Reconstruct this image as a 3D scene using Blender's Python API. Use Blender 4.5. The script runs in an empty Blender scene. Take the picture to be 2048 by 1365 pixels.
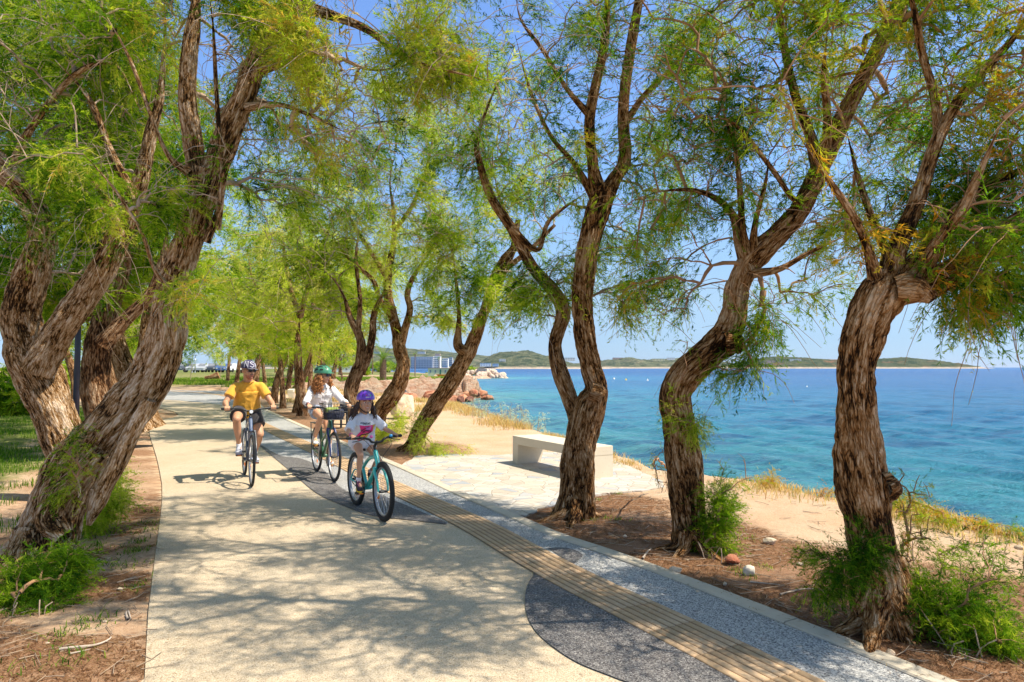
import bpy, bmesh, math, random
import numpy as np
from mathutils import Vector, Matrix
R = math.radians
rng = np.random.default_rng(7)
random.seed(7)
scene = bpy.context.scene
def tick(m): pass
COL = scene.collection

# ------------------------------------------------------------------ camera
F = 1340.0            # focal length in pixels of the 2048 px wide photograph
CAMZ = 1.6
PITCH = math.atan((735 - 682.5) / F)
cam_d = bpy.data.cameras.new("camera")
cam_d.sensor_width = 36.0
cam_d.lens = F / 2048 * 36
cam_d.clip_start = 0.05
cam_d.clip_end = 60000
cam = bpy.data.objects.new("camera", cam_d)
cam.location = (0, 0, CAMZ)
cam.rotation_euler = (R(90) + PITCH, 0, 0)
COL.objects.link(cam)
scene.camera = cam

# ------------------------------------------------------------------ sky, sun, exposure
SUN = Vector((0.64, -0.12, 1.0)).normalized()
elev = math.asin(SUN.z)
azim = math.atan2(SUN.x, SUN.y)
world = bpy.data.worlds.new("World")
scene.world = world
world.use_nodes = True
wn = world.node_tree
for n in list(wn.nodes): wn.nodes.remove(n)
sky = wn.nodes.new("ShaderNodeTexSky")
sky.sky_type = 'NISHITA'
sky.sun_disc = False
sky.sun_elevation = elev
sky.sun_rotation = azim
sky.altitude = 0
sky.air_density = 1.0
sky.dust_density = 0.0
sky.ozone_density = 2.0
bg = wn.nodes.new("ShaderNodeBackground")
bg.inputs['Strength'].default_value = 0.108
wo = wn.nodes.new("ShaderNodeOutputWorld")
# the camera of the photograph renders the clear maritime sky bluer at the horizon and lighter above than the bare model; the zenith, out of frame, is warmed as added fill for the shade
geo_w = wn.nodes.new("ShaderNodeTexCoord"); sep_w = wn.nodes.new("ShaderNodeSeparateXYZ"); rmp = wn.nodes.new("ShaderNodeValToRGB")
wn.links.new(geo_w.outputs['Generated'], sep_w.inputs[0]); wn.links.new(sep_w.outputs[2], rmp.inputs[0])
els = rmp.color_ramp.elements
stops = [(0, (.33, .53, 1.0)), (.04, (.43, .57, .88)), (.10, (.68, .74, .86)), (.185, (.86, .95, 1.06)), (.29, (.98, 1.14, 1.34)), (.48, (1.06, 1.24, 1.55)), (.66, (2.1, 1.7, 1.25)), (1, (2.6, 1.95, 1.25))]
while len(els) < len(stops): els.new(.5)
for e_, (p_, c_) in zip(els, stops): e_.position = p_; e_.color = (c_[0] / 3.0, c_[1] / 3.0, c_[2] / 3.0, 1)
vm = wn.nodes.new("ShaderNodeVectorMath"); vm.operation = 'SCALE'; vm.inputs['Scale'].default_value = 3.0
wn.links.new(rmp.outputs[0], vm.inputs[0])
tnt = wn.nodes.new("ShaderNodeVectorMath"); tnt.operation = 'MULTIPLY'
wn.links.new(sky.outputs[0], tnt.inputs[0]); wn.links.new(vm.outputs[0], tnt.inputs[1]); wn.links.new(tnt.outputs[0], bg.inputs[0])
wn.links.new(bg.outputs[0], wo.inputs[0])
sl = bpy.data.lights.new("sun", 'SUN')
sl.energy = 5.0
sl.angle = R(0.5)
sl.color = (1.0, 0.91, 0.76)
so = bpy.data.objects.new("sun", sl)
so.rotation_euler = SUN.to_track_quat('Z', 'Y').to_euler()
so.location = (0, 0, 30)
COL.objects.link(so)
scene.view_settings.view_transform = 'Standard'
scene.view_settings.look = 'None'
scene.view_settings.gamma = 1
scene.view_settings.exposure = 0.68
scene.cycles.max_bounces = 8
scene.cycles.transparent_max_bounces = 8
scene.cycles.diffuse_bounces = 3
scene.cycles.transmission_bounces = 4

# ------------------------------------------------------------------ helpers
_cp, _sp = math.cos(PITCH), math.sin(PITCH)
def W(u, v, Z):
    """world point seen at photo pixel (u, v) at depth Z metres"""
    xc = (u - 1024) / F * Z; yc = -(v - 682.5) / F * Z
    return np.array((xc, -yc * _sp + Z * _cp, CAMZ + yc * _cp + Z * _sp))
def G(u, v, z=0.0):
    """world point of photo pixel (u, v) on the horizontal plane z"""
    d = W(u, v, 1.0) - np.array((0, 0, CAMZ))
    return np.array((0, 0, CAMZ)) + d * ((z - CAMZ) / d[2])

def tag(o, label=None, cat=None, group=None, kind=None):
    if label: o['label'] = label
    if cat: o['category'] = cat
    if group: o['group'] = group
    if kind: o['kind'] = kind
    return o
def empty(name, loc=(0, 0, 0), rz=0, label=None, cat=None, group=None):
    o = bpy.data.objects.new(name, None)
    o.empty_display_size = 0.2
    o.location = loc; o.rotation_euler = (0, 0, rz)
    COL.objects.link(o)
    return tag(o, label, cat, group)
def mesh_obj(name, verts, faces, mat=None, parent=None, smooth=False):
    me = bpy.data.meshes.new(name)
    me.from_pydata([tuple(map(float, v)) for v in verts], [], [tuple(int(i) for i in f) for f in faces])
    me.update()
    if smooth: me.polygons.foreach_set('use_smooth', np.ones(len(me.polygons), bool))
    o = bpy.data.objects.new(name, me)
    if mat:
        for m in (mat if isinstance(mat, (list, tuple)) else [mat]): me.materials.append(m)
    COL.objects.link(o)
    if parent: o.parent = parent
    return o
def np_mesh(name, V, Fc, mat=None, parent=None, smooth=False, attrs=None, uv=None):
    """V (n,3), Fc (m,k) all same k; fast creation"""
    V = np.ascontiguousarray(V, dtype=np.float32); Fc = np.ascontiguousarray(Fc, dtype=np.int32)
    me = bpy.data.meshes.new(name)
    me.vertices.add(len(V)); me.vertices.foreach_set('co', V.ravel())
    k = Fc.shape[1]
    me.loops.add(Fc.size); me.loops.foreach_set('vertex_index', Fc.ravel())
    me.polygons.add(len(Fc)); me.polygons.foreach_set('loop_start', np.arange(0, Fc.size, k, dtype=np.int32))
    me.polygons.foreach_set('loop_total', np.full(len(Fc), k, np.int32))
    if smooth: me.polygons.foreach_set('use_smooth', np.ones(len(Fc), bool))
    if uv is not None:
        l = me.uv_layers.new(name='UVMap')
        l.data.foreach_set('uv', np.ascontiguousarray(uv[Fc.ravel()], dtype=np.float32).ravel())
    for nm, arr in (attrs or {}).items():
        if arr.ndim == 1:
            a = me.attributes.new(nm, 'FLOAT', 'POINT'); a.data.foreach_set('value', np.ascontiguousarray(arr, dtype=np.float32))
        else:
            a = me.attributes.new(nm, 'FLOAT_VECTOR', 'POINT'); a.data.foreach_set('vector', np.ascontiguousarray(arr, dtype=np.float32).ravel())
    me.update(calc_edges=True); me.validate()
    if mat:
        for m in (mat if isinstance(mat, (list, tuple)) else [mat]): me.materials.append(m)
    o = bpy.data.objects.new(name, me)
    COL.objects.link(o)
    if parent: o.parent = parent
    return o

def _h(ix, iy, iz, seed):
    h = (ix.astype(np.int64) * 374761393 + iy.astype(np.int64) * 668265263 + iz.astype(np.int64) * 2147483647 + seed * 144665) & 0xFFFFFFFF
    h = ((h ^ (h >> 13)) * 1274126177) & 0xFFFFFFFF
    h = ((h ^ (h >> 16)) * 2246822519) & 0xFFFFFFFF
    return ((h ^ (h >> 15)) & 0xFFFFFF) / float(0xFFFFFF)
def vn(x, y, z=None, seed=0):
    """value noise 0..1"""
    x = np.asarray(x, float); y = np.asarray(y, float)
    z = np.zeros_like(x) if z is None else np.asarray(z, float)
    i, j, k = np.floor(x), np.floor(y), np.floor(z)
    fx, fy, fz = x - i, y - j, z - k
    fx = fx * fx * (3 - 2 * fx); fy = fy * fy * (3 - 2 * fy); fz = fz * fz * (3 - 2 * fz)
    def c(a, b, d): return _h(i + a, j + b, k + d, seed)
    x00 = c(0,0,0) * (1-fx) + c(1,0,0) * fx; x10 = c(0,1,0) * (1-fx) + c(1,1,0) * fx
    x01 = c(0,0,1) * (1-fx) + c(1,0,1) * fx; x11 = c(0,1,1) * (1-fx) + c(1,1,1) * fx
    y0 = x00 * (1-fy) + x10 * fy; y1 = x01 * (1-fy) + x11 * fy
    return y0 * (1-fz) + y1 * fz
def fbm(x, y, z=None, o=4, seed=0):
    s = 0; a = .5; t = 0
    for q in range(o):
        s = s + a * vn(np.asarray(x) * 2**q, np.asarray(y) * 2**q, None if z is None else np.asarray(z) * 2**q, seed + q * 17); t += a; a *= .5
    return s / t
def sstep(a, b, x):
    t = np.clip((x - a) / (b - a), 0, 1); return t * t * (3 - 2 * t)
def catmull(P, n=8):
    """smooth a polyline (any dims)"""
    P = np.asarray(P, float)
    Q = np.vstack([2 * P[0] - P[1], P, 2 * P[-1] - P[-2]])
    out = []
    for i in range(1, len(Q) - 2):
        for t in np.arange(n) / n:
            a, b, c, d = Q[i-1], Q[i], Q[i+1], Q[i+2]
            out.append(.5 * ((2*b) + (c-a)*t + (2*a-5*b+4*c-d)*t*t + (3*b-a-3*c+d)*t**3))
    out.append(P[-1])
    return np.array(out)
def seg_dist(px, py, poly):
    """distance of points to open polyline, and sign (+ left of direction)"""
    best = np.full(px.shape, 1e18); sg = np.zeros(px.shape)
    for (ax, ay), (bx, by) in zip(poly[:-1], poly[1:]):
        dx, dy = bx - ax, by - ay; L = dx*dx + dy*dy
        t = np.clip(((px-ax)*dx + (py-ay)*dy) / max(L, 1e-12), 0, 1)
        ex, ey = px - ax - t*dx, py - ay - t*dy
        d = ex*ex + ey*ey
        m = d < best - 1e-12
        best = np.where(m, d, best)
        sg = np.where(m, np.sign(dx*(py-ay) - dy*(px-ax)), sg)
    return np.sqrt(best), sg
def inside(px, py, poly):
    c = np.zeros(px.shape, bool); n = len(poly)
    for i in range(n):
        x1, y1 = poly[i][:2]; x2, y2 = poly[(i+1) % n][:2]
        if y1 == y2: continue
        m = ((y1 > py) != (y2 > py)) & (px < (x2-x1) * (py-y1) / (y2-y1) + x1)
        c ^= m
    return c

# ------------------------------------------------------------------ materials
def mat(name):
    m = bpy.data.materials.new(name); m.use_nodes = True
    nt = m.node_tree; b = nt.nodes['Principled BSDF']
    return m, nt, b
class NT:
    def __init__(s, nt): s.nt = nt
    def n(s, t, **kw):
        o = s.nt.nodes.new(t)
        for k, v in kw.items():
            if k in ('operation', 'blend_type', 'data_type', 'noise_dimensions', 'feature', 'distance', 'attribute_name', 'attribute_type', 'musgrave_type', 'wave_type', 'bands_direction', 'voronoi_dimensions', 'clamp', 'normalize'): setattr(o, k, v)
            else: o.inputs[k].default_value = v
        return o
    def l(s, a, b): s.nt.links.new(a, b)
    def noise(s, scale, detail=4, rough=.6, vec=None, dist=0):
        o = s.n('ShaderNodeTexNoise'); o.inputs['Scale'].default_value = scale; o.inputs['Detail'].default_value = detail
        o.inputs['Roughness'].default_value = rough; o.inputs['Distortion'].default_value = dist
        if vec is not None: s.l(vec, o.inputs['Vector'])
        return o
    def voro(s, scale, vec=None, feature='F1', rand=1):
        o = s.n('ShaderNodeTexVoronoi', feature=feature); o.inputs['Scale'].default_value = scale
        o.inputs['Randomness'].default_value = rand
        if vec is not None: s.l(vec, o.inputs['Vector'])
        return o
    def ramp(s, fac, stops, interp='LINEAR'):
        o = s.nt.nodes.new('ShaderNodeValToRGB'); e = o.color_ramp.elements
        o.color_ramp.interpolation = interp
        while len(e) < len(stops): e.new(.5)
        for el, (p, c) in zip(e, stops):
            el.position = p; el.color = (*c, 1) if len(c) == 3 else c
        s.l(fac, o.inputs[0]); return o
    def mix(s, fac, a, b, mode='MIX'):
        o = s.nt.nodes.new('ShaderNodeMix'); o.data_type = 'RGBA'; o.blend_type = mode
        for sock, val in ((o.inputs[0], fac), (o.inputs[6], a), (o.inputs[7], b)):
            if isinstance(val, (int, float)): sock.default_value = val
            elif isinstance(val, tuple): sock.default_value = (*val, 1)
            else: s.l(val, sock)
        return o.outputs[2]
    def math(s, op, a, b=0.0, c=None):
        o = s.nt.nodes.new('ShaderNodeMath'); o.operation = op
        for i, val in enumerate((a, b) + ((c,) if c is not None else ())):
            if isinstance(val, (int, float)): o.inputs[i].default_value = val
            else: s.l(val, o.inputs[i])
        return o.outputs[0]
    def bump(s, h, strength=.5, dist=.02, nrm=None):
        o = s.nt.nodes.new('ShaderNodeBump'); o.inputs['Strength'].default_value = strength; o.inputs['Distance'].default_value = dist
        s.l(h, o.inputs['Height'])
        if nrm is not None: s.l(nrm, o.inputs['Normal'])
        return o.outputs[0]
    def attr(s, name): return s.n('ShaderNodeAttribute', attribute_name=name)
    def pos(s):
        return s.nt.nodes.new('ShaderNodeNewGeometry').outputs['Position']
    def mapping(s, vec, scale=(1,1,1), rot=(0,0,0)):
        o = s.nt.nodes.new('ShaderNodeMapping'); o.inputs['Scale'].default_value = scale; o.inputs['Rotation'].default_value = rot
        s.l(vec, o.inputs['Vector']); return o.outputs[0]
def objco(t):
    return t.nt.nodes.new('ShaderNodeTexCoord').outputs['Object']
_simple = {}
def simple(name, col, rough=.6, metal=0, var=.12, scale=30, bump=0.0, sheen=0, coat=0, spec=None):
    """plain paint-like material with a little mottling so no surface is flat"""
    if name in _simple: return _simple[name]
    m, nt, b = mat(name); t = NT(nt)
    co = objco(t)
    n = t.noise(scale, 4, .6, co)
    lo = tuple(c * (1 - var) for c in col); hi = tuple(min(1, c * (1 + var)) for c in col)
    t.l(t.ramp(n.outputs[0], [(.3, lo), (.7, hi)]).outputs[0], b.inputs['Base Color'])
    b.inputs['Roughness'].default_value = rough; b.inputs['Metallic'].default_value = metal
    if bump: t.l(t.bump(n.outputs[0], .6, bump), b.inputs['Normal'])
    if sheen: b.inputs['Sheen Weight'].default_value = sheen
    if coat: b.inputs['Coat Weight'].default_value = coat
    if spec is not None: b.inputs['Specular IOR Level'].default_value = spec
    _simple[name] = m
    return m
# ================================================================== SETTING
# ---- plan of the path, every outline a curve on the ground plane
def gp(pts): return np.array([G(u, v)[:2] for u, v in pts])
KERB_IN = catmull(np.vstack([[[5.3, -4.0], [3.3, 1.0]], gp([(1847,1365),(1620,1271),(1551,1243),(1388,1178),(1280,1136),(1200,1107),(1100,1073),(1009,1033),(901,986),(794,936),(620,862),(534,824),(433,779)]), [[-44, 66], [-75, 78]]]), 6)
TAC_R = catmull(np.vstack([[[4.6, -4.0], [2.72, 1.0]], gp([(1648,1365),(1200,1156),(1100,1106),(966,1037),(794,964),(683,913),(520,841),(408,786)]), [[-45, 58.5], [-75, 69]]]), 6)
def offset(poly, d):
    t = np.gradient(poly, axis=0); t /= np.linalg.norm(t, axis=1)[:, None]
    n = np.stack([-t[:, 1], t[:, 0]], 1)      # left of direction
    return poly + n * d
TAC_L = offset(TAC_R, 0.40)
KERB_OUT = offset(KERB_IN, -0.14)
PATH_L = catmull(np.vstack([[[-2.15, -4.0], [-2.0, 1.0]], gp([(283,1365),(296,1230),(308,1130),(325,985),(316,925),(302,850)]), [[-12.0, 24], [-20, 33], [-33, 42], [-50, 50], [-75, 57]]]), 6)
COAST = np.array([(16,-30),(10,-8),(7.6,0.5),(6.35,4.6)] + [tuple(G(u,v)[:2]) for u,v in [(2048,1078),(1930,1045),(1780,1003),(1640,990),(1520,968),(1330,940),(1230,918),(1090,870),(1000,842),(950,826),(905,811)]] +
    [(-5.2,34),(-9.5,42),(-13,50),(-12.5,57),(-9.5,62),(-6.2,68),(-3.9,74),(-5,82),(-12,95),(-28,125),(-34,170),(-22,205),(-5,219),(-3.5,226),(-18,240),(-60,300),(-180,420),(-420,700),(-700,1500)])
COAST = catmull(COAST, 4)
SEA = -2.0
PLAZA = np.array([tuple(G(u,v)[:2]) for u,v in [(800,936),(834,913),(900,909),(989,911),(1110,905),(1221,920),(1290,948),(1328,967),(1312,977),(1250,985),(1187,992),(1130,1003),(1075,1018),(1046,1032),(901,968)]])

def coast_d(x, y):
    d, s = seg_dist(x, y, COAST)
    return d * s          # + inland (left of the direction of travel)
def ground_z(x, y, fine=True):
    x = np.asarray(x, float); y = np.asarray(y, float)
    d = coast_d(x, y)
    base = 0.85 * sstep(45, 110, y) * sstep(-20, -45, x) + 0.3 * sstep(34, 62, y) * sstep(-45, -12, x) * sstep(150, 90, y)
    base = base - 1.3 * sstep(95, 190, y) * sstep(-110, -40, x)
    wob = (fbm(x * .35, y * .35, o=3, seed=3) - .5) * 1.1
    cliff = sstep(38, 50, y) * sstep(100, 84, y)
    near_drop = d + .1 + (fbm(x * 1.3, y * 1.3, o=3, seed=5) - .5) * .5
    far_drop = d + wob + (fbm(x * 1.7, y * 1.7, o=4, seed=9) - .5) * 1.8
    t1 = sstep(-3.2, 0.1, near_drop)
    t2 = sstep(-1.6, 0.9, far_drop)
    t = t1 * (1 - cliff) + t2 * cliff
    z = (SEA - 1.6) + (base - (SEA - 1.6)) * t
    # the cliff face is craggy
    z = z + cliff * (fbm(x * 1.6, y * 1.6, o=5, seed=21) - .5) * 2.1 * sstep(4.5, .5, np.abs(d))
    if fine:
        g = (fbm(x * 1.1, y * 1.1, o=4, seed=31) - .5) * .07 + (fbm(x * 7, y * 7, o=3, seed=33) - .5) * .022
        # below and beside the paving the earth lies just under it
        inpath = inside(x, y, PATHPOLY) | inside(x, y, PLAZA)
        dp = np.minimum(seg_dist(x, y, KERB_OUT)[0], seg_dist(x, y, PATH_L)[0])
        dp = np.minimum(dp, seg_dist(x, y, np.vstack([PLAZA, PLAZA[:1]]))[0])
        g = np.where(inpath, -.09, g * sstep(0, .6, dp) - .010 * (1 - sstep(0, .5, dp)))
        edge = sstep(.25, .0, dp) * inpath
        z = z + g + np.where(inpath, .072 * edge, 0)
    return z
PATHPOLY = np.vstack([PATH_L, KERB_OUT[::-1]])

def grid_axis(segs):
    out = []
    for a, b, s in segs: out += list(np.arange(a, b, s))
    return np.array(out)
gy = np.concatenate([np.arange(-8, 2, .5), np.arange(2, 10, .07), np.arange(10, 18, .14), np.arange(18, 40, .32), np.arange(40, 90, .5), np.geomspace(90, 1600, 90)])
gx = np.concatenate([-np.geomspace(900, 60, 34), np.arange(-58, -20, 1.0), np.arange(-20, -8, .4), np.arange(-8, -4.5, .14), np.arange(-4.5, 5.5, .07), np.arange(5.5, 12, .3), np.arange(12, 40, 4.)])
X, Y = np.meshgrid(gx, gy)
Z_ = ground_z(X.ravel(), Y.ravel()).reshape(X.shape)
V = np.stack([X.ravel(), Y.ravel(), Z_.ravel()], 1)
nx, ny = len(gx), len(gy)
idx = np.arange(nx * ny).reshape(ny, nx)
Fq = np.stack([idx[:-1, :-1], idx[:-1, 1:], idx[1:, 1:], idx[1:, :-1]], -1).reshape(-1, 4)
# drop faces far out to sea bottom
keep = V[Fq, 2].max(1) > SEA - 1.55
Fq = Fq[keep]
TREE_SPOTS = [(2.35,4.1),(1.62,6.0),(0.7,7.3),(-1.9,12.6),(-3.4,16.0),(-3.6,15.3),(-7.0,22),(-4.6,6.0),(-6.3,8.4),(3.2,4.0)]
xx, yy = V[:, 0], V[:, 1]
cd = coast_d(xx, yy)
dk = seg_dist(xx, yy, KERB_OUT)[0]
dl = seg_dist(xx, yy, PATH_L)[0]
left = (xx < np.interp(yy, PATH_L[:, 1], PATH_L[:, 0]))
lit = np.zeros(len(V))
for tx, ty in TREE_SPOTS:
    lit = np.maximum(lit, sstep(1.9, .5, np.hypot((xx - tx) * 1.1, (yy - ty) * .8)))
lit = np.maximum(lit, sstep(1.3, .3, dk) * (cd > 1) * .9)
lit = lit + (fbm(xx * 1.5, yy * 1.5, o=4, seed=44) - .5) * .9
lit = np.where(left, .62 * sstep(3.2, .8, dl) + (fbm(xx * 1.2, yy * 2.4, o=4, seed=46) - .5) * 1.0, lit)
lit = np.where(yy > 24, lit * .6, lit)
gr = np.where(left, sstep(1.1, 3.0, dl + (fbm(xx * .8, yy * .8, seed=47) - .5) * 2.2) * sstep(4.8, 7.5, yy), 0)
park = sstep(44, 60, yy) * sstep(3, 7, cd)
gr = np.maximum(gr, park * (.42 + .5 * fbm(xx * .06, yy * .06, seed=48)))
dry = sstep(1.3, .1, cd) * (yy > 2) * sstep(-.6, .1, cd) + sstep(22, 40, yy) * .5 * (~left)
rock = sstep(39, 52, yy) * sstep(110, 90, yy) * sstep(4.5, .8, np.abs(cd)) + sstep(90, 100, yy) * sstep(7, 2, np.abs(cd)) * .8
zone = np.stack([np.clip(lit, 0, 1), np.clip(gr, 0, 1), np.clip(rock, 0, 1)], 1)
m_ground, nt, b = mat("earth"); t = NT(nt)
P = t.pos()
n1 = t.noise(1.2, 6, .65, P); n2 = t.noise(14, 6, .7, P); n3 = t.noise(90, 3, .7, P); n4 = t.noise(420, 2, .6, P)
sand = t.mix(n2.outputs[0], (.48, .29, .165), (.64, .425, .265))
sand = t.mix(t.ramp(n1.outputs[0], [(.4, (0, 0, 0)), (.62, (1, 1, 1))]).outputs[0], sand, (.55, .41, .27))
sand = t.mix(t.ramp(n3.outputs[0], [(.56, (0, 0, 0)), (.68, (1, 1, 1))]).outputs[0], sand, (.26, .16, .10))
sand = t.mix(t.ramp(n4.outputs[0], [(.60, (0, 0, 0)), (.72, (1, 1, 1))]).outputs[0], sand, (.70, .60, .50))
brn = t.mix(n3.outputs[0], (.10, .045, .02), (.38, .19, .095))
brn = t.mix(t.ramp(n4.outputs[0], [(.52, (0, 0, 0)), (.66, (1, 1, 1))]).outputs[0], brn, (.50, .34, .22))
za = t.attr('zone'); sep = t.nt.nodes.new('ShaderNodeSeparateXYZ'); t.l(za.outputs['Vector'], sep.inputs[0])
def brk(sock, noise_out, lo, hi, k=.6):
    s = t.math('ADD', sock, t.math('MULTIPLY', t.math('SUBTRACT', noise_out, .5), k))
    return t.ramp(s, [(lo, (0, 0, 0)), (hi, (1, 1, 1))]).outputs[0]
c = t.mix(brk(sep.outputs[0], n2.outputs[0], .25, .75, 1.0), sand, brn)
green = t.mix(n3.outputs[0], (.035, .075, .008), (.16, .21, .03))
green = t.mix(t.ramp(n2.outputs[0], [(.35, (1, 1, 1)), (.55, (0, 0, 0))]).outputs[0], green, (.25, .21, .09))
c = t.mix(brk(sep.outputs[1], n2.outputs[0], .3, .7, .8), c, green)
vr = t.voro(1.3, P); vr.inputs['Scale'].default_value = 1.4
rk = t.mix(t.noise(2.3, 6, .7, P).outputs[0], (.42, .17, .09), (.72, .46, .30))
rk = t.mix(t.ramp(t.noise(1.2, 6, .75, t.mapping(P, (.5, .5, 3.2)), .8).outputs[0], [(.46, (0,)*3), (.56, (.75,)*3)]).outputs[0], rk, (.74, .58, .42))
rk = t.mix(t.ramp(t.noise(.9, 5, .6, P).outputs[0], [(.5, (0, 0, 0)), (.62, (1, 1, 1))]).outputs[0], rk, (.68, .50, .34))
c = t.mix(brk(sep.outputs[2], n1.outputs[0], .3, .6, .5), c, rk)
t.l(c, b.inputs['Base Color'])
b.inputs['Roughness'].default_value = .95; b.inputs['Specular IOR Level'].default_value = .15
hb = t.math('ADD', t.math('MULTIPLY', n2.outputs[0], .6), t.math('ADD', t.math('MULTIPLY', n3.outputs[0], .35), t.math('MULTIPLY', n4.outputs[0], .12)))
bb = t.bump(hb, .8, .035)
nr = t.noise(1.6, 8, .75, P)
t.l(t.bump(t.math('MULTIPLY', t.math('MULTIPLY', nr.outputs[0], sep.outputs[2]), 1), 1.0, .9, bb), b.inputs['Normal'])
tag(np_mesh("ground", V, Fq, m_ground, smooth=True, attrs={'zone': zone}), kind='structure')

# ---- path surfaces
def agg_mat(name, cols, scale=230, base_mix=.5, bumpd=.003):
    m, nt, b = mat(name); t = NT(nt); P = t.pos()
    v = t.voro(scale, P)
    sp = t.nt.nodes.new('ShaderNodeSeparateColor'); t.l(v.outputs['Color'], sp.inputs[0])
    c = t.ramp(sp.outputs[0], [(i / max(1, len(cols)-1), q) for i, q in enumerate(cols)]).outputs[0]
    big = t.noise(.9, 5, .6, P)
    mid = t.noise(6, 5, .7, P)
    c = t.mix(t.ramp(big.outputs[0], [(.35, (.0,)*3), (.7, (.55,)*3)]).outputs[0], c, t.mix(.5, c, cols[len(cols)//2], 'MULTIPLY'))
    c = t.mix(t.ramp(mid.outputs[0], [(.6, (.0,)*3), (.78, (.35,)*3)]).outputs[0], c, (.20, .13, .08))
    st = t.noise(.55, 7, .75, t.mapping(P, (1, .5, 1)))
    c = t.mix(t.ramp(st.outputs[0], [(.52, (0,)*3), (.66, (.42,)*3)]).outputs[0], c, t.mix(.5, c, (.16, .12, .09)))
    sm = t.voro(3.1, P); c = t.mix(t.ramp(sm.outputs['Distance'], [(.02, (.6,)*3), (.05, (0,)*3)]).outputs[0], c, (.12, .08, .05))
    t.l(c, b.inputs['Base Color'])
    b.inputs['Roughness'].default_value = .85; b.inputs['Specular IOR Level'].default_value = .25
    t.l(t.bump(t.math('SUBTRACT', 1, v.outputs['Distance']), .7, bumpd), b.inputs['Normal'])
    return m
m_beige = agg_mat("beige_aggregate", [(.26, .19, .12), (.53, .43, .30), (.63, .53, .39), (.42, .33, .22), (.70, .60, .45)], 200)
m_grey = agg_mat("grey_pebble_concrete", [(.07, .07, .08), (.34, .34, .33), (.56, .55, .52), (.16, .16, .17), (.70, .68, .64)], 130)
m_char = agg_mat("charcoal_pebble_concrete", [(.035, .032, .035), (.11, .10, .10), (.22, .21, .20), (.06, .055, .055), (.38, .36, .34)], 140)
m_kerb, nt, b = mat("kerb_concrete"); t = NT(nt); P = t.pos()
t.l(t.mix(t.noise(5, 6, .7, P).outputs[0], (.40, .33, .24), (.62, .55, .43)), b.inputs['Base Color']); b.inputs['Roughness'].default_value = .9
t.l(t.bump(t.noise(120, 3, .6, P).outputs[0], .5, .004), b.inputs['Normal'])

def strip(name, A, B, za, mt, parent=None, side=None, uvs=False):
    """sheet between two polylines (resampled to equal counts), optional skirt down"""
    n = max(len(A), len(B))
    def rs(Pq):
        s = np.r_[0, np.cumsum(np.linalg.norm(np.diff(Pq, axis=0), axis=1))]
        return np.stack([np.interp(np.linspace(0, s[-1], n), s, Pq[:, k]) for k in range(2)], 1)
    if len(A) != len(B): A, B = rs(A), rs(B)
    Vv = np.vstack([np.c_[A, np.full(n, za)], np.c_[B, np.full(n, za)]])
    Fv = [(i, i+1, n+i+1, n+i) for i in range(n-1)]
    if side:
        Vv = np.vstack([Vv, np.c_[A, np.full(n, za-side)], np.c_[B, np.full(n, za-side)]])
        Fv += [(2*n+i, 2*n+i+1, i+1, i) for i in range(n-1)] + [(n+i, n+i+1, 3*n+i+1, 3*n+i) for i in range(n-1)]
        Fv += [(0, n, 3*n, 2*n), (n-1, 2*n-1, 4*n-1, 3*n-1)]
    return tag(mesh_obj(name, Vv, Fv, mt), kind='structure')
def fill(name, poly, z, mt, side=None, kind='structure'):
    bm = bmesh.new()
    vs = [bm.verts.new((p[0], p[1], z)) for p in poly]
    f = bm.faces.new(vs)
    if side:
        r = bmesh.ops.extrude_face_region(bm, geom=[f])
        for v in [g for g in r['geom'] if isinstance(g, bmesh.types.BMVert)]: v.co.z -= side
    bmesh.ops.triangulate(bm, faces=[f for f in bm.faces if len(f.verts) > 4])
    bmesh.ops.recalc_face_normals(bm, faces=bm.faces)
    me = bpy.data.meshes.new(name); bm.to_mesh(me); bm.free(); me.materials.append(mt)
    o = bpy.data.objects.new(name, me); COL.objects.link(o)
    if not side and me.polygons and me.polygons[0].normal.z < 0: me.flip_normals()
    return tag(o, kind=kind)
def cut(poly, y0, y1): return poly[(poly[:, 1] >= y0) & (poly[:, 1] <= y1)]
strip("path", PATH_L, KERB_IN, 0.0, m_beige, side=.1)
# bands: pale pebble strip between the guide strip and the kerb
strip("path_pebble_band", TAC_R, KERB_IN + (KERB_IN*0), .004, m_grey)
def closest_upto(poly, p):
    i = int(np.argmin(np.linalg.norm(poly - np.asarray(p), axis=1))); return i
bnd = catmull(np.vstack([gp([(893,1050),(816,1041),(747,1033),(691,1014),(631,986),(580,943),(520,893),(462,842),(410,806)]), [[-30, 42], [-48, 52]]]), 6)
i0 = closest_upto(TAC_L, bnd[0]); i1 = closest_upto(TAC_L, bnd[-1])
fill("path_grey_field", np.vstack([bnd, TAC_L[i0:i1+1][::-1]]), .004, m_grey)
cres_in = catmull(gp([(893,1046),(850,1028),(790,1003),(745,985),(715,990),(680,975),(640,935),(600,918),(560,912),(520,890)]), 6)
cres_out = catmull(gp([(893,1050),(816,1041),(747,1033),(691,1014),(631,986),(580,943),(520,893)]), 6)
fill("path_charcoal_crescent", np.vstack([cres_out, cres_in[::-1]]), .008, m_char)
low = catmull(np.vstack([gp([(1073,1144),(1055,1172),(1050,1205),(1058,1243),(1086,1280),(1150,1325),(1230,1358),(1330,1400)]), [[1.15, 2.6], [1.9, 1.5]]]), 6)
i0 = closest_upto(TAC_L, low[0]); i1 = closest_upto(TAC_L, low[-1])
fill("path_charcoal_field", np.vstack([low, TAC_L[i1:i0+1]]), .008, m_char)
pat = catmull(gp([(1095,1098),(1135,1098),(1165,1112),(1150,1128)]), 5)
fill("path_charcoal_patch", np.vstack([pat, gp([(1145,1131)])]), .0085, m_char)

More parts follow.
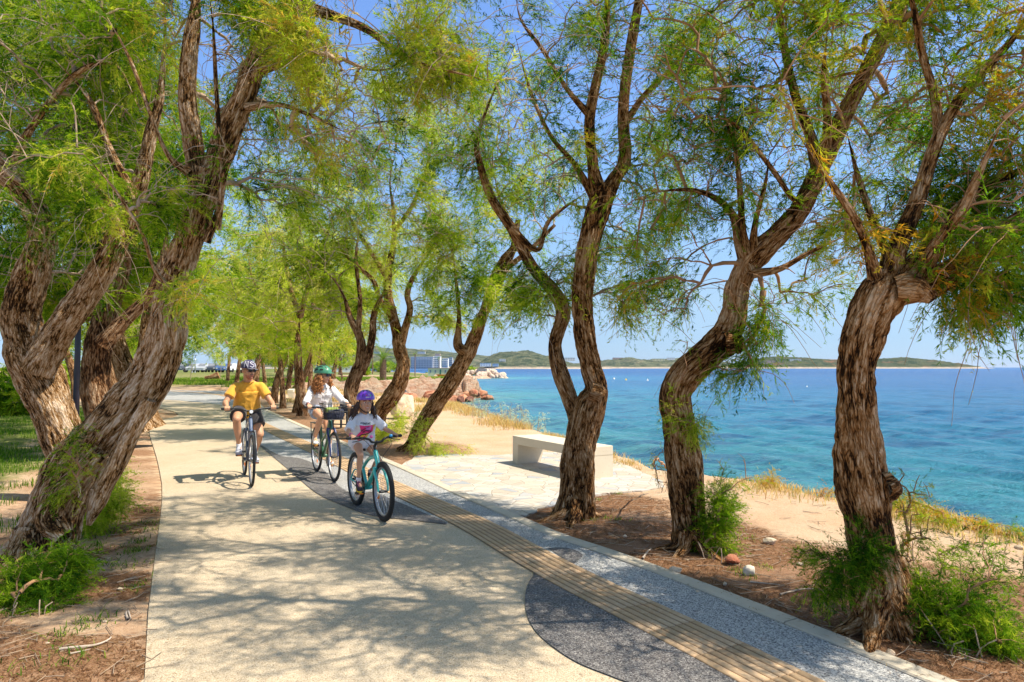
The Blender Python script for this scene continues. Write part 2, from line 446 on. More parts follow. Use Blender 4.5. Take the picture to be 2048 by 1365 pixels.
# tactile guide strip: six ribs per tile, real grooves, tile joints across
m_tac, nt, b = mat("ribbed_tan_tiles"); t = NT(nt); P = t.pos()
c = t.mix(t.noise(3, 5, .65, P).outputs[0], (.36, .22, .11), (.55, .38, .22))
c = t.mix(t.ramp(t.noise(40, 4, .7, P).outputs[0], [(.5, (0, 0, 0)), (.7, (.6, .6, .6))]).outputs[0], c, (.60, .46, .31))
gro = t.attr('groove')
c = t.mix(gro.outputs['Fac'], c, (.13, .065, .025))
t.l(c, b.inputs['Base Color']); b.inputs['Roughness'].default_value = .8
s = np.r_[0, np.cumsum(np.linalg.norm(np.diff(TAC_R, axis=0), axis=1))]
keepn = s < 78
L = s[keepn][-1]
st = [0.0]; q = 0.0
while q < L:
    q += .39; st += [q - .006, q - .004, q + .002, q + .004]
st = np.array([a for a in st if a <= L])
jz = np.zeros(len(st)); jz[2::4] = 1; jz[3::4] = 1
cx = np.stack([np.interp(st, s, TAC_R[:, k]) for k in range(2)], 1)
tg = np.gradient(TAC_R, axis=0); tg /= np.linalg.norm(tg, axis=1)[:, None]
nl = np.stack([np.interp(st, s, -tg[:, 1]), np.interp(st, s, tg[:, 0])], 1); nl /= np.linalg.norm(nl, axis=1)[:, None]
prof = []
for k in range(7):
    a = k * .40 / 7; wdt = .40 / 7
    prof += [(a + .004, 0, 1), (a + .008, 1, .0), (a + wdt - .008, 1, 0), (a + wdt - .004, 0, 1)]
Vt, gv = [], []
for i in range(len(st)):
    for (o_, h, g_) in prof:
        zz = .006 + .007 * h
        if jz[i]: zz = .006
        Vt.append((cx[i, 0] + nl[i, 0] * o_, cx[i, 1] + nl[i, 1] * o_, zz)); gv.append(max(g_, jz[i] * .7))
m_ = len(prof)
Ft = [(i*m_+j, (i+1)*m_+j, (i+1)*m_+j+1, i*m_+j+1) for i in range(len(st)-1) for j in range(m_-1)]
tag(np_mesh("tactile_guide_strip", np.array(Vt), np.array(Ft), m_tac, attrs={'groove': np.array(gv, dtype=float)}), kind='structure')

# kerb: flush stones with open joints
s = np.r_[0, np.cumsum(np.linalg.norm(np.diff(KERB_IN, axis=0), axis=1))]
kv, kf = [], []
q = 0.0
def at_s(Pq, q): return np.array([np.interp(q, s, Pq[:, 0]), np.interp(q, s, Pq[:, 1])])
while q < 75:
    a, b2 = q + .004, q + .996
    zt = .018 + random.uniform(-.003, .003)
    st_ = np.linspace(a, b2, 4)
    base = len(kv)
    for qq in st_:
        p0 = at_s(KERB_IN, qq); p1 = at_s(KERB_OUT, qq)
        p0 = p0 + (p1 - p0) * .02
        for pp, zz in ((p0, -.08), (p0, zt - .008), (p0 + (p1-p0) * .07, zt), (p1 - (p1-p0) * .07, zt), (p1, zt - .008), (p1, -.12)):
            kv.append((pp[0], pp[1], zz))
    for i in range(3):
        for j in range(5): kf.append((base+i*6+j, base+i*6+j+1, base+(i+1)*6+j+1, base+(i+1)*6+j))
    kf.append(tuple(base+j for j in range(5, -1, -1))); kf.append(tuple(base+18+j for j in range(6)))
    q += 1.0
tag(mesh_obj("kerb", kv, kf, m_kerb), kind='structure')

# flagstone terrace
m_flag, nt, b = mat("crazy_paving"); t = NT(nt); P = t.pos()
wp = t.mix(.06, P, t.noise(3, 3, .6, P).outputs['Color'], 'ADD')
ve = t.voro(4.6, wp, 'DISTANCE_TO_EDGE'); vc = t.voro(4.6, wp)
sp = t.nt.nodes.new('ShaderNodeSeparateColor'); t.l(vc.outputs['Color'], sp.inputs[0])
c = t.ramp(sp.outputs[0], [(0, (.44, .38, .30)), (.4, (.54, .49, .41)), (.62, (.42, .36, .28)), (.84, (.50, .47, .42)), (.93, (.34, .35, .36)), (1, (.31, .33, .35))]).outputs[0]
c = t.mix(t.ramp(t.noise(7, 6, .7, P).outputs[0], [(.5, (0, 0, 0)), (.75, (.6, .6, .6))]).outputs[0], c, (.55, .44, .32))
joint = t.ramp(ve.outputs['Distance'], [(.0, (1, 1, 1)), (.03, (0, 0, 0))]).outputs[0]
joint = t.mix(t.ramp(t.noise(1.6, 3, .6, P).outputs[0], [(.42, (.35, .35, .35)), (.58, (1, 1, 1))]).outputs[0], (0, 0, 0), joint)
c = t.mix(t.ramp(t.noise(60, 4, .75, P).outputs[0], [(.52, (0,)*3), (.68, (.5,)*3)]).outputs[0], c, (.36, .29, .22))
c = t.mix(joint, c, (.36, .26, .18))
t.l(c, b.inputs['Base Color']); b.inputs['Roughness'].default_value = .85
t.l(t.bump(t.math('ADD', t.math('MULTIPLY', t.ramp(ve.outputs['Distance'], [(0, (0, 0, 0)), (.05, (1, 1, 1))]).outputs[0], 1.0), t.math('MULTIPLY', t.noise(25, 5, .6, P).outputs[0], .5)), .6, .012), b.inputs['Normal'])
pz = PLAZA.copy(); mid = pz.mean(0)
# outer edge broken by the stones, inner edge follows the kerb
ki = [closest_upto(KERB_OUT, PLAZA[0]), closest_upto(KERB_OUT, PLAZA[-2])]
pz2 = catmull(PLAZA[:14], 5)
pz2 = pz2 + (np.stack([fbm(pz2[:,0]*4, pz2[:,1]*4, seed=2), fbm(pz2[:,0]*4, pz2[:,1]*4, seed=5)], 1) - .5) * .22
fill("terrace_paving", np.vstack([pz2, KERB_OUT[ki[1]:ki[0]+1]]), .006, m_flag, side=.06)

tick("paths")
# ---- sea
rr = np.concatenate([np.geomspace(5, 60, 330), np.geomspace(60.5, 400, 190), np.geomspace(405, 40000, 120)])
aa = np.linspace(R(-52), R(82), 620)
RR, AA = np.meshgrid(rr, aa, indexing='ij')
sx, sy = RR * np.sin(AA), RR * np.cos(AA)
sz = np.zeros_like(sx)
wr = np.random.default_rng(4)
amp_fade = np.clip(1 - RR / 420, 0, 1)
for lam, am in [(9, .045), (6.1, .04), (4.2, .035), (2.9, .025), (1.9, .018), (1.3, .012), (.9, .008)]:
    for k in range(3):
        th = R(205) + wr.normal(0, .38); ph = wr.uniform(0, 6.28)
        kx, ky = math.cos(th) * 6.283 / lam, math.sin(th) * 6.283 / lam
        w_ = np.sin(kx * sx + ky * sy + ph + 2.0 * fbm(sx / lam * .4, sy / lam * .4, o=2, seed=60 + k))
        sz += 1.35 * am * (1 - 2 * np.abs(w_) ** 1.3 * 0.5) * np.clip(1.3 - RR * .0035 / lam * 8, 0, 1) * amp_fade * (.4 + 1.2 * vn(sx * .08, sy * .08, seed=70 + k))
cds = coast_d(sx.ravel(), sy.ravel())
V = np.stack([sx.ravel(), sy.ravel(), sz.ravel() + SEA], 1)
n1_, n2_ = sx.shape
idx = np.arange(n1_ * n2_).reshape(n1_, n2_)
Fq = np.stack([idx[:-1, :-1], idx[:-1, 1:], idx[1:, 1:], idx[1:, :-1]], -1).reshape(-1, 4)
Fq = Fq[cds[Fq].min(1) < 6]
Fq = Fq[:, ::-1]
depth = np.clip(-cds, 0, 400)
m_sea, nt, b = mat("sea_water"); t = NT(nt); P = t.pos()
da = t.attr('offshore')
ln = t.math('DIVIDE', da.outputs['Fac'], 260)
nb = t.noise(.06, 4, .6, t.mapping(P, (1, 2.2, 1)))
ln = t.math('ADD', t.math('POWER', ln, .5), t.math('MULTIPLY', t.math('SUBTRACT', nb.outputs[0], .5), .25))
c = t.ramp(ln, [(.03, (.26, .40, .34)), (.12, (.10, .36, .37)), (.22, (.055, .31, .40)), (.36, (.028, .21, .38)), (.6, (.012, .125, .33)), (.95, (.005, .075, .26))]).outputs[0]
pt = t.noise(.22, 5, .65, t.mapping(P, (.6, 1.6, 1)))
c = t.mix(t.ramp(pt.outputs[0], [(.50, (0, 0, 0)), (.62, (.75, .75, .75))]).outputs[0], c, (.010, .10, .24))
pt2 = t.noise(.9, 5, .7, t.mapping(P, (.4, 2.0, 1)))
c = t.mix(t.ramp(pt2.outputs[0], [(.54, (0, 0, 0)), (.66, (.6, .6, .6))]).outputs[0], c, t.mix(.5, c, (.008, .07, .15)))
fo = t.noise(1.1, 6, .75, t.mapping(P, (.45, 1.5, 1)))
ff = t.noise(.05, 3, .6, P)
foam = t.math('MULTIPLY', t.ramp(fo.outputs[0], [(.66, (0, 0, 0)), (.70, (1, 1, 1))]).outputs[0], t.ramp(ff.outputs[0], [(.45, (0, 0, 0)), (.6, (1, 1, 1))]).outputs[0])
c = t.mix(foam, c, (.85, .9, .92))
t.l(c, b.inputs['Base Color']); b.inputs['Roughness'].default_value = .22
b.inputs['IOR'].default_value = 1.33; b.inputs['Specular IOR Level'].default_value = .42
w1 = t.noise(.9, 6, .65, t.mapping(P, (.7, 1.6, 1), (0, 0, R(15)))); w2 = t.noise(4.5, 5, .65, t.mapping(P, (.6, 1.5, 1), (0, 0, R(-10))))
w3 = t.noise(2.1, 6, .7, t.mapping(P, (.5, 1.9, 1), (0, 0, R(5))))
t.l(t.bump(t.math('ADD', w1.outputs[0], t.math('ADD', t.math('MULTIPLY', w2.outputs[0], .25), t.math('MULTIPLY', w3.outputs[0], .55))), 1.0, .85), b.inputs['Normal'])
tag(np_mesh("sea", V, Fq, m_sea, smooth=True, attrs={'offshore': depth}), kind='structure')

tick("sea")
# ---- far hills
def hill_mat(name, g1, g2, soil):
    m, nt, b = mat(name); t = NT(nt); P = t.pos()
    n = t.noise(.035, 8, .75, P); n2 = t.noise(.012, 5, .6, P)
    c = t.mix(t.ramp(n.outputs[0], [(.42, (0,)*3), (.56, (1,)*3)]).outputs[0], g1, g2)
    c = t.mix(t.ramp(n2.outputs[0], [(.54, (0,)*3), (.66, (.6,)*3)]).outputs[0], c, soil)
    geo = t.nt.nodes.new('ShaderNodeNewGeometry'); sp = t.nt.nodes.new('ShaderNodeSeparateXYZ'); t.l(geo.outputs['Position'], sp.inputs[0])
    shore = t.ramp(t.math('ADD', t.math('DIVIDE', sp.outputs[2], 40), t.math('MULTIPLY', n.outputs[0], .25)), [(.12, (1,)*3), (.22, (0,)*3)]).outputs[0]
    c = t.mix(shore, c, (.60, .48, .36))
    t.l(c, b.inputs['Base Color']); b.inputs['Roughness'].default_value = 1; b.inputs['Specular IOR Level'].default_value = .05
    t.l(t.bump(n.outputs[0], 1, 14), b.inputs['Normal'])
    return m
m_scrub = hill_mat("pine_scrub", (.035, .06, .035), (.15, .16, .09), (.36, .29, .20))
m_red = hill_mat("red_headland", (.035, .06, .025), (.10, .11, .05), (.36, .14, .07))
def hill(name, prof, Zd, depth, mt, seed, rough=.22):
    """prof: (u, v) crest outline seen in the photo at distance Zd; a rounded ridge of the given depth"""
    us = np.array([p[0] for p in prof], float)
    xs = (us - 1024) / F * Zd; hs = np.array([(737.5 - p[1]) / F * Zd for p in prof]) + 1.5
    nxh = 260; nyh = 46
    x = np.linspace(xs[0], xs[-1], nxh); h = np.interp(x, xs, hs)
    h = np.convolve(np.pad(h, 4, 'edge'), np.ones(9) / 9, 'valid')
    y = np.linspace(-1, 1, nyh)
    Xh, Yh = np.meshgrid(x, y)
    prof_y = np.where(Yh < 0, np.clip(1 - np.abs(Yh), 0, 1) ** .62, np.sqrt(np.clip(1 - Yh**2, 0, 1)))
    sc = Zd / 1500
    Hh = h[None, :] * prof_y
    nn = fbm(Xh / (34*sc), Yh * depth / (34*sc), o=5, seed=seed) - .5
    n5 = fbm(Xh / (9*sc), Yh * depth / (9*sc), o=3, seed=seed + 3) - .5
    Hh = Hh * (1 + rough * 2.2 * nn * (1 - prof_y * .6)) + n5 * 5 * sc * (Hh > 4 * sc)
    Vh = np.stack([Xh.ravel(), (Zd + (Yh + 0) * depth).ravel(), (Hh - 3 + SEA).ravel()], 1)
    idx = np.arange(nxh * nyh).reshape(nyh, nxh)
    Fh = np.stack([idx[:-1, :-1], idx[:-1, 1:], idx[1:, 1:], idx[1:, :-1]], -1).reshape(-1, 4)
    return tag(np_mesh(name, Vh, Fh, mt, smooth=True), kind='structure'), (x, h)
hill("hills", [(560,722),(620,706),(680,699),(740,694),(800,698),(860,701),(930,706),(985,714),(1020,728),(1035,737)], 2600, 500, m_scrub, 11)
hill("hill", [(930,737),(955,728),(975,714),(1000,704),(1020,701),(1050,700),(1075,704),(1105,714),(1140,725),(1185,733),(1230,737)], 1700, 260, m_scrub, 12)
hill("headland", [(1130,737),(1150,728),(1195,722),(1235,718),(1258,714),(1285,720),(1330,719),(1370,716),(1410,720),(1450,724),(1485,730),(1500,737)], 2300, 260, m_scrub, 13)
hill("headland", [(1490,737),(1505,722),(1530,714),(1560,712),(1600,715),(1650,719),(1700,719),(1760,718),(1805,715),(1850,718),(1880,722),(1895,729),(1915,733),(1935,737)], 2100, 200, m_red, 14)
hill("headland", [(1890,737),(1915,733),(1938,733.5),(1965,737)], 4200, 100, m_scrub, 15)
# ================================================================== TREES
def bark_mat(name, dark, mid, tan, light, sc=1.0):
    m, nt, b = mat(name); t = NT(nt)
    uv = t.nt.nodes.new('ShaderNodeUVMap'); uv.uv_map = 'UVMap'
    v = t.attr('bark')                       # (cos, sin)*radius, length/4: seamless bark space in metres
    bv = t.mix(.035, v.outputs['Vector'], t.noise(9, 3, .6, v.outputs['Vector']).outputs['Color'], 'ADD')
    def rg(scale, det, rough):
        n = t.noise(scale / sc, det, rough, bv)
        return t.math('MULTIPLY', t.math('ABSOLUTE', t.math('SUBTRACT', n.outputs[0], .5)), 5.0)
    f1 = rg(27, 3, .55); f2 = rg(62, 3, .6); n2 = t.noise(120 / sc, 4, .75, bv)
    P = t.pos(); big = t.noise(1.8, 4, .6, P)
    h = t.math('ADD', t.math('MULTIPLY', t.math('MINIMUM', f1, 1.0), .55), t.math('ADD', t.math('MULTIPLY', t.math('MINIMUM', f2, 1.0), .35), t.math('MULTIPLY', n2.outputs[0], .25)))
    bw = t.mapping(t.mix(.05, bv, t.noise(30, 3, .7, bv).outputs['Color'], 'ADD'), (1, 1, .55)); vc = t.voro(44 / sc, bw, 'DISTANCE_TO_EDGE'); crack = t.ramp(vc.outputs['Distance'], [(.01, (0,)*3), (.16, (1,)*3)]).outputs[0]
    vc2 = t.voro(44 / sc, bw); spv = t.nt.nodes.new('ShaderNodeSeparateColor'); t.l(vc2.outputs['Color'], spv.inputs[0])
    h = t.math('MULTIPLY', t.math('ADD', t.math('MULTIPLY', h, .75), t.math('ADD', .25, t.math('MULTIPLY', spv.outputs[0], .10))), t.math('ADD', .58, t.math('MULTIPLY', crack, .42)))
    ridge_att = t.attr('ridge')  # ridge height: furrows take the darker bark colours
    fac = t.math('ADD', t.math('MULTIPLY', h, .60), t.math('MULTIPLY', ridge_att.outputs['Fac'], .30))
    fac = t.math('ADD', fac, t.math('MULTIPLY', t.math('SUBTRACT', big.outputs[0], .5), .55))
    c = t.ramp(fac, [(.29, dark), (.385, mid), (.50, tan), (.70, light)]).outputs[0]
    t.l(c, b.inputs['Base Color']); b.inputs['Roughness'].default_value = .93; b.inputs['Specular IOR Level'].default_value = .12
    t.l(t.bump(h, 1.0, .028 * sc), b.inputs['Normal'])
    return m
m_bark = bark_mat("ridged_brown_bark", (.022, .009, .003), (.22, .090, .024), (.42, .23, .10), (.68, .46, .28))
m_bark_g = bark_mat("ridged_grey_bark", (.024, .011, .004), (.26, .125, .038), (.50, .32, .17), (.78, .60, .43))
m_bark_f = bark_mat("far_bark", (.035, .015, .006), (.20, .09, .035), (.36, .21, .11), (.55, .38, .24), 1.6)
m_twig = simple("twig_bark", (.40, .29, .20), .9, var=.4, scale=8)
m_twig_o = simple("young_twig_bark", (.36, .19, .09), .85, var=.4, scale=8)
def leaf_mat(name, cols):
    m, nt, b = mat(name); t = NT(nt)
    a = t.attr('tint')
    c = t.ramp(a.outputs['Fac'], [(i / (len(cols) - 1), q) for i, q in enumerate(cols)]).outputs[0]
    nt.nodes.remove(b)
    d = t.n('ShaderNodeBsdfDiffuse'); tr = t.n('ShaderNodeBsdfTranslucent'); mx = t.nt.nodes.new('ShaderNodeMixShader')
    t.l(c, d.inputs[0]); t.l(t.mix(1.0, c, (1.25, 1.3, .7), 'MULTIPLY'), tr.inputs[0])
    mx.inputs[0].default_value = .55
    t.l(d.outputs[0], mx.inputs[1]); t.l(tr.outputs[0], mx.inputs[2])
    t.l(mx.outputs[0], nt.nodes['Material Output'].inputs[0])
    return m
m_leaf = leaf_mat("tamarisk_foliage", [(.020, .075, .008), (.09, .21, .012), (.25, .39, .02), (.46, .54, .04), (.60, .58, .11), (.55, .36, .07)])
m_leaf_o = leaf_mat("tamarisk_foliage_rusty", [(.020, .08, .008), (.08, .20, .012), (.22, .36, .02), (.42, .48, .04), (.56, .40, .04), (.62, .28, .03)])
m_leaf_y = leaf_mat("tamarisk_foliage_bright", [(.05, .12, .010), (.20, .33, .02), (.45, .55, .04), (.62, .66, .10), (.70, .67, .22), (.60, .46, .18)])

def tube_mesh(path, rad, sides, ridged=0.0, seed=0, flare=None, vtx_off=0, lump=0.0):
    """swept tube with bark ridges. path (n,3) rad (n,) -> verts, faces(quads), bark coords, ridge value"""
    n = len(path)
    T = np.gradient(path, axis=0); T /= np.maximum(np.linalg.norm(T, axis=1)[:, None], 1e-9)
    ref = np.array((1., 0, 0)) if abs(T[0, 0]) < .8 else np.array((0, 1., 0))
    Nn = np.zeros_like(path); cur = ref - T[0] * (ref @ T[0]); cur /= np.linalg.norm(cur)
    for i in range(n):
        cur = cur - T[i] * (cur @ T[i]); cur /= max(np.linalg.norm(cur), 1e-9); Nn[i] = cur
    Bn = np.cross(T, Nn)
    s = np.r_[0, np.cumsum(np.linalg.norm(np.diff(path, axis=0), axis=1))]
    a = np.linspace(0, 2 * np.pi, sides, endpoint=False)
    ca, sa = np.cos(a), np.sin(a)
    twist = s[:, None] * .35
    A = a[None, :] + twist * 0
    rr = np.repeat(rad[:, None], sides, 1)
    bx = np.cos(A + twist) * rr; by = np.sin(A + twist) * rr; bz = np.repeat(s[:, None], sides, 1)
    rid = np.full(rr.shape, .5)
    if lump:
        rr = rr * (1 + lump * (fbm(bx * 3.0 / np.maximum(rad.mean(), .05) * .25 + 9, by * 3.0 / np.maximum(rad.mean(), .05) * .25, bz * 3.2, o=3, seed=seed + 5) - .5) * 2)
    if ridged:
        q = 21.0
        wv = (fbm(bx * 6, by * 6, bz * 2.5, o=2, seed=seed + 9) - .5) * 1.6
        r1 = 1 - np.abs(2 * vn(bx * q + wv, by * q + wv, bz * q * .20, seed) - 1)
        r2 = 1 - np.abs(2 * vn(bx * q * 2.3 + wv, by * q * 2.3, bz * q * .55, seed + 3) - 1)
        r3 = vn(bx * 60, by * 60, bz * 22, seed + 8)
        rid = np.clip(1 - (.62 * r1 ** 1.5 + .38 * r2 ** 1.5), 0, 1)
        rr = rr + ridged * (rid - .62 + .18 * (r3 - .5)) * np.minimum(1, rad[:, None] / .1)
    if flare is not None:
        fh, fa, nl, ph = flare
        k = np.exp(-s / fh)[:, None]
        lob = (np.cos(A * nl + ph) * .5 + .5) ** 1.6 + .35 * vn(A * 2.2, np.zeros_like(A) + seed, seed=seed)
        rr = rr * (1 + fa * k * (.25 + lob))
    V = path[:, None, :] + Nn[:, None, :] * (ca[None, :] * rr)[..., None] + Bn[:, None, :] * (sa[None, :] * rr)[..., None]
    idx = np.arange(n * sides).reshape(n, sides) + vtx_off
    j2 = np.roll(idx, -1, axis=1)
    Fc = np.stack([idx[:-1], j2[:-1], j2[1:], idx[1:]], -1).reshape(-1, 4)
    bk = np.stack([bx, by, bz * .24], -1).reshape(-1, 3)
    return V.reshape(-1, 3), Fc, bk, rid.ravel()

def resample(P, R_, step):
    Pc = catmull(np.c_[P, R_], 10)
    s = np.r_[0, np.cumsum(np.linalg.norm(np.diff(Pc[:, :3], axis=0), axis=1))]
    n = max(3, int(s[-1] / step) + 1)
    q = np.linspace(0, s[-1], n)
    o = np.stack([np.interp(q, s, Pc[:, k]) for k in range(4)], 1)
    return o[:, :3], np.maximum(o[:, 3], .004)

# feathery spray templates: a drooping rachis carrying many hair-thin branchlets, as narrow triangles
def spray_templates(K, nb, seed, wd=.0034, ln=.05):
    r = np.random.default_rng(seed); out = []
    for k in range(K):
        tri = []
        Ls = .26
        bend = r.uniform(.15, .55)
        def pt(s_): return np.array([s_ * Ls, 0.0, -bend * Ls * s_ ** 2])
        side = np.array([0, 1., 0])
        for a_, b_ in ((0, .5), (.5, 1)):
            p, q = pt(a_), pt(b_)
            tri.append([p - side * .002, p + side * .002, q])
        for i in range(nb):
            s_ = r.uniform(.05, 1.0)
            p = pt(s_)
            ang = r.uniform(.35, .95) * (1 if r.random() < .5 else -1)
            el = r.uniform(-.7, .6)
            d = np.array([math.cos(ang), math.sin(ang) * math.cos(el), math.sin(ang) * math.sin(el) - .25])
            d /= np.linalg.norm(d)
            l_ = ln * r.uniform(.6, 1.5) * (1.25 - .6 * s_)
            w_ = np.cross(d, r.normal(size=3)); w_ /= np.linalg.norm(w_)
            w_ *= wd * r.uniform(.7, 1.4)
            base = p + d * l_ * .35
            tri.append([p, base + w_, p + d * l_])
            # a forked tip
            d2 = d + r.normal(size=3) * .45; d2 /= np.linalg.norm(d2)
            tri.append([base - w_ * .6, base + w_ * .6, base + d2 * l_ * .75])
        out.append(np.array(tri))
    return np.array(out)      # K, T, 3, 3
SPR_H = spray_templates(10, 18, 5, .0046, .050)
SPR_M = spray_templates(10, 11, 6, .0085, .085)
SPR_F = spray_templates(8, 8, 8, .016, .12)
def make_leaves(name, pts, dirs, scale, tmpl, mt, parent, tint, r, jitter=.5):
    n = len(pts)
    if n == 0: return None
    k = r.integers(0, len(tmpl), n)
    d = dirs + r.normal(size=(n, 3)) * jitter
    d[:, 2] -= .40
    d /= np.linalg.norm(d, axis=1)[:, None]
    up = np.tile(np.array([0, 0, 1.]), (n, 1)) + r.normal(size=(n, 3)) * .45
    y = np.cross(up, d); y /= np.maximum(np.linalg.norm(y, axis=1)[:, None], 1e-6)
    z = np.cross(d, y)
    M = np.stack([d, y, z], 2) * (scale * r.uniform(.65, 1.35, n))[:, None, None]
    T = tmpl[k]                        # n,T,3,3
    Vv = np.einsum('nij,ntkj->ntki', M, T) + pts[:, None, None, :]
    nt_ = Vv.shape[1]
    Vv = Vv.reshape(-1, 3)
    Fc = np.arange(len(Vv)).reshape(-1, 3)
    tn = np.repeat(tint, nt_ * 3)
    return np_mesh(name, Vv, Fc, mt, parent, attrs={'tint': tn.astype(np.float32)})

class Tree:
    def __init__(s, base, label, group=None, name='tamarisk_tree', seed=1, cat='tree'):
        s.base = np.array(base, float); s.r = np.random.default_rng(seed); s.seed = seed
        s.root = empty(name, tuple(s.base), 0, label, cat, group)
        s.V, s.F, s.B, s.Rg = [], [], [], []; s.off = 0
        s.np_, s.nd = [], []     # skeleton nodes, dist from root
        s.nr = []; s.rk = 1.0; s.ends = []
    def limb(s, pts, rad, sides=20, ridged=.012, flare=None, step=None, attach=True, lump=.10, amin=0.0):
        P, Rr = resample(np.array(pts), np.array(rad), step or max(.02, min(rad) * .5))
        if attach and len(pts) > 3: Rr = Rr * (1 - .85 * sstep(.6, 1.0, np.linspace(0, 1, len(Rr))))
        V, Fc, B, Rg = tube_mesh(P, Rr, sides, ridged, s.seed * 7 + len(s.V), flare, s.off, lump)
        s.V.append(V); s.F.append(Fc); s.B.append(B); s.Rg.append(Rg); s.off += len(V)
        if attach and len(pts) > 3: s.ends.append((P[-1].copy(), P[-1] - P[-max(2, len(P) // 6)]))
        if attach:
            k = max(1, int(.08 / max(1e-3, np.linalg.norm(P[1] - P[0]))))
            n0 = int(len(P) * amin)
            s.np_ += list(P[n0::k]); s.nr += list(Rr[n0::k])
        return P, Rr
    def px(s, L, Z, dz=None, **kw):
        """limb traced from the photograph: L = [(u, v, radius_px), ...], Z = depth or list of depths"""
        Zs = np.interp(np.linspace(0, 1, len(L)), np.linspace(0, 1, len(np.atleast_1d(Z))), np.atleast_1d(Z))
        pts = [W(u, v, z) for (u, v, r_), z in zip(L, Zs)]
        rad = [r_ * z / F * s.rk for (u, v, r_), z in zip(L, Zs)]
        return s.limb(pts, rad, **kw)
    def roots(s, n, L, r0, a0=0.0, z=.16):
        for k in range(n):
            a = a0 + k * 6.283 / n + s.r.normal() * .25; d = np.array([math.cos(a), math.sin(a), 0]); sd = np.array([-d[1], d[0], 0]); Lk = L * s.r.uniform(.6, 1.25); w = s.r.normal() * .12
            b = s.base.copy()
            pts = [b + d * .05 + [0, 0, z * 1.5], b + d * Lk * .30 + sd * w * .3 + [0, 0, z * .45], b + d * Lk * .62 + sd * w + [0, 0, z * .04], b + d * Lk + sd * w * 1.8 + [0, 0, -.05]]
            s.limb(pts, [r0, r0 * .72, r0 * .45, r0 * .2], sides=26, ridged=.020, step=.018, attach=False, lump=.32)
    def stem_done(s, mt, name='trunk'):
        V = np.vstack(s.V) - s.base
        o = np_mesh(name, V, np.vstack(s.F), mt, s.root, smooth=True, attrs={'bark': np.vstack(s.B), 'ridge': np.concatenate(s.Rg)})
        return o
    def grow(s, att, leafy, tmpl, leafm, twigm, dens=6, sc=1.0, tint=(.45, .2), r_twig=.004, sides=4, wig=.06, spread=.16, maxseg=.14, bias=None, rmax=.05, names=('branches', 'crown'), wisps=0, wl=.8):
        """branches reach every attraction point from the nearest part of the skeleton; leafy ones end in sprays"""
        r = s.r
        N = np.array(s.np_); NRad = np.array(s.nr)
        n0 = len(N)
        cap = n0 + len(att) * 14
        P = np.zeros((cap, 3)); P[:n0] = N; par = np.full(cap, -1); cnt = n0
        org = N[np.argmin(N[:, 2])]
        order = np.argsort([np.min(np.linalg.norm(N - a, axis=1)) for a in att] if len(att) < 4000 else np.linalg.norm(att - N.mean(0), axis=1))
        pd = np.zeros(cap)      # path distance from the limb
        tips = []; chains = []
        for ai in order:
            a = att[ai]
            dd = a - P[:cnt]
            L = np.sqrt((dd ** 2).sum(1))
            cost = L + .35 * pd[:cnt] + np.where(dd[:, 2] < 0, -dd[:, 2] * .55, 0)
            j = int(np.argmin(cost)); l = L[j]
            if l < .05: tips.append((ai, j)); continue
            n = max(2, min(12, int(l / maxseg) + 1))
            p0 = P[j]; d0 = (a - p0)
            # start upwards / outwards, end drooping
            c1 = p0 + d0 * .33 + np.array([0, 0, .16 * l]) + r.normal(size=3) * wig * l
            c2 = p0 + d0 * .70 + np.array([0, 0, .13 * l]) + r.normal(size=3) * wig * l
            t_ = (np.arange(1, n + 1) / n)[:, None]
            seg = (1-t_)**3 * p0 + 3*(1-t_)**2*t_ * c1 + 3*(1-t_)*t_**2 * c2 + t_**3 * a
            seg[:-1] += r.normal(size=(n-1, 3)) * wig * .22 * min(l, 1)
            P[cnt:cnt+n] = seg
            par[cnt] = j; par[cnt+1:cnt+n] = np.arange(cnt, cnt+n-1)
            pd[cnt:cnt+n] = pd[j] + l * t_[:, 0]
            chains.append((j, cnt, cnt + n)); tips.append((ai, cnt + n - 1)); cnt += n
        P = P[:cnt]; par = par[:cnt]
        w = np.zeros(cnt)
        for ai, ti in tips: w[ti] += 1
        for i in range(cnt - 1, n0 - 1, -1):
            if par[i] >= n0: w[par[i]] += w[i]
        rad = r_twig * np.maximum(w, 1) ** .48
        rad = np.minimum(rad, rmax)
        V, Fs, off = [], [], 0
        ang = np.linspace(0, 2*np.pi, sides, endpoint=False)
        for (j, a_, b_) in chains:
            ii = np.r_[j, np.arange(a_, b_)]
            Q = P[ii]; rq = rad[np.r_[a_, np.arange(a_, b_)]].copy()
            rq[-1] *= .55
            if j >= n0: rq[0] = min(rq[0] * 1.1, rad[j])
            T = np.gradient(Q, axis=0); T /= np.maximum(np.linalg.norm(T, axis=1)[:, None], 1e-9)
            ref = np.array([.3, .5, .8]); U = np.cross(T, ref); U /= np.maximum(np.linalg.norm(U, axis=1)[:, None], 1e-9)
            Wv = np.cross(T, U)
            ring = Q[:, None] + (U[:, None] * np.cos(ang)[None, :, None] + Wv[:, None] * np.sin(ang)[None, :, None]) * rq[:, None, None]
            V.append(ring.reshape(-1, 3))
            m_ = len(Q); idx = np.arange(m_ * sides).reshape(m_, sides) + off; j2 = np.roll(idx, -1, 1)
            Fs.append(np.stack([idx[:-1], j2[:-1], j2[1:], idx[1:]], -1).reshape(-1, 4)); off += m_ * sides
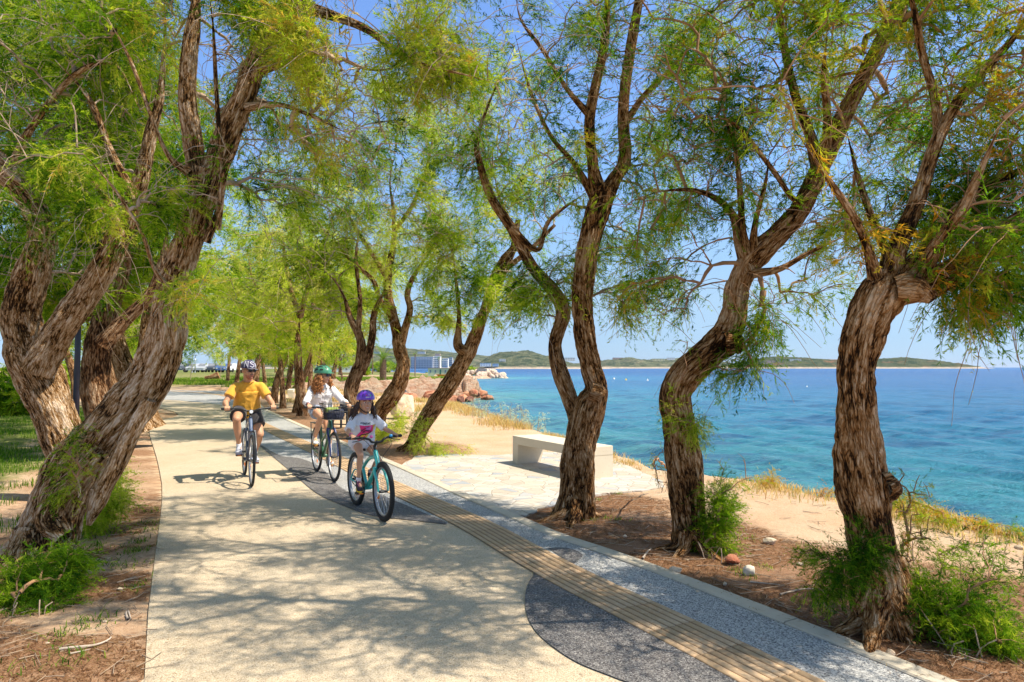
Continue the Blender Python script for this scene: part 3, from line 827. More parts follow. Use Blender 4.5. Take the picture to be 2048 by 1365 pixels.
        if wisps and cnt > n0:
            for q in r.integers(n0, cnt, wisps):
                p0 = P[q]; pj = P[par[q]] if par[q] >= 0 else p0 - [0, 0, .1]
                d = p0 - pj; d = d / max(1e-6, np.linalg.norm(d)) + r.normal(size=3) * .7; d[2] += .35; d /= np.linalg.norm(d)
                L_ = wl * r.uniform(.35, 1.2); m_ = 8; Q = [p0]
                for k_ in range(m_ - 1):
                    d = d + r.normal(size=3) * .13 + np.array([0, 0, -.10 - .02 * k_]); d /= np.linalg.norm(d); Q.append(Q[-1] + d * L_ / (m_ - 1))
                Q = np.array(Q); rq = np.linspace(min(r_twig * .95, rad[q]), r_twig * .35, m_)
                T = np.gradient(Q, axis=0); T /= np.linalg.norm(T, axis=1)[:, None]
                U = np.cross(T, np.array([.3, .5, .8])); U /= np.maximum(np.linalg.norm(U, axis=1)[:, None], 1e-9); Wv = np.cross(T, U); a3 = ang[:3] if sides > 3 else ang; a3 = np.linspace(0, 2*np.pi, 3, endpoint=False)
                ring = Q[:, None] + (U[:, None] * np.cos(a3)[None, :, None] + Wv[:, None] * np.sin(a3)[None, :, None]) * rq[:, None, None]
                V.append(ring.reshape(-1, 3)); idx = np.arange(m_ * 3).reshape(m_, 3) + off; j2 = np.roll(idx, -1, 1)
                Fs.append(np.stack([idx[:-1], j2[:-1], j2[1:], idx[1:]], -1).reshape(-1, 4)); off += m_ * 3
        if V:
            np_mesh(names[0], np.vstack(V) - s.base, np.vstack(Fs), twigm, s.root, smooth=True)
        # sprays along the last stretch of every leafy chain
        pp, dr, tt = [], [], []
        cn = fbm(att[:, 0] * 1.3, att[:, 1] * 1.3, att[:, 2] * 1.3, o=2, seed=s.seed + 90)
        for ai, ti in tips:
            if not leafy[ai]: continue
            i = ti; stretch = []
            while i >= n0 and len(stretch) < 4 and par[i] >= 0:
                stretch.append(i); i = par[i]
            tbase = tint[0] + (cn[ai] - .5) * 1.6 * tint[1] * 2 + r.normal() * tint[1] * .55
            for q in range(dens):
                k = stretch[r.integers(0, max(1, min(len(stretch), 3)))] if stretch else ti
                pk = par[k] if par[k] >= 0 else k
                f = r.random()
                p = P[k] * f + P[pk] * (1 - f) + r.normal(size=3) * spread * .35
                d = P[k] - P[pk]; ln_ = np.linalg.norm(d); d = d / ln_ if ln_ > 1e-6 else r.normal(size=3)
                pp.append(p); dr.append(d); tt.append(tbase + r.normal() * tint[1] * .5)
        if pp:
            make_leaves(names[1], np.array(pp) - s.base, np.array(dr), sc, tmpl, leafm, s.root, np.clip(np.array(tt), 0, 1), r, .6)
        return len(pp)

def blob(r, u, v, ru, rv, Z, rz, n, hollow=0.0, clump=0.0, seed=0):
    """n points in an ellipsoid whose middle is seen at (u, v) at depth Z; radii ru, rv in photo px, rz in metres"""
    c = W(u, v, Z); out = []
    rad = np.array([ru * Z / F, rz, rv * Z / F])
    while len(out) < n:
        q = r.uniform(-1, 1, size=(n * 2, 3)); q = q[(q ** 2).sum(1) <= 1]
        if hollow: q = q[(q ** 2).sum(1) > hollow ** 2]
        p = c + q * rad
        if clump:
            nz = fbm(p[:, 0] * 1.15, p[:, 1] * 1.15, p[:, 2] * 1.15, o=2, seed=seed)
            p = p[nz > min(clump, np.quantile(nz, .6))]
        out += list(p)
    out = out[:n]
    return np.array(out)
def crown(T, blobs, leafm, tmpl=SPR_H, twigm=None, dens=7, sc=1.0, tint=(.42, .2), mul=1.0, clump=.36, lf=.9, cf=2.0, **kw):
    A, Lf = [], []
    for i, b_ in enumerate(blobs):
        u, v, ru, rv, Z, rz, n = b_[:7]; pl = b_[7] if len(b_) > 7 else .85
        q = blob(T.r, u, v, ru, rv, Z, rz, int(n * mul * 1.3), clump=clump, seed=T.seed + i)
        A.append(q); nz = fbm(q[:, 0] * cf, q[:, 1] * cf, q[:, 2] * cf, o=2, seed=T.seed + 50); Lf.append((nz > np.quantile(nz, 1 - min(.97, pl * lf))) & (T.r.random(len(q)) < .94))
    for e_, d_ in T.ends:
        d_ = d_ / max(1e-6, np.linalg.norm(d_)); sp = .30 if Z < 9 else .5
        q = e_ + d_ * sp * 1.1 + T.r.normal(size=(7, 3)) * sp; A.append(q); Lf.append(T.r.random(7) < .6)
    A = np.vstack(A); Lf = np.concatenate(Lf)
    return T.grow(A, Lf, tmpl, leafm, twigm or m_twig, dens=int(dens * 1.5), wisps=int(len(A) * .45), wl=.75 if Z < 9 else 1.2, sc=sc, tint=tint, **kw)
def gbase(u, v):
    p = G(u, v); return (p[0], p[1], float(ground_z(p[0:1], p[1:2])[0]))

# ---- right hand row, nearest first
T = Tree(gbase(1765, 1262), "nearest tree on the right, thick knotted trunk with a pale burl", seed=101); T.rk = 0.86
Zt = 4.12
T.px([(1782,1290,80),(1772,1240,66),(1758,1180,58),(1750,1120,53),(1738,1040,52),(1728,985,57),(1720,930,55),(1716,870,51),(1712,800,46),(1714,740,44),(1724,680,46),(1744,625,52),(1768,585,56),(1782,552,40)], Zt, sides=110, ridged=.030, step=.014, flare=(.16,.55,5,.7), attach=False, lump=.16)
T.px([(1790,960,18),(1782,965,34),(1762,970,40)], 4.05, sides=40, ridged=.03, step=.012, attach=False, lump=.4)
T.px([(1760,600,38),(1800,580,40),(1850,572,36),(1900,548,33),(1960,505,28),(2048,440,24),(2160,370,19),(2290,250,12)], [4.12,4.1,4.0,3.9], sides=60, ridged=.024, step=.016)
T.px([(1770,590,40),(1783,530,27),(1805,470,22),(1835,400,18),(1880,270,15),(1940,170,13),(2040,60,10),(2120,-80,7)], [4.12,4.2,4.3], sides=40, ridged=.014, step=.02)
T.px([(1760,590,24),(1736,500,11),(1705,430,9),(1650,350,7),(1590,260,5)], [4.1,4.0,3.9], sides=16, ridged=.004)
T.px([(1770,580,26),(1775,520,12),(1745,440,9),(1715,350,7),(1690,250,5)], [4.1,4.3,4.5], sides=16, ridged=.004)
T.px([(1800,565,30),(1850,500,16),(1905,430,13),(1970,375,11),(2060,330,8),(2160,250,5)], [4.1,4.25,4.4], sides=24, ridged=.008)
T.px([(1880,270,13),(1868,190,10),(1845,110,9),(1830,30,8),(1800,-90,6)], [4.3,4.3,4.2], sides=18, ridged=.006)
T.px([(1835,560,26),(1880,480,16),(1925,420,13),(1965,330,9),(2010,230,7)], [4.05,3.8,3.6], sides=20, ridged=.008)
T.px([(1866,600,15),(1850,588,26),(1820,575,34),(1790,578,30)], [3.9,3.98], sides=36, ridged=.014, step=.012, attach=False, lump=.35)
T.px([(1720,1235,8),(1722,1200,26),(1735,1150,30),(1745,1100,22)], [4.05,4.1], sides=40, ridged=.03, step=.014, attach=False, lump=.3)
T.px([(1845,1260,6),(1832,1215,24),(1800,1160,30),(1775,1100,24)], [4.15,4.15], sides=40, ridged=.03, step=.014, attach=False, lump=.3)
T.roots(6, .50, .085, .4)
T.stem_done(m_bark)
crown(T, [(1910,320,170,190,4.3,.8,120),(2080,420,170,200,4.1,.8,150),(2010,585,100,55,4.0,.5,52,.95),(1930,490,120,100,4.0,.5,55),(1960,80,240,170,4.35,1.0,150),
          (1700,-260,420,260,4.3,1.4,210),(2330,60,260,400,4.0,1.1,110),(1730,440,70,100,4.1,.5,22,.7),(1750,-470,460,200,3.8,.9,90,.9),(1150,-650,330,260,4.0,1.2,110,.9)], m_leaf_o, dens=7, lf=.62, sc=.9, cf=2.6, tint=(.46,.27), twigm=m_twig_o, clump=.46)

T = Tree(gbase(1378, 1100), "bent tree leaning right over the water, second from the right, green shoots at its foot", seed=102); T.rk = 0.86
T.px([(1384,1125,50),(1382,1095,45),(1378,1050,41),(1374,980,42),(1366,910,42),(1356,840,38),(1350,790,38),(1368,752,38),(1400,722,38),(1434,692,37),(1460,655,33),(1470,615,29),(1476,575,27),(1492,535,28),(1518,505,31),(1555,470,27),(1600,420,24),(1640,340,22),(1680,250,20),(1725,160,19),(1765,80,18),(1800,0,16),(1860,-130,12),(1930,-260,8)], [6.02,6.05,6.0,5.8,5.6], sides=96, ridged=.024, step=.018, flare=(.14,.35,6,.3), attach=False, lump=.13)
T.px([(1600,420,22),(1680,250,19),(1765,80,17),(1860,-130,12)], [5.8,5.7,5.6], sides=8, ridged=0)
T.px([(1484,700,14),(1470,690,26),(1445,690,30)], 5.85, sides=30, ridged=.02, step=.014, attach=False, lump=.4)
T.px([(1500,545,20),(1480,490,13),(1462,425,9),(1405,385,6),(1330,382,4),(1270,400,3)], [5.9,6.0,6.1], sides=16, ridged=.004)
T.px([(1500,520,18),(1486,470,10),(1480,380,7),(1470,300,5),(1440,200,4)], [5.9,5.8,5.7], sides=14, ridged=.004)
T.px([(1505,525,16),(1510,450,7),(1530,370,5),(1540,300,4)], [5.9,5.6], sides=12, ridged=.002)
T.px([(1640,345,20),(1618,265,12),(1590,190,10),(1570,100,9),(1553,0,8),(1520,-120,6)], [5.75,5.8,5.9], sides=20, ridged=.006)
T.px([(1645,335,18),(1655,250,10),(1648,150,8),(1655,60,6)], [5.75,5.5,5.3], sides=16, ridged=.004)
T.px([(1505,548,12),(1560,538,7),(1620,505,5),(1700,468,4)], [5.85,5.7], sides=12, ridged=.002)
T.px([(1625,380,16),(1590,400,7),(1545,340,6),(1470,250,5),(1400,230,4)], [5.7,5.6,5.5], sides=12, ridged=.003)
T.roots(6, .42, .07, .1, .12)
T.stem_done(m_bark)
crown(T, [(1335,490,90,120,6.2,.7,40,.85),(1300,600,80,45,6.3,.6,18,.95),(1480,320,150,130,5.9,.9,90,.7),(1590,570,110,50,5.8,.6,16,.8),(1680,460,90,90,6.3,.5,36),(1400,200,130,120,6.0,.9,80),(1700,200,190,190,6.7,.7,130),
          (1500,60,230,140,5.9,1,150),(1740,-220,380,260,5.6,1.3,200),(1250,-250,250,260,5.9,1.2,110),(1505,655,32,60,5.75,.25,26,.95),(1475,728,50,22,5.7,.25,14,.95)], m_leaf_o, dens=7, lf=.60, sc=.95, cf=2.6, tint=(.40,.27), twigm=m_twig_o, clump=.44)

T = Tree(gbase(1150, 1034), "forked tree standing beside the concrete bench, two stems parting low", seed=103); T.rk = 0.84
T.px([(1148,1050,48),(1148,1032,43),(1150,985,37),(1155,925,38),(1165,865,40),(1180,815,38),(1192,780,29),(1182,735,26),(1172,690,26),(1165,620,26),(1167,560,27),(1180,480,27),(1200,410,29),(1208,375,22)], [7.25,7.2,7.1], sides=90, ridged=.028, step=.020, flare=(.15,.6,5,.2), attach=False, lump=.14)
T.px([(1172,1042,26),(1174,990,19),(1172,930,20),(1165,880,22)], 7.12, sides=40, ridged=.024, step=.02, attach=False, lump=.2)
T.px([(1205,792,20),(1196,786,26),(1180,780,24)], 7.05, sides=30, ridged=.02, step=.016, attach=False, lump=.4)
T.px([(1165,880,24),(1146,815,19),(1122,750,21),(1110,690,17),(1126,625,18),(1106,582,17),(1062,530,14),(1022,455,13),(985,400,11),(960,330,10),(955,275,9),(985,190,7),(1005,150,5),(1030,90,4)], [7.3,7.5,7.6,7.4], sides=44, ridged=.014, step=.022)
T.px([(1205,400,26),(1230,358,18),(1250,318,16),(1246,230,14),(1256,130,13),(1278,0,11),(1300,-130,8),(1340,-260,5)], [7.2,7.3,7.3], sides=30, ridged=.012, step=.03)
T.px([(1198,395,24),(1186,335,14),(1180,230,13),(1205,110,11),(1215,0,9),(1200,-120,6)], [7.15,7.1,7.0], sides=26, ridged=.010, step=.03)
T.px([(1183,235,10),(1135,180,6),(1085,100,5),(1042,40,4.5),(1030,-20,3)], [7.1,7.0], sides=12, ridged=.002)
T.px([(1190,400,12),(1150,330,7),(1100,270,5.5),(1060,180,4.5),(1030,70,3.5)], [7.15,7.3], sides=12, ridged=.002)
T.px([(1248,250,9),(1290,190,7),(1350,130,5),(1400,60,4)], [7.3,7.2], sides=12, ridged=.002)
T.px([(1022,455,9),(1075,500,6),(1100,440,5),(1180,380,4)], [7.4,7.6], sides=10, ridged=.002)
T.roots(6, .55, .085, .7, .14)
T.stem_done(m_bark)
crown(T, [(1120,560,80,75,7.5,.7,40,.95),(1290,590,80,50,7.4,.6,26,.95),(1050,590,60,60,7.6,.6,26,.95),(1260,450,100,80,7.6,.6,50,.95),(1310,300,100,120,7.5,.7,60,.85),(1090,330,110,110,7.5,.8,60,.5),
          (1110,120,120,110,7.0,.8,60,.22),(1260,90,130,130,7.2,.8,80,.55),(1220,-220,280,200,7.2,1.2,120,.8),(950,280,70,100,7.5,.6,34,.5),(1370,100,90,110,7.2,.7,50,.8)], m_leaf, dens=7, lf=.66, sc=1.05, cf=2.4, tint=(.30,.24), clump=.42)

tick("right3")
# ---- left hand side
T = Tree(gbase(72, 1128), "huge pale trunk sprawling low beside the path at left, then forking", seed=104); T.rk = 0.72
T.px([(40,1165,92),(75,1115,82),(102,1050,76),(130,985,74),(165,925,76),(212,868,66),(262,810,64),(308,745,60),(332,680,52),(338,620,46),(350,560,40),(370,500,39),(395,430,40),(410,370,38),(415,335,30)], [5.5,5.7,5.8,5.7,5.6], sides=120, ridged=.032, step=.020, flare=(.2,.35,6,.5), attach=False, lump=.17)
T.px([(130,1075,24),(100,1040,36),(120,990,34),(160,950,30),(200,905,26)], [5.35,5.5], sides=50, ridged=.02, step=.018, attach=False, lump=.3)
T.px([(178,1050,8),(196,1000,24),(232,930,26),(262,870,22),(300,800,18)], [5.4,5.45], sides=44, ridged=.02, step=.018, attach=False, lump=.25)
T.px([(405,400,32),(392,335,28),(382,260,26),(374,200,24),(378,120,23),(386,60,21),(392,0,18),(400,-120,12)], [5.6,5.6,5.7], sides=60, ridged=.018, step=.02)
T.px([(405,400,36),(430,330,34),(458,260,33),(490,190,31),(515,120,30),(550,50,32),(600,-5,29),(680,-70,20),(760,-130,14)], [5.6,5.7,5.7,5.5], sides=64, ridged=.020, step=.02)
T.px([(412,485,12),(442,400,8),(440,300,7),(432,170,6),(425,40,5),(410,-60,4)], [5.4,5.3], sides=14, ridged=.002)
T.px([(436,460,8),(448,350,9),(470,300,6),(500,210,4)], [5.35,5.2], sides=12, ridged=.002)
T.px([(590,10,22),(660,30,14),(735,60,11),(800,110,9),(850,132,7),(930,150,5),(1000,170,3)], [5.5,5.3,5.2], sides=22, ridged=.006)
T.px([(520,140,16),(590,120,8),(660,110,6),(740,140,4.5),(820,130,3.5)], [5.6,5.2], sides=12, ridged=.002)
T.px([(495,215,14),(560,210,7),(640,240,5),(700,270,3.5)], [5.6,5.3], sides=12, ridged=.002)
T.px([(390,0,14),(330,-60,9),(240,-120,7)], [5.7,5.6], sides=12, ridged=.002)
T.px([(355,590,8),(310,540,6),(285,470,5),(230,380,4),(150,290,3)], [5.35,4.9], sides=10, ridged=0)
T.px([(378,345,14),(330,300,6),(260,120,5),(200,10,4)], [5.5,5.2], sides=10, ridged=0)
T.roots(6, .6, .12, .3, .16)
T.stem_done(m_bark_g)
crown(T, [(560,150,120,110,6.3,.9,80,.6),(740,110,180,90,5.5,.9,140,.75),(650,280,110,80,6.0,.7,70,.6),(900,90,100,60,5.3,.6,60,.85),(620,-200,480,190,5.6,1.3,190,.85),(470,230,90,150,6.4,.5,46,.7),
          (335,410,55,45,5.2,.2,20,.95),(372,585,40,22,5.1,.2,10,.98),(430,20,110,90,5.2,.5,56,.8),(250,40,110,120,5.8,.7,70,.85),(560,390,70,60,6.0,.5,26,.8),(610,90,50,60,5.1,.3,22,.8)], m_leaf, dens=8, lf=.62, sc=.92, cf=2.2, tint=(.46,.28), clump=.42)

T = Tree(gbase(150, 985), "dark furrowed trunk splitting in a wide Y behind the sprawling trunk at left", seed=105); T.rk = 0.70
T.px([(165,1010,68),(155,960,60),(130,890,57),(108,830,55),(85,770,60),(62,710,64),(55,670,52)], [8.3,8.1], sides=96, ridged=.036, step=.026, flare=(.2,.3,5,.1), attach=False, lump=.15)
T.px([(55,700,52),(42,640,50),(52,590,48),(72,530,44),(84,470,38),(62,405,34),(20,350,36),(-30,300,34),(-90,240,26),(-140,140,16)], [8.1,7.9,7.5], sides=70, ridged=.034, step=.026)
T.px([(75,740,46),(120,660,42),(165,600,38),(208,535,36),(238,470,33),(262,410,27),(285,345,22),(300,270,18),(320,190,14),(330,60,10),(325,-60,7)], [8.0,7.8,7.6], sides=64, ridged=.030, step=.026)
T.px([(270,400,16),(220,300,10),(180,200,8),(110,120,6)], [7.6,7.3], sides=14, ridged=.002)
T.px([(20,350,16),(60,260,10),(150,150,8),(230,130,6),(280,220,4)], [7.8,7.2], sides=14, ridged=.002)
T.px([(240,470,14),(200,380,7),(120,330,5)], [7.6,7.0], sides=10, ridged=0)
T.stem_done(m_bark_g)
crown(T, [(150,290,170,120,8.4,.8,130),(90,110,230,140,7.9,1.2,190),(30,450,50,50,7.3,.5,16,.95),(165,430,80,40,6.9,.3,24,.95),(150,330,90,50,6.9,.4,44,.95),(290,140,130,140,8.3,.9,110),(100,-160,450,170,7.5,1.4,170),(-120,250,120,300,7.6,1,90),(180,540,60,60,9.0,.5,30)],
      m_leaf, dens=8, sc=1.0, lf=.68, cf=2.0, tint=(.24,.28), clump=.36)

T = Tree(gbase(200, 872), "dark upright trunk just behind the lamp post on the left", seed=106); T.rk = 0.75
T.px([(212,885,44),(204,850,36),(192,780,36),(196,700,34),(215,620,30),(235,560,27),(252,490,22),(262,400,18),(240,300,14),(255,180,11),(280,60,8)], [11.6,11.5,11.2], sides=70, ridged=.028, step=.035, flare=(.2,.3,5,.1))
T.px([(205,690,26),(250,640,18),(300,590,15),(325,520,12),(340,430,9)], [11.3,11.6], sides=30, ridged=.014)
T.stem_done(m_bark_f)
crown(T, [(200,380,180,150,11.5,1.3,150),(120,200,220,140,11.5,1.6,230),(80,40,260,110,11.5,1.6,160),(330,300,120,170,11.8,1.3,130),(60,560,90,70,11.6,.9,60),(230,560,90,70,12,.8,50)], m_leaf, tmpl=SPR_M, dens=9, sc=1.2, tint=(.26,.22), clump=.3)

T = Tree(gbase(285, 852), "pale grey leaning trunk seen in the gap between the big left trunks", seed=107); T.rk = 0.85
T.px([(300,860,30),(285,820,27),(262,765,24),(242,715,22),(228,665,20),(225,610,17),(232,540,13),(245,450,10)], [13.6,13.4], sides=40, ridged=.02, step=.05, flare=(.2,.3,5,.1))
T.px([(262,765,16),(285,710,14),(292,640,11),(300,560,8)], [13.4,13.2], sides=24, ridged=.01)
T.stem_done(m_bark_g)
crown(T, [(280,480,120,130,13.5,1.4,130),(230,330,140,120,13.5,1.4,110),(330,620,50,60,14,.8,30)], m_leaf, tmpl=SPR_M, dens=9, sc=1.2, tint=(.32,.22), clump=.3)

tick("left")
# ---- middle distance on the seaward side of the path
T = Tree(gbase(822, 906), "slender trunk leaning right towards the sea behind the end of the terrace", seed=108); T.rk = 0.8
T.px([(815,915,26),(826,895,21),(843,855,20),(872,808,21),(905,760,21),(935,708,19),(952,668,16),(966,630,13),(988,585,12),(1008,540,11),(1028,492,9),(1036,440,7)], [12.9,12.6], sides=48, ridged=.026, step=.035, flare=(.2,.5,5,.1), attach=False, lump=.16)
T.px([(935,705,16),(916,690,12),(918,640,6),(914,580,5),(905,500,4)], [12.7,12.9], sides=14, ridged=.004)
T.px([(966,630,11),(985,560,9),(1005,520,8),(1030,480,7),(1000,400,6),(985,330,4)], [12.6,12.4], sides=14, ridged=.004)
T.px([(1008,540,8),(1060,500,6),(1110,450,4)], [12.5,12.2], sides=10, ridged=0)
T.stem_done(m_bark)
crown(T, [(980,470,130,100,12.6,1.3,110,.85),(880,400,110,110,12.8,1.2,95,.75),(1000,590,90,60,12.5,1,56,.95),(905,590,60,60,12.7,.9,40,.9),(1060,330,120,90,12.5,1.3,80,.8),(930,280,110,80,12.7,1.2,60,.8),(1000,200,110,90,12.8,1.2,50,.6)], m_leaf, tmpl=SPR_M, dens=8, lf=.66, sc=1.0, tint=(.42,.26), clump=.38)

T = Tree(gbase(748, 880), "curving brown trunk rising right behind the child, pale rock beside it", seed=109); T.rk = 0.74
T.px([(738,892,30),(748,868,24),(758,828,22),(782,795,24),(800,762,22),(806,730,18),(800,700,19),(795,670,16),(786,630,13),(776,590,12),(777,540,11),(788,480,9),(786,420,8),(780,360,7),(792,300,5)], [15.6,15.8], sides=44, ridged=.03, step=.045, flare=(.2,.4,5,.1), lump=.16)
T.px([(798,700,15),(808,665,11),(820,620,9),(815,585,8),(835,540,6),(880,480,4)], [15.7,15.5], sides=16, ridged=.006)
T.px([(788,640,10),(760,600,8),(745,560,6),(700,520,5),(660,470,3)], [15.7,15.4], sides=14, ridged=.003)
T.px([(777,560,8),(720,470,5),(690,420,4)], [15.7,16], sides=10, ridged=0)
T.px([(785,470,7),(830,400,5),(860,310,4),(870,220,3)], [15.7,15.6], sides=10, ridged=0)
T.stem_done(m_bark)
crown(T, [(800,430,140,110,15.7,1.6,130,.6),(700,480,120,100,15.7,1.5,95,.6),(860,520,90,80,15.8,1.2,70,.9),(780,280,130,100,15.7,1.5,90,.8),(860,180,150,110,15.7,1.6,110,.8),(680,220,120,110,15.6,1.5,80,.8),(880,620,60,60,15.6,1,44,.95),(680,600,70,60,15.6,1,40,.7)], m_leaf_y, tmpl=SPR_M, dens=8, lf=.66, sc=1.05, tint=(.45,.28), clump=.36)

T = Tree(gbase(716, 882), "mottled trunk behind the woman's basket bending left then splitting", seed=110); T.rk = 0.74
T.px([(712,895,26),(714,860,22),(710,820,21),(702,785,21),(712,750,19),(722,725,16),(722,690,13),(716,665,11),(700,635,9),(690,600,7),(668,560,6),(630,535,4)], [15.0,15.2], sides=40, ridged=.028, step=.045, flare=(.2,.4,5,.1), lump=.16)
T.px([(720,745,15),(735,715,12),(745,670,10),(748,630,9),(765,590,7),(780,560,5)], [15.1,15.0], sides=18, ridged=.008)
T.px([(716,665,9),(720,600,6),(712,520,5),(720,440,3)], [15.1,15.3], sides=12, ridged=.003)
T.stem_done(m_bark_f)
crown(T, [(660,480,130,100,15.2,1.5,110,.65),(600,580,80,80,15.3,1.3,60,.8),(640,360,120,100,15.5,1.5,90,.8),(740,620,50,50,15.3,1,26,.8)], m_leaf_y, tmpl=SPR_M, dens=8, lf=.66, sc=1.05, tint=(.40,.28), clump=.36)

tick("mid")
def generic(bx, by, h, cr, seed, label, leafm=m_leaf_y, lean=None, n=170, tmpl=SPR_F, low=1.9, group=None, tint=(.42, .28), barkm=m_bark_f, sc=1.25, r0=.15, bare=.25, stems=2):
    bz = float(ground_z(np.array([bx]), np.array([by]))[0])
    T = Tree((bx, by, bz), label, group=group, seed=seed)
    r = T.r
    la = r.uniform(0, 6.28) if lean is None else lean
    ld = np.array([math.cos(la), math.sin(la), 0])
    hb = h * r.uniform(.30, .38)
    p = [np.array([bx, by, bz - .15])]
    p.append(p[0] + ld * .15 + [0, 0, hb * .4]); p.append(p[1] + ld * r.uniform(.1, .5) + [0, 0, hb * .45]); p.append(p[2] + ld * r.uniform(-.2, .4) + [0, 0, hb * .35])
    T.limb(p, [r0 * 1.3, r0, r0 * .9, r0 * .8], sides=20, ridged=.02, step=.08, flare=(.2, .4, 5, 0))
    top = p[-1]
    for k in range(stems):
        az = la + (k + .5) * 6.28 / stems + r.uniform(-.5, .5); d = np.array([math.cos(az), math.sin(az), 0])
        q = [top - [0, 0, .1]]
        for j in range(4): q.append(q[-1] + d * r.uniform(.1, .5) * cr / 3 + np.array([0, 0, (h - hb) * .17]) + r.normal(size=3) * .12)
        T.limb(q, [r0 * .7, r0 * .5, r0 * .4, r0 * .28, r0 * .15], sides=12, ridged=.01, step=.10)
    T.stem_done(barkm)
    c = np.array([bx, by, bz]) + ld * .5
    A = []
    while len(A) < n:
        q = r.uniform(-1, 1, size=(n * 3, 3)); rr_ = (q ** 2).sum(1); q = q[(rr_ < 1) & (rr_ > .12)]
        pt = c + q * np.array([cr, cr, (h - low) / 2]) + np.array([0, 0, (h + low) / 2])
        nz = fbm(pt[:, 0] * .8, pt[:, 1] * .8, pt[:, 2] * .8, o=2, seed=seed)
        A += list(pt[nz > min(.38, np.quantile(nz, .6))])
    A = np.array(A[:n]); Lf = r.random(n) > bare
    if by < 34: tmpl, dn, sc = SPR_M, 22, 1.45
    else: dn = 15
    T.grow(A, Lf, tmpl, leafm, m_twig, dens=dn, wisps=60, wl=1.4, sc=sc, tint=tint, r_twig=.0055, sides=3, spread=.3, maxseg=.4)
    return T
def kerb_pos(y, off):
    x = np.interp(y, KERB_OUT[:, 1], KERB_OUT[:, 0]); return x + off
GRP = "row of tamarisks shading the far path"
gl = [ # u, v of the foot as seen, height, crown radius
 (607, 833, 8.2, 4.0, "straight brown trunk directly left of the green helmeted rider", {}),
 (590, 826, 6.2, 2.6, "thin trunk leaning right just behind the pale stone block", dict(lean=.3, r0=.10)),
 (566, 817, 8.0, 3.8, "slim upright trunk to the left of the pale stone block", dict(r0=.10)),
 (640, 806, 7.4, 3.6, "Y shaped pale trunk above the green helmet", {}),
 (546, 806, 8.2, 4.2, "trunk leaning right behind the yellow shirt's shoulder", dict(lean=.2)),
 (505, 786, 8.6, 4.6, "twisted trunk seen over the capped rider's shoulder", dict(lean=2.8)),
 (472, 778, 8.8, 4.8, "thick double trunk left of the capped rider's head", dict(lean=1.0)),
 (455, 770, 8.4, 4.6, "last tree before the bend where the path turns left", {}),
 (575, 783, 6.2, 2.8, "shaded trunk in the grove behind the stone block", {}),
 (620, 786, 6.0, 2.8, "far grove tree above the stone block and nearest the gully", {}),
 (530, 774, 6.4, 3.0, "grove tree behind the riders, between the two helmets' heights", {}),
 (655, 772, 6.0, 2.6, "far tree at the seaward end of the grove", dict(bare=.5)),
]
for i, (u, v, h, cr, lab, kw) in enumerate(gl):
    p = G(u, v)
    generic(p[0], p[1], h, cr, 200 + i, lab, group=GRP, n=int((170 if p[1] < 30 else 130) * (cr / 3.2) ** 1.7), tint=(.40 + .05 * ((i * 7) % 3), .28), **kw)
gl2 = [(-30, 118, 7, 5.5, "low wide tree at the back of the far green, left of the pavilion", m_leaf_y), (-44, 125, 8, 6, "dark tree behind the capped rider at the far end of the green", m_leaf), (-36, 140, 8, 6, "pale tree behind the pavilion roof", m_leaf_y), (-15.5, 58, 6.8, 3.6, "tree on the far green between the grove and the red bank", m_leaf_y), (-21, 66, 7, 4, "leafy tree standing before the pavilion on the far green", m_leaf), (-13.5, 22.8, 8.4, 4.4, "tall leafy tree hanging over the left side of the path before the bend", m_leaf_y), (-15.8, 41, 8.8, 4.6, "bright leafy tree hanging over the bend behind the capped rider", m_leaf_y), (-9.9, 17, 7.2, 3.2, "dark bushy tree on the lawn behind the lamp post", m_leaf), (-13.5, 20, 7.5, 3.6, "broad tree on the lawn at the far left edge", m_leaf), (-16.0, 27, 7.4, 3.8, "rounded tree on the lawn left of the path bend", m_leaf_y),
       (-22.0, 34, 7.5, 4.0, "bright tree left of the bend seen beside the sprawling trunk", m_leaf_y), (-22.5, 24, 7.6, 4.0, "dense dark tree deep in the lawn at left", m_leaf), (-39, 44, 8.5, 5.0, "tree on the inside of the path bend near the cars", m_leaf_y),
       (-32, 62, 8, 4.4, "tree across the bend in front of the car park", m_leaf_y), (-24, 72, 8, 4.4, "tree beyond the bend above the capped rider", m_leaf_y), (-40, 68, 8, 4.4, "tree left of the car park lawn", m_leaf_y), (-50, 96, 9, 5.5, "broad tree standing beside the parked cars", m_leaf),
       (-38, 100, 9, 5.5, "tree behind the parked cars, half shaded", m_leaf), (-28, 92, 8.5, 5, "pale green tree at the back of the park", m_leaf_y), (-64, 110, 10, 6, "tall tree closing the car park at left", m_leaf), (-11.5, 12.2, 6.8, 2.8, "leafy tree on the shaded lawn at the left margin", m_leaf)]
for i, (x, y, h, cr, lab, lm) in enumerate(gl2):
    generic(x, y, h, cr, 300 + i, lab, leafm=lm, group="trees on the park lawn", n=150, low=2.2 if y < 40 else 1.2, tint=(.36, .28), r0=.2, sc=1.25 if y < 60 else 1.9)
tick("end trees")
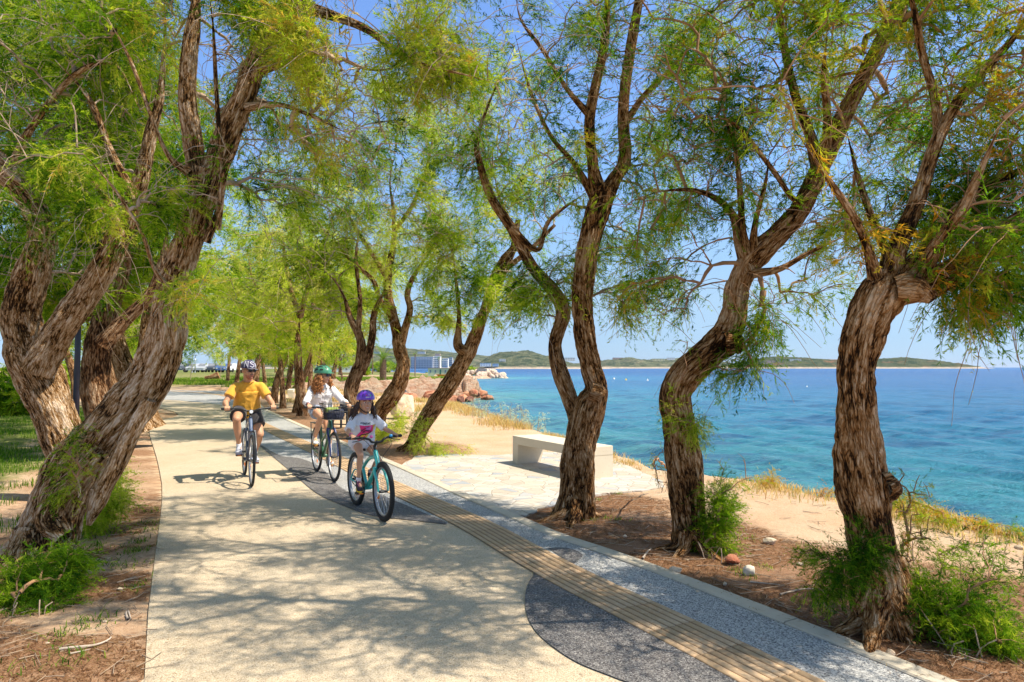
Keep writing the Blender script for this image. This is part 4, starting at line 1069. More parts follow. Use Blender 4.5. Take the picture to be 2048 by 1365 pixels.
# ================================================================== UNDERGROWTH, STONES, FURNITURE
def shrub(u, v, blobs, label, Z=None, stems=5, leafm=m_leaf, dens=7, sc=.7, tint=(.35, .25), leafy=.9, twigm=None, hgt=.25, spreadpx=20, tmpl=None, cat='shrub', name='shrub', clump=.3, group=None):
    p = G(u, v) if Z is None else W(u, v, Z)
    z = float(ground_z(p[0:1], p[1:2])[0]) if Z is None else p[2]
    T = Tree((p[0], p[1], z), label, name=name, cat=cat, seed=900 + int(u), group=group)
    for k in range(stems):
        q = T.base + T.r.normal(size=3) * [.05, .05, 0]
        d = T.r.normal(size=3) * .4; d[2] = 1; hgt_ = hgt * T.r.uniform(.3, .8)
        T.limb([q - [0, 0, .03], q + d * hgt_ * .5, q + d * hgt_ + T.r.normal(size=3) * .03], [.004, .003, .002], sides=6, ridged=0, step=.04)
    T.stem_done(m_twig, 'stems')
    A, Lf = [], []
    for b_ in blobs:
        q = blob(T.r, *b_[:7], clump=clump, seed=T.seed); A.append(q); Lf.append(T.r.random(len(q)) < (b_[7] if len(b_) > 7 else leafy))
    T.grow(np.vstack(A), np.concatenate(Lf), tmpl or SPR_H, leafm, twigm or m_twig_o, dens=dens, sc=sc, tint=tint, r_twig=.0022, spread=.07, maxseg=.08, wig=.05, names=('twigs', 'foliage'))
    return T
shrub(1420, 1118, [(1425,1075,42,42,5.85,.16,46),(1440,1030,38,40,5.85,.16,40),(1432,985,24,22,5.85,.12,18),(1465,950,45,50,5.8,.2,16,.15)], "bright green feathery shoots against the foot of the bent tree", hgt=.2, dens=12, sc=.55, tint=(.25,.2))
shrub(1930, 1310, [(1900,1215,85,50,4.0,.3,56),(1960,1260,65,50,3.9,.3,46),(1850,1190,50,35,4.05,.2,22),(1965,1130,90,60,4.0,.3,30,.25),(2020,1120,40,70,4.1,.2,14,.2)], "wide feathery green bush sprawling right of the nearest trunk's foot", hgt=.25, dens=14, sc=.6, tint=(.14,.22))
shrub(1700, 1200, [(1690,1140,40,45,3.95,.15,22),(1735,1095,30,45,3.9,.10,20),(1660,1175,30,25,4.0,.15,12),(1640,1120,40,40,4.0,.2,14,.3)], "green shoots sprouting on the path side of the nearest trunk", hgt=.2, dens=12, sc=.5, tint=(.2,.25))
shrub(1815, 1120, [(1820,1000,40,90,4.2,.2,26,.35),(1835,1100,30,50,4.2,.15,18,.5)], "thin rusty shoots standing behind the nearest trunk", hgt=.3, dens=6, sc=.45, tint=(.55,.3), leafm=m_leaf_o)
shrub(40, 1235, [(60,1160,80,50,4.7,.3,70),(30,1215,60,45,4.6,.3,50),(120,1130,50,40,4.8,.2,30),(110,1220,50,30,4.5,.2,26)], "lush green shoots in front of the sprawling trunk's foot at left", hgt=.15, dens=14, sc=.65, tint=(.40,.22), leafm=m_leaf)
shrub(205, 1035, [(215,1000,45,40,6.6,.3,40),(235,950,25,40,7,.25,26),(190,1035,30,22,6.4,.2,20)], "bright green shoots right of the sprawling trunk, by the path edge", hgt=.15, dens=12, sc=.65, tint=(.55,.2))
shrub(150, 985, [(140,930,40,45,5.25,.12,26,.6),(160,880,25,40,5.25,.1,14,.5),(120,980,30,30,5.25,.1,14,.6)], "thin reddish shoots growing from the hollow of the sprawling trunk", Z=5.3, hgt=.15, dens=7, sc=.5, tint=(.4,.3))
shrub(1385, 850, [(1395,870,16,30,5.75,.12,16),(1398,840,18,14,5.75,.1,8),(1345,830,20,60,5.75,.1,12,.5),(1365,700,30,50,5.7,.1,8,.2)], "small sprig growing from the bent tree's trunk at its elbow", Z=5.8, hgt=.06, dens=8, sc=.5, tint=(.45,.25))
shrub(850, 900, [(835,860,18,40,12.4,.2,26),(850,895,25,12,12.2,.3,16),(900,900,50,10,12.2,.4,26)], "green weeds round the foot of the leaning slender trunk", hgt=.15, dens=8, sc=.7, tint=(.5,.2), leafm=m_leaf_y)
shrub(775, 880, [(770,862,25,18,14.2,.4,34),(800,840,14,20,14.4,.3,16)], "leafy green bush between the curving trunk and the child", hgt=.2, dens=10, sc=.9, tint=(.5,.2), leafm=m_leaf_y)
shrub(1330, 985, [(1325,960,22,35,6.8,.2,16,.45),(1315,915,18,40,6.9,.2,10,.2)], "spindly half dry weed left of the bent tree's trunk", hgt=.3, dens=5, sc=.4, tint=(.6,.3), leafm=m_leaf_o)
# plants of the shore
m_dry = leaf_mat("dry_grass_blades", [(.34, .19, .08), (.52, .33, .15), (.64, .45, .24), (.70, .55, .34), (.45, .33, .14), (.26, .26, .07)])
m_sil = leaf_mat("silvery_seed_heads", [(.42, .52, .50), (.55, .64, .62), (.70, .74, .68), (.62, .60, .46)])
shrub(1535, 972, [(1535,962,26,18,8.9,.2,36)], "small rusty brown seaside bush on the edge of the bank", leafm=m_leaf_o, tint=(.92,.1), sc=.5, dens=5, hgt=.12)
shrub(1830, 1030, [(1815,1008,35,22,7.1,.3,34),(1870,1035,50,16,6.8,.3,34),(1950,1052,60,14,6.5,.3,36),(2030,1070,40,16,6.2,.3,30)], "low straggling yellow green seaside plants right of the nearest trunk", leafm=m_leaf_o, tint=(.55,.3), sc=.5, dens=7, hgt=.12)
shrub(1660, 995, [(1660,985,36,10,8.2,.2,20)], "thin dry weeds on the bank edge between the two nearest trunks", leafm=m_leaf_o, tint=(.85,.15), sc=.45, dens=4, hgt=.1)
def seedheads():
    T = Tree((0.6, 17.0, 0), "silvery flowering weeds standing over the water behind the bench", name='seed_head_plant', cat='wild plant', seed=777)
    r = T.r
    for k in range(46):
        u = r.uniform(925, 1095); Z = 22 - (u - 925) / 170 * 5.5 + r.normal() * .4
        vb = np.interp(u, [925, 1000, 1095], [836, 852, 878]); h = r.uniform(22, 52)
        q = W(u, vb, Z); tp = W(u + r.normal() * 8, vb - h, Z)
        T.limb([q, (q + tp) / 2 + r.normal(size=3) * .03, tp], [.006, .005, .003], sides=4, ridged=0, step=.15)
    T.base = np.array([0.6, 17.0, 0.0])
    T.stem_done(m_twig, 'stems')
    N = np.array(T.np_); A = N[r.integers(0, len(N), 420)] + r.normal(size=(420, 3)) * [.07, .07, .05]
    T.grow(A, r.random(420) < .8, SPR_M, m_sil, m_dry, dens=2, sc=.5, tint=(.5, .3), r_twig=.003, spread=.05, maxseg=.1, names=('twigs', 'seed_heads'))
seedheads()

def blades(name, pts, h, w, mt, tint, seed=0, lean=.5, mapz=True, attrs=True):
    r = np.random.default_rng(seed); n = len(pts)
    a = r.uniform(0, 6.283, n); hh = h * r.uniform(.5, 1.4, n)
    dirv = np.stack([np.cos(a), np.sin(a), np.zeros(n)], 1)
    ln = dirv * (hh * lean * r.uniform(.2, 1.4, n))[:, None]
    sd = np.stack([-np.sin(a), np.cos(a), np.zeros(n)], 1) * w
    mid = pts + ln * .35 + np.c_[np.zeros((n, 2)), hh * .6]
    tip = pts + ln + np.c_[np.zeros((n, 2)), hh * .92]
    V = np.stack([pts - sd, pts + sd, mid + sd * .8, pts - sd, mid + sd * .8, mid - sd * .8, mid - sd * .8, mid + sd * .8, tip], 1).reshape(-1, 3)
    tn = np.repeat(np.clip(tint[0] + r.normal(size=n) * tint[1], 0, 1), 9)
    return np_mesh(name, V, np.arange(len(V)).reshape(-1, 3), mt, attrs={'tint': tn})
def onground(x, y): return np.stack([x, y, ground_z(x, y)], 1)
r5 = np.random.default_rng(55)
def scatter(n, x0, x1, y0, y1, cond, power=1.0):
    x = r5.uniform(x0, x1, n); y = y0 + (y1 - y0) * r5.random(n) ** power
    m = cond(x, y); return x[m], y[m]
PLX = lambda y: np.interp(y, PATH_L[:, 1], PATH_L[:, 0])
KX = lambda y: np.interp(y, KERB_OUT[:, 1], KERB_OUT[:, 0])
m_grass = leaf_mat("lawn_grass_blades", [(.02, .08, .01), (.05, .15, .012), (.12, .24, .02), (.24, .32, .04), (.40, .38, .14)])
x, y = scatter(120000, -16, -2, 3.2, 26, lambda x, y: (PLX(y) - x > .5 + 1.6 * fbm(x * .8, y * .8, seed=47)) & (np.abs(x) < y * .86) & ((y > 5.2) | (fbm(x * 2, y * 2, seed=8) > .60)) & (fbm(x * 1.3, y * 1.3, seed=81) > .42), 1.2)
tag(blades("lawn_grass", onground(x, y), .085, .0045, m_grass, (.45, .22), 1), "green lawn grass in sun and shade left of the path", "grass", kind='stuff')
# tufts near the path on the left
cx_, cy_ = scatter(170, -4.2, -1.95, 3.0, 12, lambda x, y: (PLX(y) - x > .03) & (PLX(y) - x < 2.4))
x = np.repeat(cx_, 55) + r5.normal(size=len(cx_) * 55) * np.repeat(r5.uniform(.02, .12, len(cx_)), 55); y = np.repeat(cy_, 55) + r5.normal(size=len(cx_) * 55) * .07
mm = PLX(y) - x > .0
tag(blades("weed_tufts", onground(x[mm], y[mm]), .038, .0032, m_grass, (.5, .3), 2, 1.7), "sparse green weed tufts in the earth strip left of the path", "weeds", kind='stuff')
cx_, cy_ = scatter(70, .2, 4.2, 3.5, 9, lambda x, y: (x - KX(y) > .25) & (x - KX(y) < 2.0) & ~inside(x, y, PLAZA))
x = np.repeat(cx_, 30) + r5.normal(size=len(cx_) * 30) * .05; y = np.repeat(cy_, 30) + r5.normal(size=len(cx_) * 30) * .05
tag(blades("sparse_weeds", onground(x, y), .035, .003, m_grass, (.6, .3), 3, .9), "scattered small weeds in the bare earth under the right hand trees", "weeds", kind='stuff')
x, y = scatter(60000, -36, -4, 44, 84, lambda x, y: (np.abs(x) < y * .62) & (coast_d(x, y) > 3) & (fbm(x * .25, y * .25, seed=15) > .42) & ((x - KX(y) > .5) | (PLX(y) - x > .5)))
tag(blades("far_green_grass", onground(x, y), .22, .02, m_grass, (.55, .3), 11, .8), "rough grass of the far green beyond the grove", "grass", kind='stuff')
# dry grass of the bank
def bank(n, a, b_, wid, seed):
    r = np.random.default_rng(seed)
    s_ = np.r_[0, np.cumsum(np.linalg.norm(np.diff(COAST, axis=0), axis=1))]
    ia = np.argmin(np.hypot(COAST[:, 0] - a[0], COAST[:, 1] - a[1])); ib = np.argmin(np.hypot(COAST[:, 0] - b_[0], COAST[:, 1] - b_[1]))
    q = r.uniform(s_[ia], s_[ib], n); cxy = np.stack([np.interp(q, s_, COAST[:, k]) for k in range(2)], 1)
    tg_ = np.stack([np.interp(q + .3, s_, COAST[:, k]) for k in range(2)], 1) - cxy; tg_ /= np.linalg.norm(tg_, axis=1)[:, None]
    o = r.uniform(-.35, wid, n) * r.random(n) ** .5
    return cxy[:, 0] - tg_[:, 1] * o, cxy[:, 1] + tg_[:, 0] * o
x, y = bank(3600, COAST[closest_upto(COAST, (.7, 16.6))], (-2.6, 28.6), 1.1, 4)
m1 = fbm(x * .8, y * .8, seed=12) > .40
tag(blades("dry_bank_grass", onground(x[m1], y[m1]), .20, .006, m_dry, (.42, .28), 4, .7), "golden dry grass fringe along the bank beyond the bench", "grass", kind='stuff')
x, y = bank(9000, (7.0, 3), (.9, 16), .9, 5)
m1 = fbm(x * .9, y * .9, seed=13) > .52
tag(blades("dry_edge_grass", onground(x[m1], y[m1]), .10, .004, m_dry, (.5, .3), 5, .8), "short dry grass tufts along the near edge of the bank", "grass", kind='stuff')
x, y = scatter(30000, -14, -1.5, 24, 44, lambda x, y: (x - KX(y) > 1.2) & (coast_d(x, y) > -.4) & (fbm(x * .5, y * .5, seed=14) > .50))
tag(blades("dry_meadow", onground(x, y), .16, .012, m_dry, (.55, .25), 6, .7), "sunburnt grass in the hollow before the red bank", "grass", kind='stuff')

# needle and twig litter
m_litter = leaf_mat("fallen_needles", [(.09, .04, .02), (.20, .10, .05), (.33, .19, .10), (.45, .32, .20)])
def litter(name, x, y, ln, w, tint, seed, label, pz=None):
    r = np.random.default_rng(seed); p = onground(x, y) if pz is None else pz; p[:, 2] += .006; n = len(p)
    a = r.uniform(0, 6.283, n); d = np.stack([np.cos(a), np.sin(a), r.normal(size=n) * .12], 1) * (ln * r.uniform(.4, 1.5, n))[:, None]
    s_ = np.stack([-np.sin(a), np.cos(a), np.zeros(n)], 1) * w
    V = np.stack([p - s_, p + s_, p + d], 1).reshape(-1, 3)
    tn = np.repeat(np.clip(tint + r.normal(size=n) * .3, 0, 1), 3)
    tag(np_mesh(name, V, np.arange(len(V)).reshape(-1, 3), m_litter, attrs={'tint': tn}), label, "leaf litter", kind='stuff')
x, y = scatter(130000, -.2, 5.0, 3.0, 9.5, lambda x, y: (x - KX(y) > .02) & (x - KX(y) < 1.7 + .8 * fbm(x, y, seed=3)) & ~inside(x, y, PLAZA) & (fbm(x * 1.5, y * 1.5, seed=44) > .40))
litter("needle_litter", x, y, .045, .0022, .4, 1, "brown fallen needles covering the earth between kerb and right hand trees")
x, y = scatter(120000, -4.3, -1.9, 2.9, 13, lambda x, y: (PLX(y) - x > .02) & (PLX(y) - x < 2.3) & (fbm(x * 1.2, y * 2.4, seed=46) > .42))
litter("needle_litter", x, y, .045, .0022, .5, 2, "brown fallen needles in the earth strip left of the path")
x, y = scatter(26000, -2.1, 4.6, 2.9, 12, lambda x, y: (x > PLX(y) + .01) & (x < KX(y)) & (np.minimum(x - PLX(y), KX(y) - x) < .05 + .9 * (fbm(x * 1.3, y * 1.3, seed=91) - .35) ** 2 * 3))
pz_ = np.stack([x, y, np.full(len(x), .014)], 1)
litter("path_litter", x, y, .035, .0018, .35, 3, "thin brown needles blown along the edges of the path", pz_)
def twigbits(name, x, y, seed, label):
    r = np.random.default_rng(seed); p = onground(x, y); p[:, 2] += .008; n = len(p); V, Fq_ = [], []
    for i in range(n):
        a = r.uniform(0, 6.28); L_ = r.uniform(.04, .22); d = np.array([math.cos(a), math.sin(a), r.normal() * .05]); b_ = np.array([-d[1], d[0], 0]) * r.normal() * .2
        q = [p[i] + d * L_ * t_ + b_ * L_ * t_ * (1 - t_) + [0, 0, .004] for t_ in (0, .5, 1)]; w_ = r.uniform(.0012, .003); o_ = len(V)
        s_ = np.array([-d[1], d[0], 0]) * w_
        for qq in q: V += [qq - s_, qq + s_, qq + [0, 0, w_ * 1.6]]
        for k in (0, 3): Fq_ += [(o_+k, o_+k+1, o_+k+4, o_+k+3), (o_+k+1, o_+k+2, o_+k+5, o_+k+4), (o_+k+2, o_+k, o_+k+3, o_+k+5)]
    tag(np_mesh(name, np.array(V), np.array(Fq_), m_stick0), label, "twigs", kind='stuff')
m_stick0 = simple("dead_twig", (.34, .25, .17), .9, var=.5, scale=3)
x, y = scatter(2600, -.2, 4.6, 3.0, 9.5, lambda x, y: (x - KX(y) > .03) & (x - KX(y) < 2.1) & ~inside(x, y, PLAZA))
twigbits("twig_litter", x, y, 1, "dead twigs scattered in the litter under the right hand trees")
x, y = scatter(1600, -4.2, -1.9, 2.9, 12, lambda x, y: (PLX(y) - x > .03))
twigbits("twig_litter", x, y, 2, "dead twigs scattered over the earth strip left of the path")
x, y = scatter(700, .5, 7, 5, 12, lambda x, y: (x - KX(y) > 1.8) & (coast_d(x, y) > .3) & ~inside(x, y, PLAZA))
twigbits("twig_litter", x, y, 3, "fine dry bits scattered over the sand towards the water")
# loose sticks: each a thing
m_stick = simple("bleached_stick", (.42, .34, .27), .9, var=.3, scale=20, bump=.003)
def stick(pts, rad, label, grp="loose sticks on the ground"):
    P = [np.array(G(u, v)) for u, v in pts]
    P = [np.array([p[0], p[1], float(ground_z(p[0:1], p[1:2])[0]) + rad * 1.2]) for p in P]
    Pp, Rr = resample(np.array(P), np.array([rad] * len(P)), .03)
    Rr = Rr * np.linspace(1, .45, len(Rr))
    V, Fc, B, Rg = tube_mesh(Pp, Rr, 8, 0, 5, lump=.2)
    o = np_mesh("stick", V - Pp[0], Fc, m_stick, smooth=True); o.location = Pp[0]
    tag(o, label, "stick", grp)
stick([(118,1308),(150,1303),(190,1295),(215,1285),(222,1278)], .009, "longest pale curved stick lying on the earth at lower left")
stick([(256,1240),(252,1228),(256,1222),(262,1240)], .008, "short hooked stick beside the left path edge")
stick([(140,1315),(165,1308),(180,1303)], .006, "thin straight stick just below the longest pale stick")
stick([(1560,1190),(1610,1180),(1660,1183)], .008, "thin stick in the shade between the two nearest right hand trees")
stick([(1285,1118),(1296,1104),(1302,1100)], .010, "pale forked stick beside the kerb left of the bent tree")
stick([(1500,1165),(1560,1172)], .006, "short dark stick right of the squared stone")

# stones
def rock(name, c, size, seed, mt, label=None, cat='stone', group=None, cubic=0.0, sub=3):
    bm = bmesh.new(); bmesh.ops.create_icosphere(bm, subdivisions=sub, radius=1)
    co = np.array([v.co[:] for v in bm.verts])
    if cubic: co = co * (1 - cubic) + np.sign(co) * np.minimum(np.abs(co) * 2.2, .62) * cubic
    r = np.random.default_rng(seed)
    for k in range(9):      # planar facets, as split rock has
        n = r.normal(size=3); n /= np.linalg.norm(n); d = r.uniform(.55, .85)
        e = co @ n - d; co -= np.maximum(e, 0)[:, None] * n * .9
    nz = fbm(co[:, 0] * 2 + seed, co[:, 1] * 2, co[:, 2] * 2, o=4, seed=seed) - .5
    co = co * (1 + nz[:, None] * .35)
    co *= np.array(size) * .5
    for v, p in zip(bm.verts, co): v.co = p
    me = bpy.data.meshes.new(name); bm.to_mesh(me); bm.free(); me.materials.append(mt)
    if sub >= 4: me.polygons.foreach_set('use_smooth', np.ones(len(me.polygons), bool))
    o = bpy.data.objects.new(name, me); o.location = c; o.rotation_euler = (0, 0, r.uniform(0, 6.28)); COL.objects.link(o)
    return tag(o, label, cat, group)
def rock_mat(name, a, b_, c_, s=2.0):
    m, nt, b = mat(name); t = NT(nt); P = t.pos()
    n = t.noise(s, 8, .7, P); n2 = t.noise(s * 9, 6, .7, P)
    c = t.mix(t.ramp(n.outputs[0], [(.38, (0,)*3), (.62, (1,)*3)]).outputs[0], a, b_)
    c = t.mix(t.ramp(n2.outputs[0], [(.55, (0,)*3), (.7, (.8,)*3)]).outputs[0], c, c_)
    t.l(c, b.inputs['Base Color']); b.inputs['Roughness'].default_value = .95; b.inputs['Specular IOR Level'].default_value = .15
    t.l(t.bump(t.math('ADD', n.outputs[0], t.math('MULTIPLY', n2.outputs[0], .3)), 1.0, .18 / s), b.inputs['Normal'])
    return m
m_pale = rock_mat("pale_limestone", (.62, .46, .31), (.68, .57, .42), (.34, .20, .12), 3.5)
m_redr = rock_mat("red_conglomerate", (.34, .11, .06), (.56, .30, .17), (.15, .06, .04), 1.6)
m_dkr = rock_mat("dark_wet_rock", (.13, .055, .04), (.26, .12, .08), (.06, .04, .035), 1.6)
m_jet = rock_mat("pale_jetty_rock", (.52, .38, .28), (.66, .53, .42), (.26, .17, .12), .8)
p = G(806, 838); rock("boulder", (p[0], p[1], .38), (.98, .9, .95), 3, m_pale, "pale pitted boulder beside the curving trunk behind the child", "boulder", sub=5)
p = G(1353, 1145); rock("stone", (p[0], p[1], p[2]+.02), (.12, .07, .06), 4, m_pale, "rounded pinkish stone next to the kerb", sub=4)
p = G(1498, 1150); rock("stone", (p[0], p[1], p[2]+.035), (.12, .10, .11), 6, simple("cut_stone", (.58,.52,.42), .9, var=.15, scale=25, bump=.004), "squared cream stone lying in the litter right of the bent tree", cubic=.8, sub=4)
p = G(1540, 1088); rock("stone", (p[0], p[1], p[2]+.02), (.13, .09, .07), 8, m_pale, "small grey stone behind the squared cream stone", sub=3)
p = G(1465, 1128); rock("stone", (p[0], p[1], p[2]+.03), (.16, .12, .09), 9, m_redr, "brown stone half buried beside the green shoots", sub=3)
for i, (u, v, s_) in enumerate([(1700,1290,.05),(1900,1060,.06),(1600,1130,.04),(1450,1170,.035),(1395,1185,.03),(1780,1310,.05),(1250,1075,.04),(95,1290,.03),(210,1245,.03),(2040,1100,.08),(240,1180,.03)]):
    p = G(u, v); rock("pebble", (p[0], p[1], p[2] + s_ * .2), (s_ * 1.4, s_, s_ * .8), 20 + i, m_pale, "small pale pebble lying on the bare earth", "pebble", "pebbles on the bare earth", sub=2)
rr_ = np.random.default_rng(66)
for i in range(26):
    k = i / 25; x = -11.0 + k * 7.6 + rr_.normal() * .5; y = 60.5 + k * 12 + rr_.normal() * .8
    s_ = rr_.uniform(.7, 1.9); dk_ = rr_.random() < .3
    rock("boulder", (x + 1.0, y - 1.3 + rr_.normal() * .5, SEA + rr_.uniform(0, .9)), (s_ * 1.2, s_, s_ * rr_.uniform(.7, 1.1)), 100 + i, m_dkr if dk_ else m_redr, "broken red boulder fallen at the foot of the red bank", "boulder", "boulders below the red bank", sub=3)
for i, (u, v, s_) in enumerate([(938,792,1.6),(948,782,1.5),(952,797,1.2),(925,786,1.8),(960,795,.8),(970,791,.7),(976,792,.5),(930,800,1.4),(915,798,1.3),(956,786,1.0)]):
    p = G(u, v + 4, SEA); rock("boulder", (p[0], p[1], SEA + s_ * .25), (s_ * 1.3, s_, s_), 140 + i, m_dkr if i in (0, 1, 5, 6) else m_redr, "sea washed boulder at the tip of the red point", "boulder", "boulders at the tip of the point", sub=3)
for i in range(46):
    u = rr_.uniform(905, 1006); v = rr_.uniform(742, 757) if u < 990 else rr_.uniform(748, 756)
    vt = np.interp(u, [905, 950, 975, 1000, 1010], [750, 741, 740, 748, 755])
    z = SEA + max(0, (757 - max(v, vt)) * 219 / F * .9)
    x = (u - 1024) / F * 219; s_ = rr_.uniform(1.2, 3.0)
    rock("boulder", (x, 219 + (757 - v) * .35, z), (s_ * 1.3, s_, s_), 200 + i, m_jet, "pale boulder piled on the far breakwater", "boulder", "boulders of the far breakwater", sub=2)
# pigeon on the boulder
def pigeon():
    p = G(806, 838) + np.array([-.03, -.02, .86]); T0 = empty("pigeon", tuple(p), R(200), "grey pigeon perched on top of the pale boulder", "bird")
    bm = bmesh.new(); bmesh.ops.create_uvsphere(bm, u_segments=20, v_segments=14, radius=1)
    for v in bm.verts:
        x, y, z = v.co
        w = 1 - .45 * max(0, -x)
        v.co = (x * .13, y * .055 * w, z * .06 * w + (.03 * x if x > 0 else .02 * x))
    me = bpy.data.meshes.new("body"); bm.to_mesh(me); bm.free()
    me.materials.append(simple("pigeon_grey", (.20, .22, .26), .7)); o = bpy.data.objects.new("body", me); COL.objects.link(o); o.parent = T0; o.rotation_euler = (0, R(-28), 0); o.location = (0, 0, .03)
    for nm, c, s_ in (("head", (.12, 0, .125), (.033, .026, .028)), ("wing", (-.03, .045, .035), (.11, .016, .04)), ("wing", (-.03, -.045, .035), (.11, .016, .04)), ("tail", (-.16, 0, -.035), (.07, .03, .010)), ("beak", (.157, 0, .12), (.014, .005, .005))):
        bm = bmesh.new(); bmesh.ops.create_uvsphere(bm, u_segments=14, v_segments=10, radius=1)
        for v in bm.verts: v.co = (v.co.x * s_[0], v.co.y * s_[1], v.co.z * s_[2])
        me = bpy.data.meshes.new(nm); bm.to_mesh(me); bm.free(); me.materials.append(simple("pigeon_dark", (.10, .11, .14), .7))
        o = bpy.data.objects.new(nm, me); COL.objects.link(o); o.parent = T0; o.location = c; o.rotation_euler = (0, R(-20), 0)
pigeon()

# ---- built things: a small mesh kit
def box_bm(bm, c, s, rot=None, bevel=0):
    r = bmesh.ops.create_cube(bm, size=1); vs = r['verts']
    for v in vs: v.co = Vector((v.co.x * s[0], v.co.y * s[1], v.co.z * s[2]))
    if bevel:
        es = list({e for v in vs for e in v.link_edges})
        rb = bmesh.ops.bevel(bm, geom=es, offset=bevel, segments=2, affect='EDGES', profile=.6)
        vs = list({v for f in rb['faces'] for v in f.verts} | {v for v in vs if v.is_valid})
    M = Matrix.Translation(Vector(c)) @ (rot.to_4x4() if rot else Matrix.Identity(4))
    for v in vs: v.co = M @ v.co
    return vs
def obj_bm(name, bm, mt, parent=None, smooth=False, loc=None):
    me = bpy.data.meshes.new(name); bm.to_mesh(me); bm.free()
    for m in (mt if isinstance(mt, (list, tuple)) else [mt]): me.materials.append(m)
    if smooth: me.polygons.foreach_set('use_smooth', np.ones(len(me.polygons), bool))
    o = bpy.data.objects.new(name, me); COL.objects.link(o)
    if parent: o.parent = parent
    if loc: o.location = loc
    return o
def box(name, c, s, mt, parent=None, bevel=0, rz=0):
    bm = bmesh.new(); box_bm(bm, (0, 0, 0), s, None, bevel); o = obj_bm(name, bm, mt, parent); o.location = c; o.rotation_euler = (0, 0, rz); return o
m_conc, nt, b = mat("cast_concrete"); t = NT(nt); co = objco(t)
t.l(t.mix(t.ramp(t.noise(60, 3, .8, co).outputs[0], [(.62, (0,)*3), (.70, (1,)*3)]).outputs[0], t.mix(t.noise(4, 8, .8, co).outputs[0], (.54, .46, .34), (.70, .62, .48)), (.30, .25, .18)), b.inputs['Base Color'])
b.inputs['Roughness'].default_value = .85; t.l(t.bump(t.noise(70, 4, .7, co).outputs[0], .4, .004), b.inputs['Normal'])
def conc_bench(A, B, wdt, h, label):
    A = np.array(A[:2]); B = np.array(B[:2]); L_ = np.linalg.norm(B - A); d = (B - A) / L_; rz = math.atan2(d[1], d[0])
    T0 = empty("concrete_bench", (A[0], A[1], .006), rz, label, "bench")
    th = .135
    bm = bmesh.new(); box_bm(bm, (L_ / 2, wdt / 2, h - th / 2), (L_, wdt, th), None, .010); obj_bm("seat", bm, m_conc, T0)
    for x0, x1 in ((.0, .17), (L_ - .17, L_)):
        pr = [(x0 + .002, 0.002, 0), (x1, .002, 0), (x1, wdt - .002 - (.10 if x0 == 0 else 0), 0), (x0 + .002, wdt - .002 - (.10 if x0 == 0 else 0), 0)]
        tp = [(x0 + .002, .002, h - th - .001), (x1, .002, h - th - .001), (x1, wdt - .002, h - th - .001), (x0 + .002, wdt - .002, h - th - .001)]
        o = mesh_obj("leg", pr + tp, [(3,2,1,0), (4,5,6,7), (0,1,5,4), (1,2,6,5), (2,3,7,6), (3,0,4,7)], m_conc, T0)
    return T0
def plane_pt(u, v): p = G(u, v, .006); return p
conc_bench(plane_pt(1025, 925.5), plane_pt(1165, 960), .55, .45, "pale cast concrete bench facing the sea on the flagstone terrace")
p = G(586, 800); conc_bench((p[0], p[1]), (p[0] - .5, p[1] + 1.8), .28, .48, "far pale stone bench seen end on among the grove trunks")
# low dark table with a navy bag, behind the woman
p = G(688, 857)
T0 = empty("low_table", (p[0], p[1], 0), R(-20), "low dark metal table behind the bicycle basket near the mottled trunk", "table")
m_dkm = simple("dark_metal", (.03, .035, .04), .5)
box("table_top", (0, 0, .43), (.50, .45, .04), m_dkm, T0, .008)
for sx_ in (-1, 1):
    for sy_ in (-1, 1): box("leg", (sx_ * .22, sy_ * .19, .205), (.045, .045, .41), m_dkm, T0, .006)
box("rail", (0, -.19, .12), (.394, .03, .03), m_dkm, T0, .004)
def soft(name, c, s, mt, parent=None, seed=1, rz=0):
    bm = bmesh.new(); bmesh.ops.create_cube(bm, size=1); bmesh.ops.subdivide_edges(bm, edges=bm.edges, cuts=7, use_grid_fill=True)
    for v in bm.verts:
        q = v.co.copy(); n = q.normalized() * .62; q = q.lerp(n, .45)
        f = 1 + (float(vn(np.array([q.x * 4 + seed]), np.array([q.y * 4]), np.array([q.z * 4]), seed)[0]) - .5) * .18
        v.co = Vector((q.x * s[0] * f, q.y * s[1] * f, q.z * s[2] * f))
    o = obj_bm(name, bm, mt, parent, True); o.location = c; o.rotation_euler = (0, 0, rz); return o
bg_ = empty("backpack", (p[0] + .07, p[1], .45), 0, "navy backpack with a teal pocket set on the low dark table", "backpack")
soft("bag_body", (0, 0, .19), (.30, .22, .40), simple("navy_cloth", (.02, .03, .10), .8, bump=.004), bg_, 2)
soft("pocket", (.06, -.09, .33), (.12, .09, .13), simple("teal_cloth", (.03, .35, .42), .7), bg_, 3)

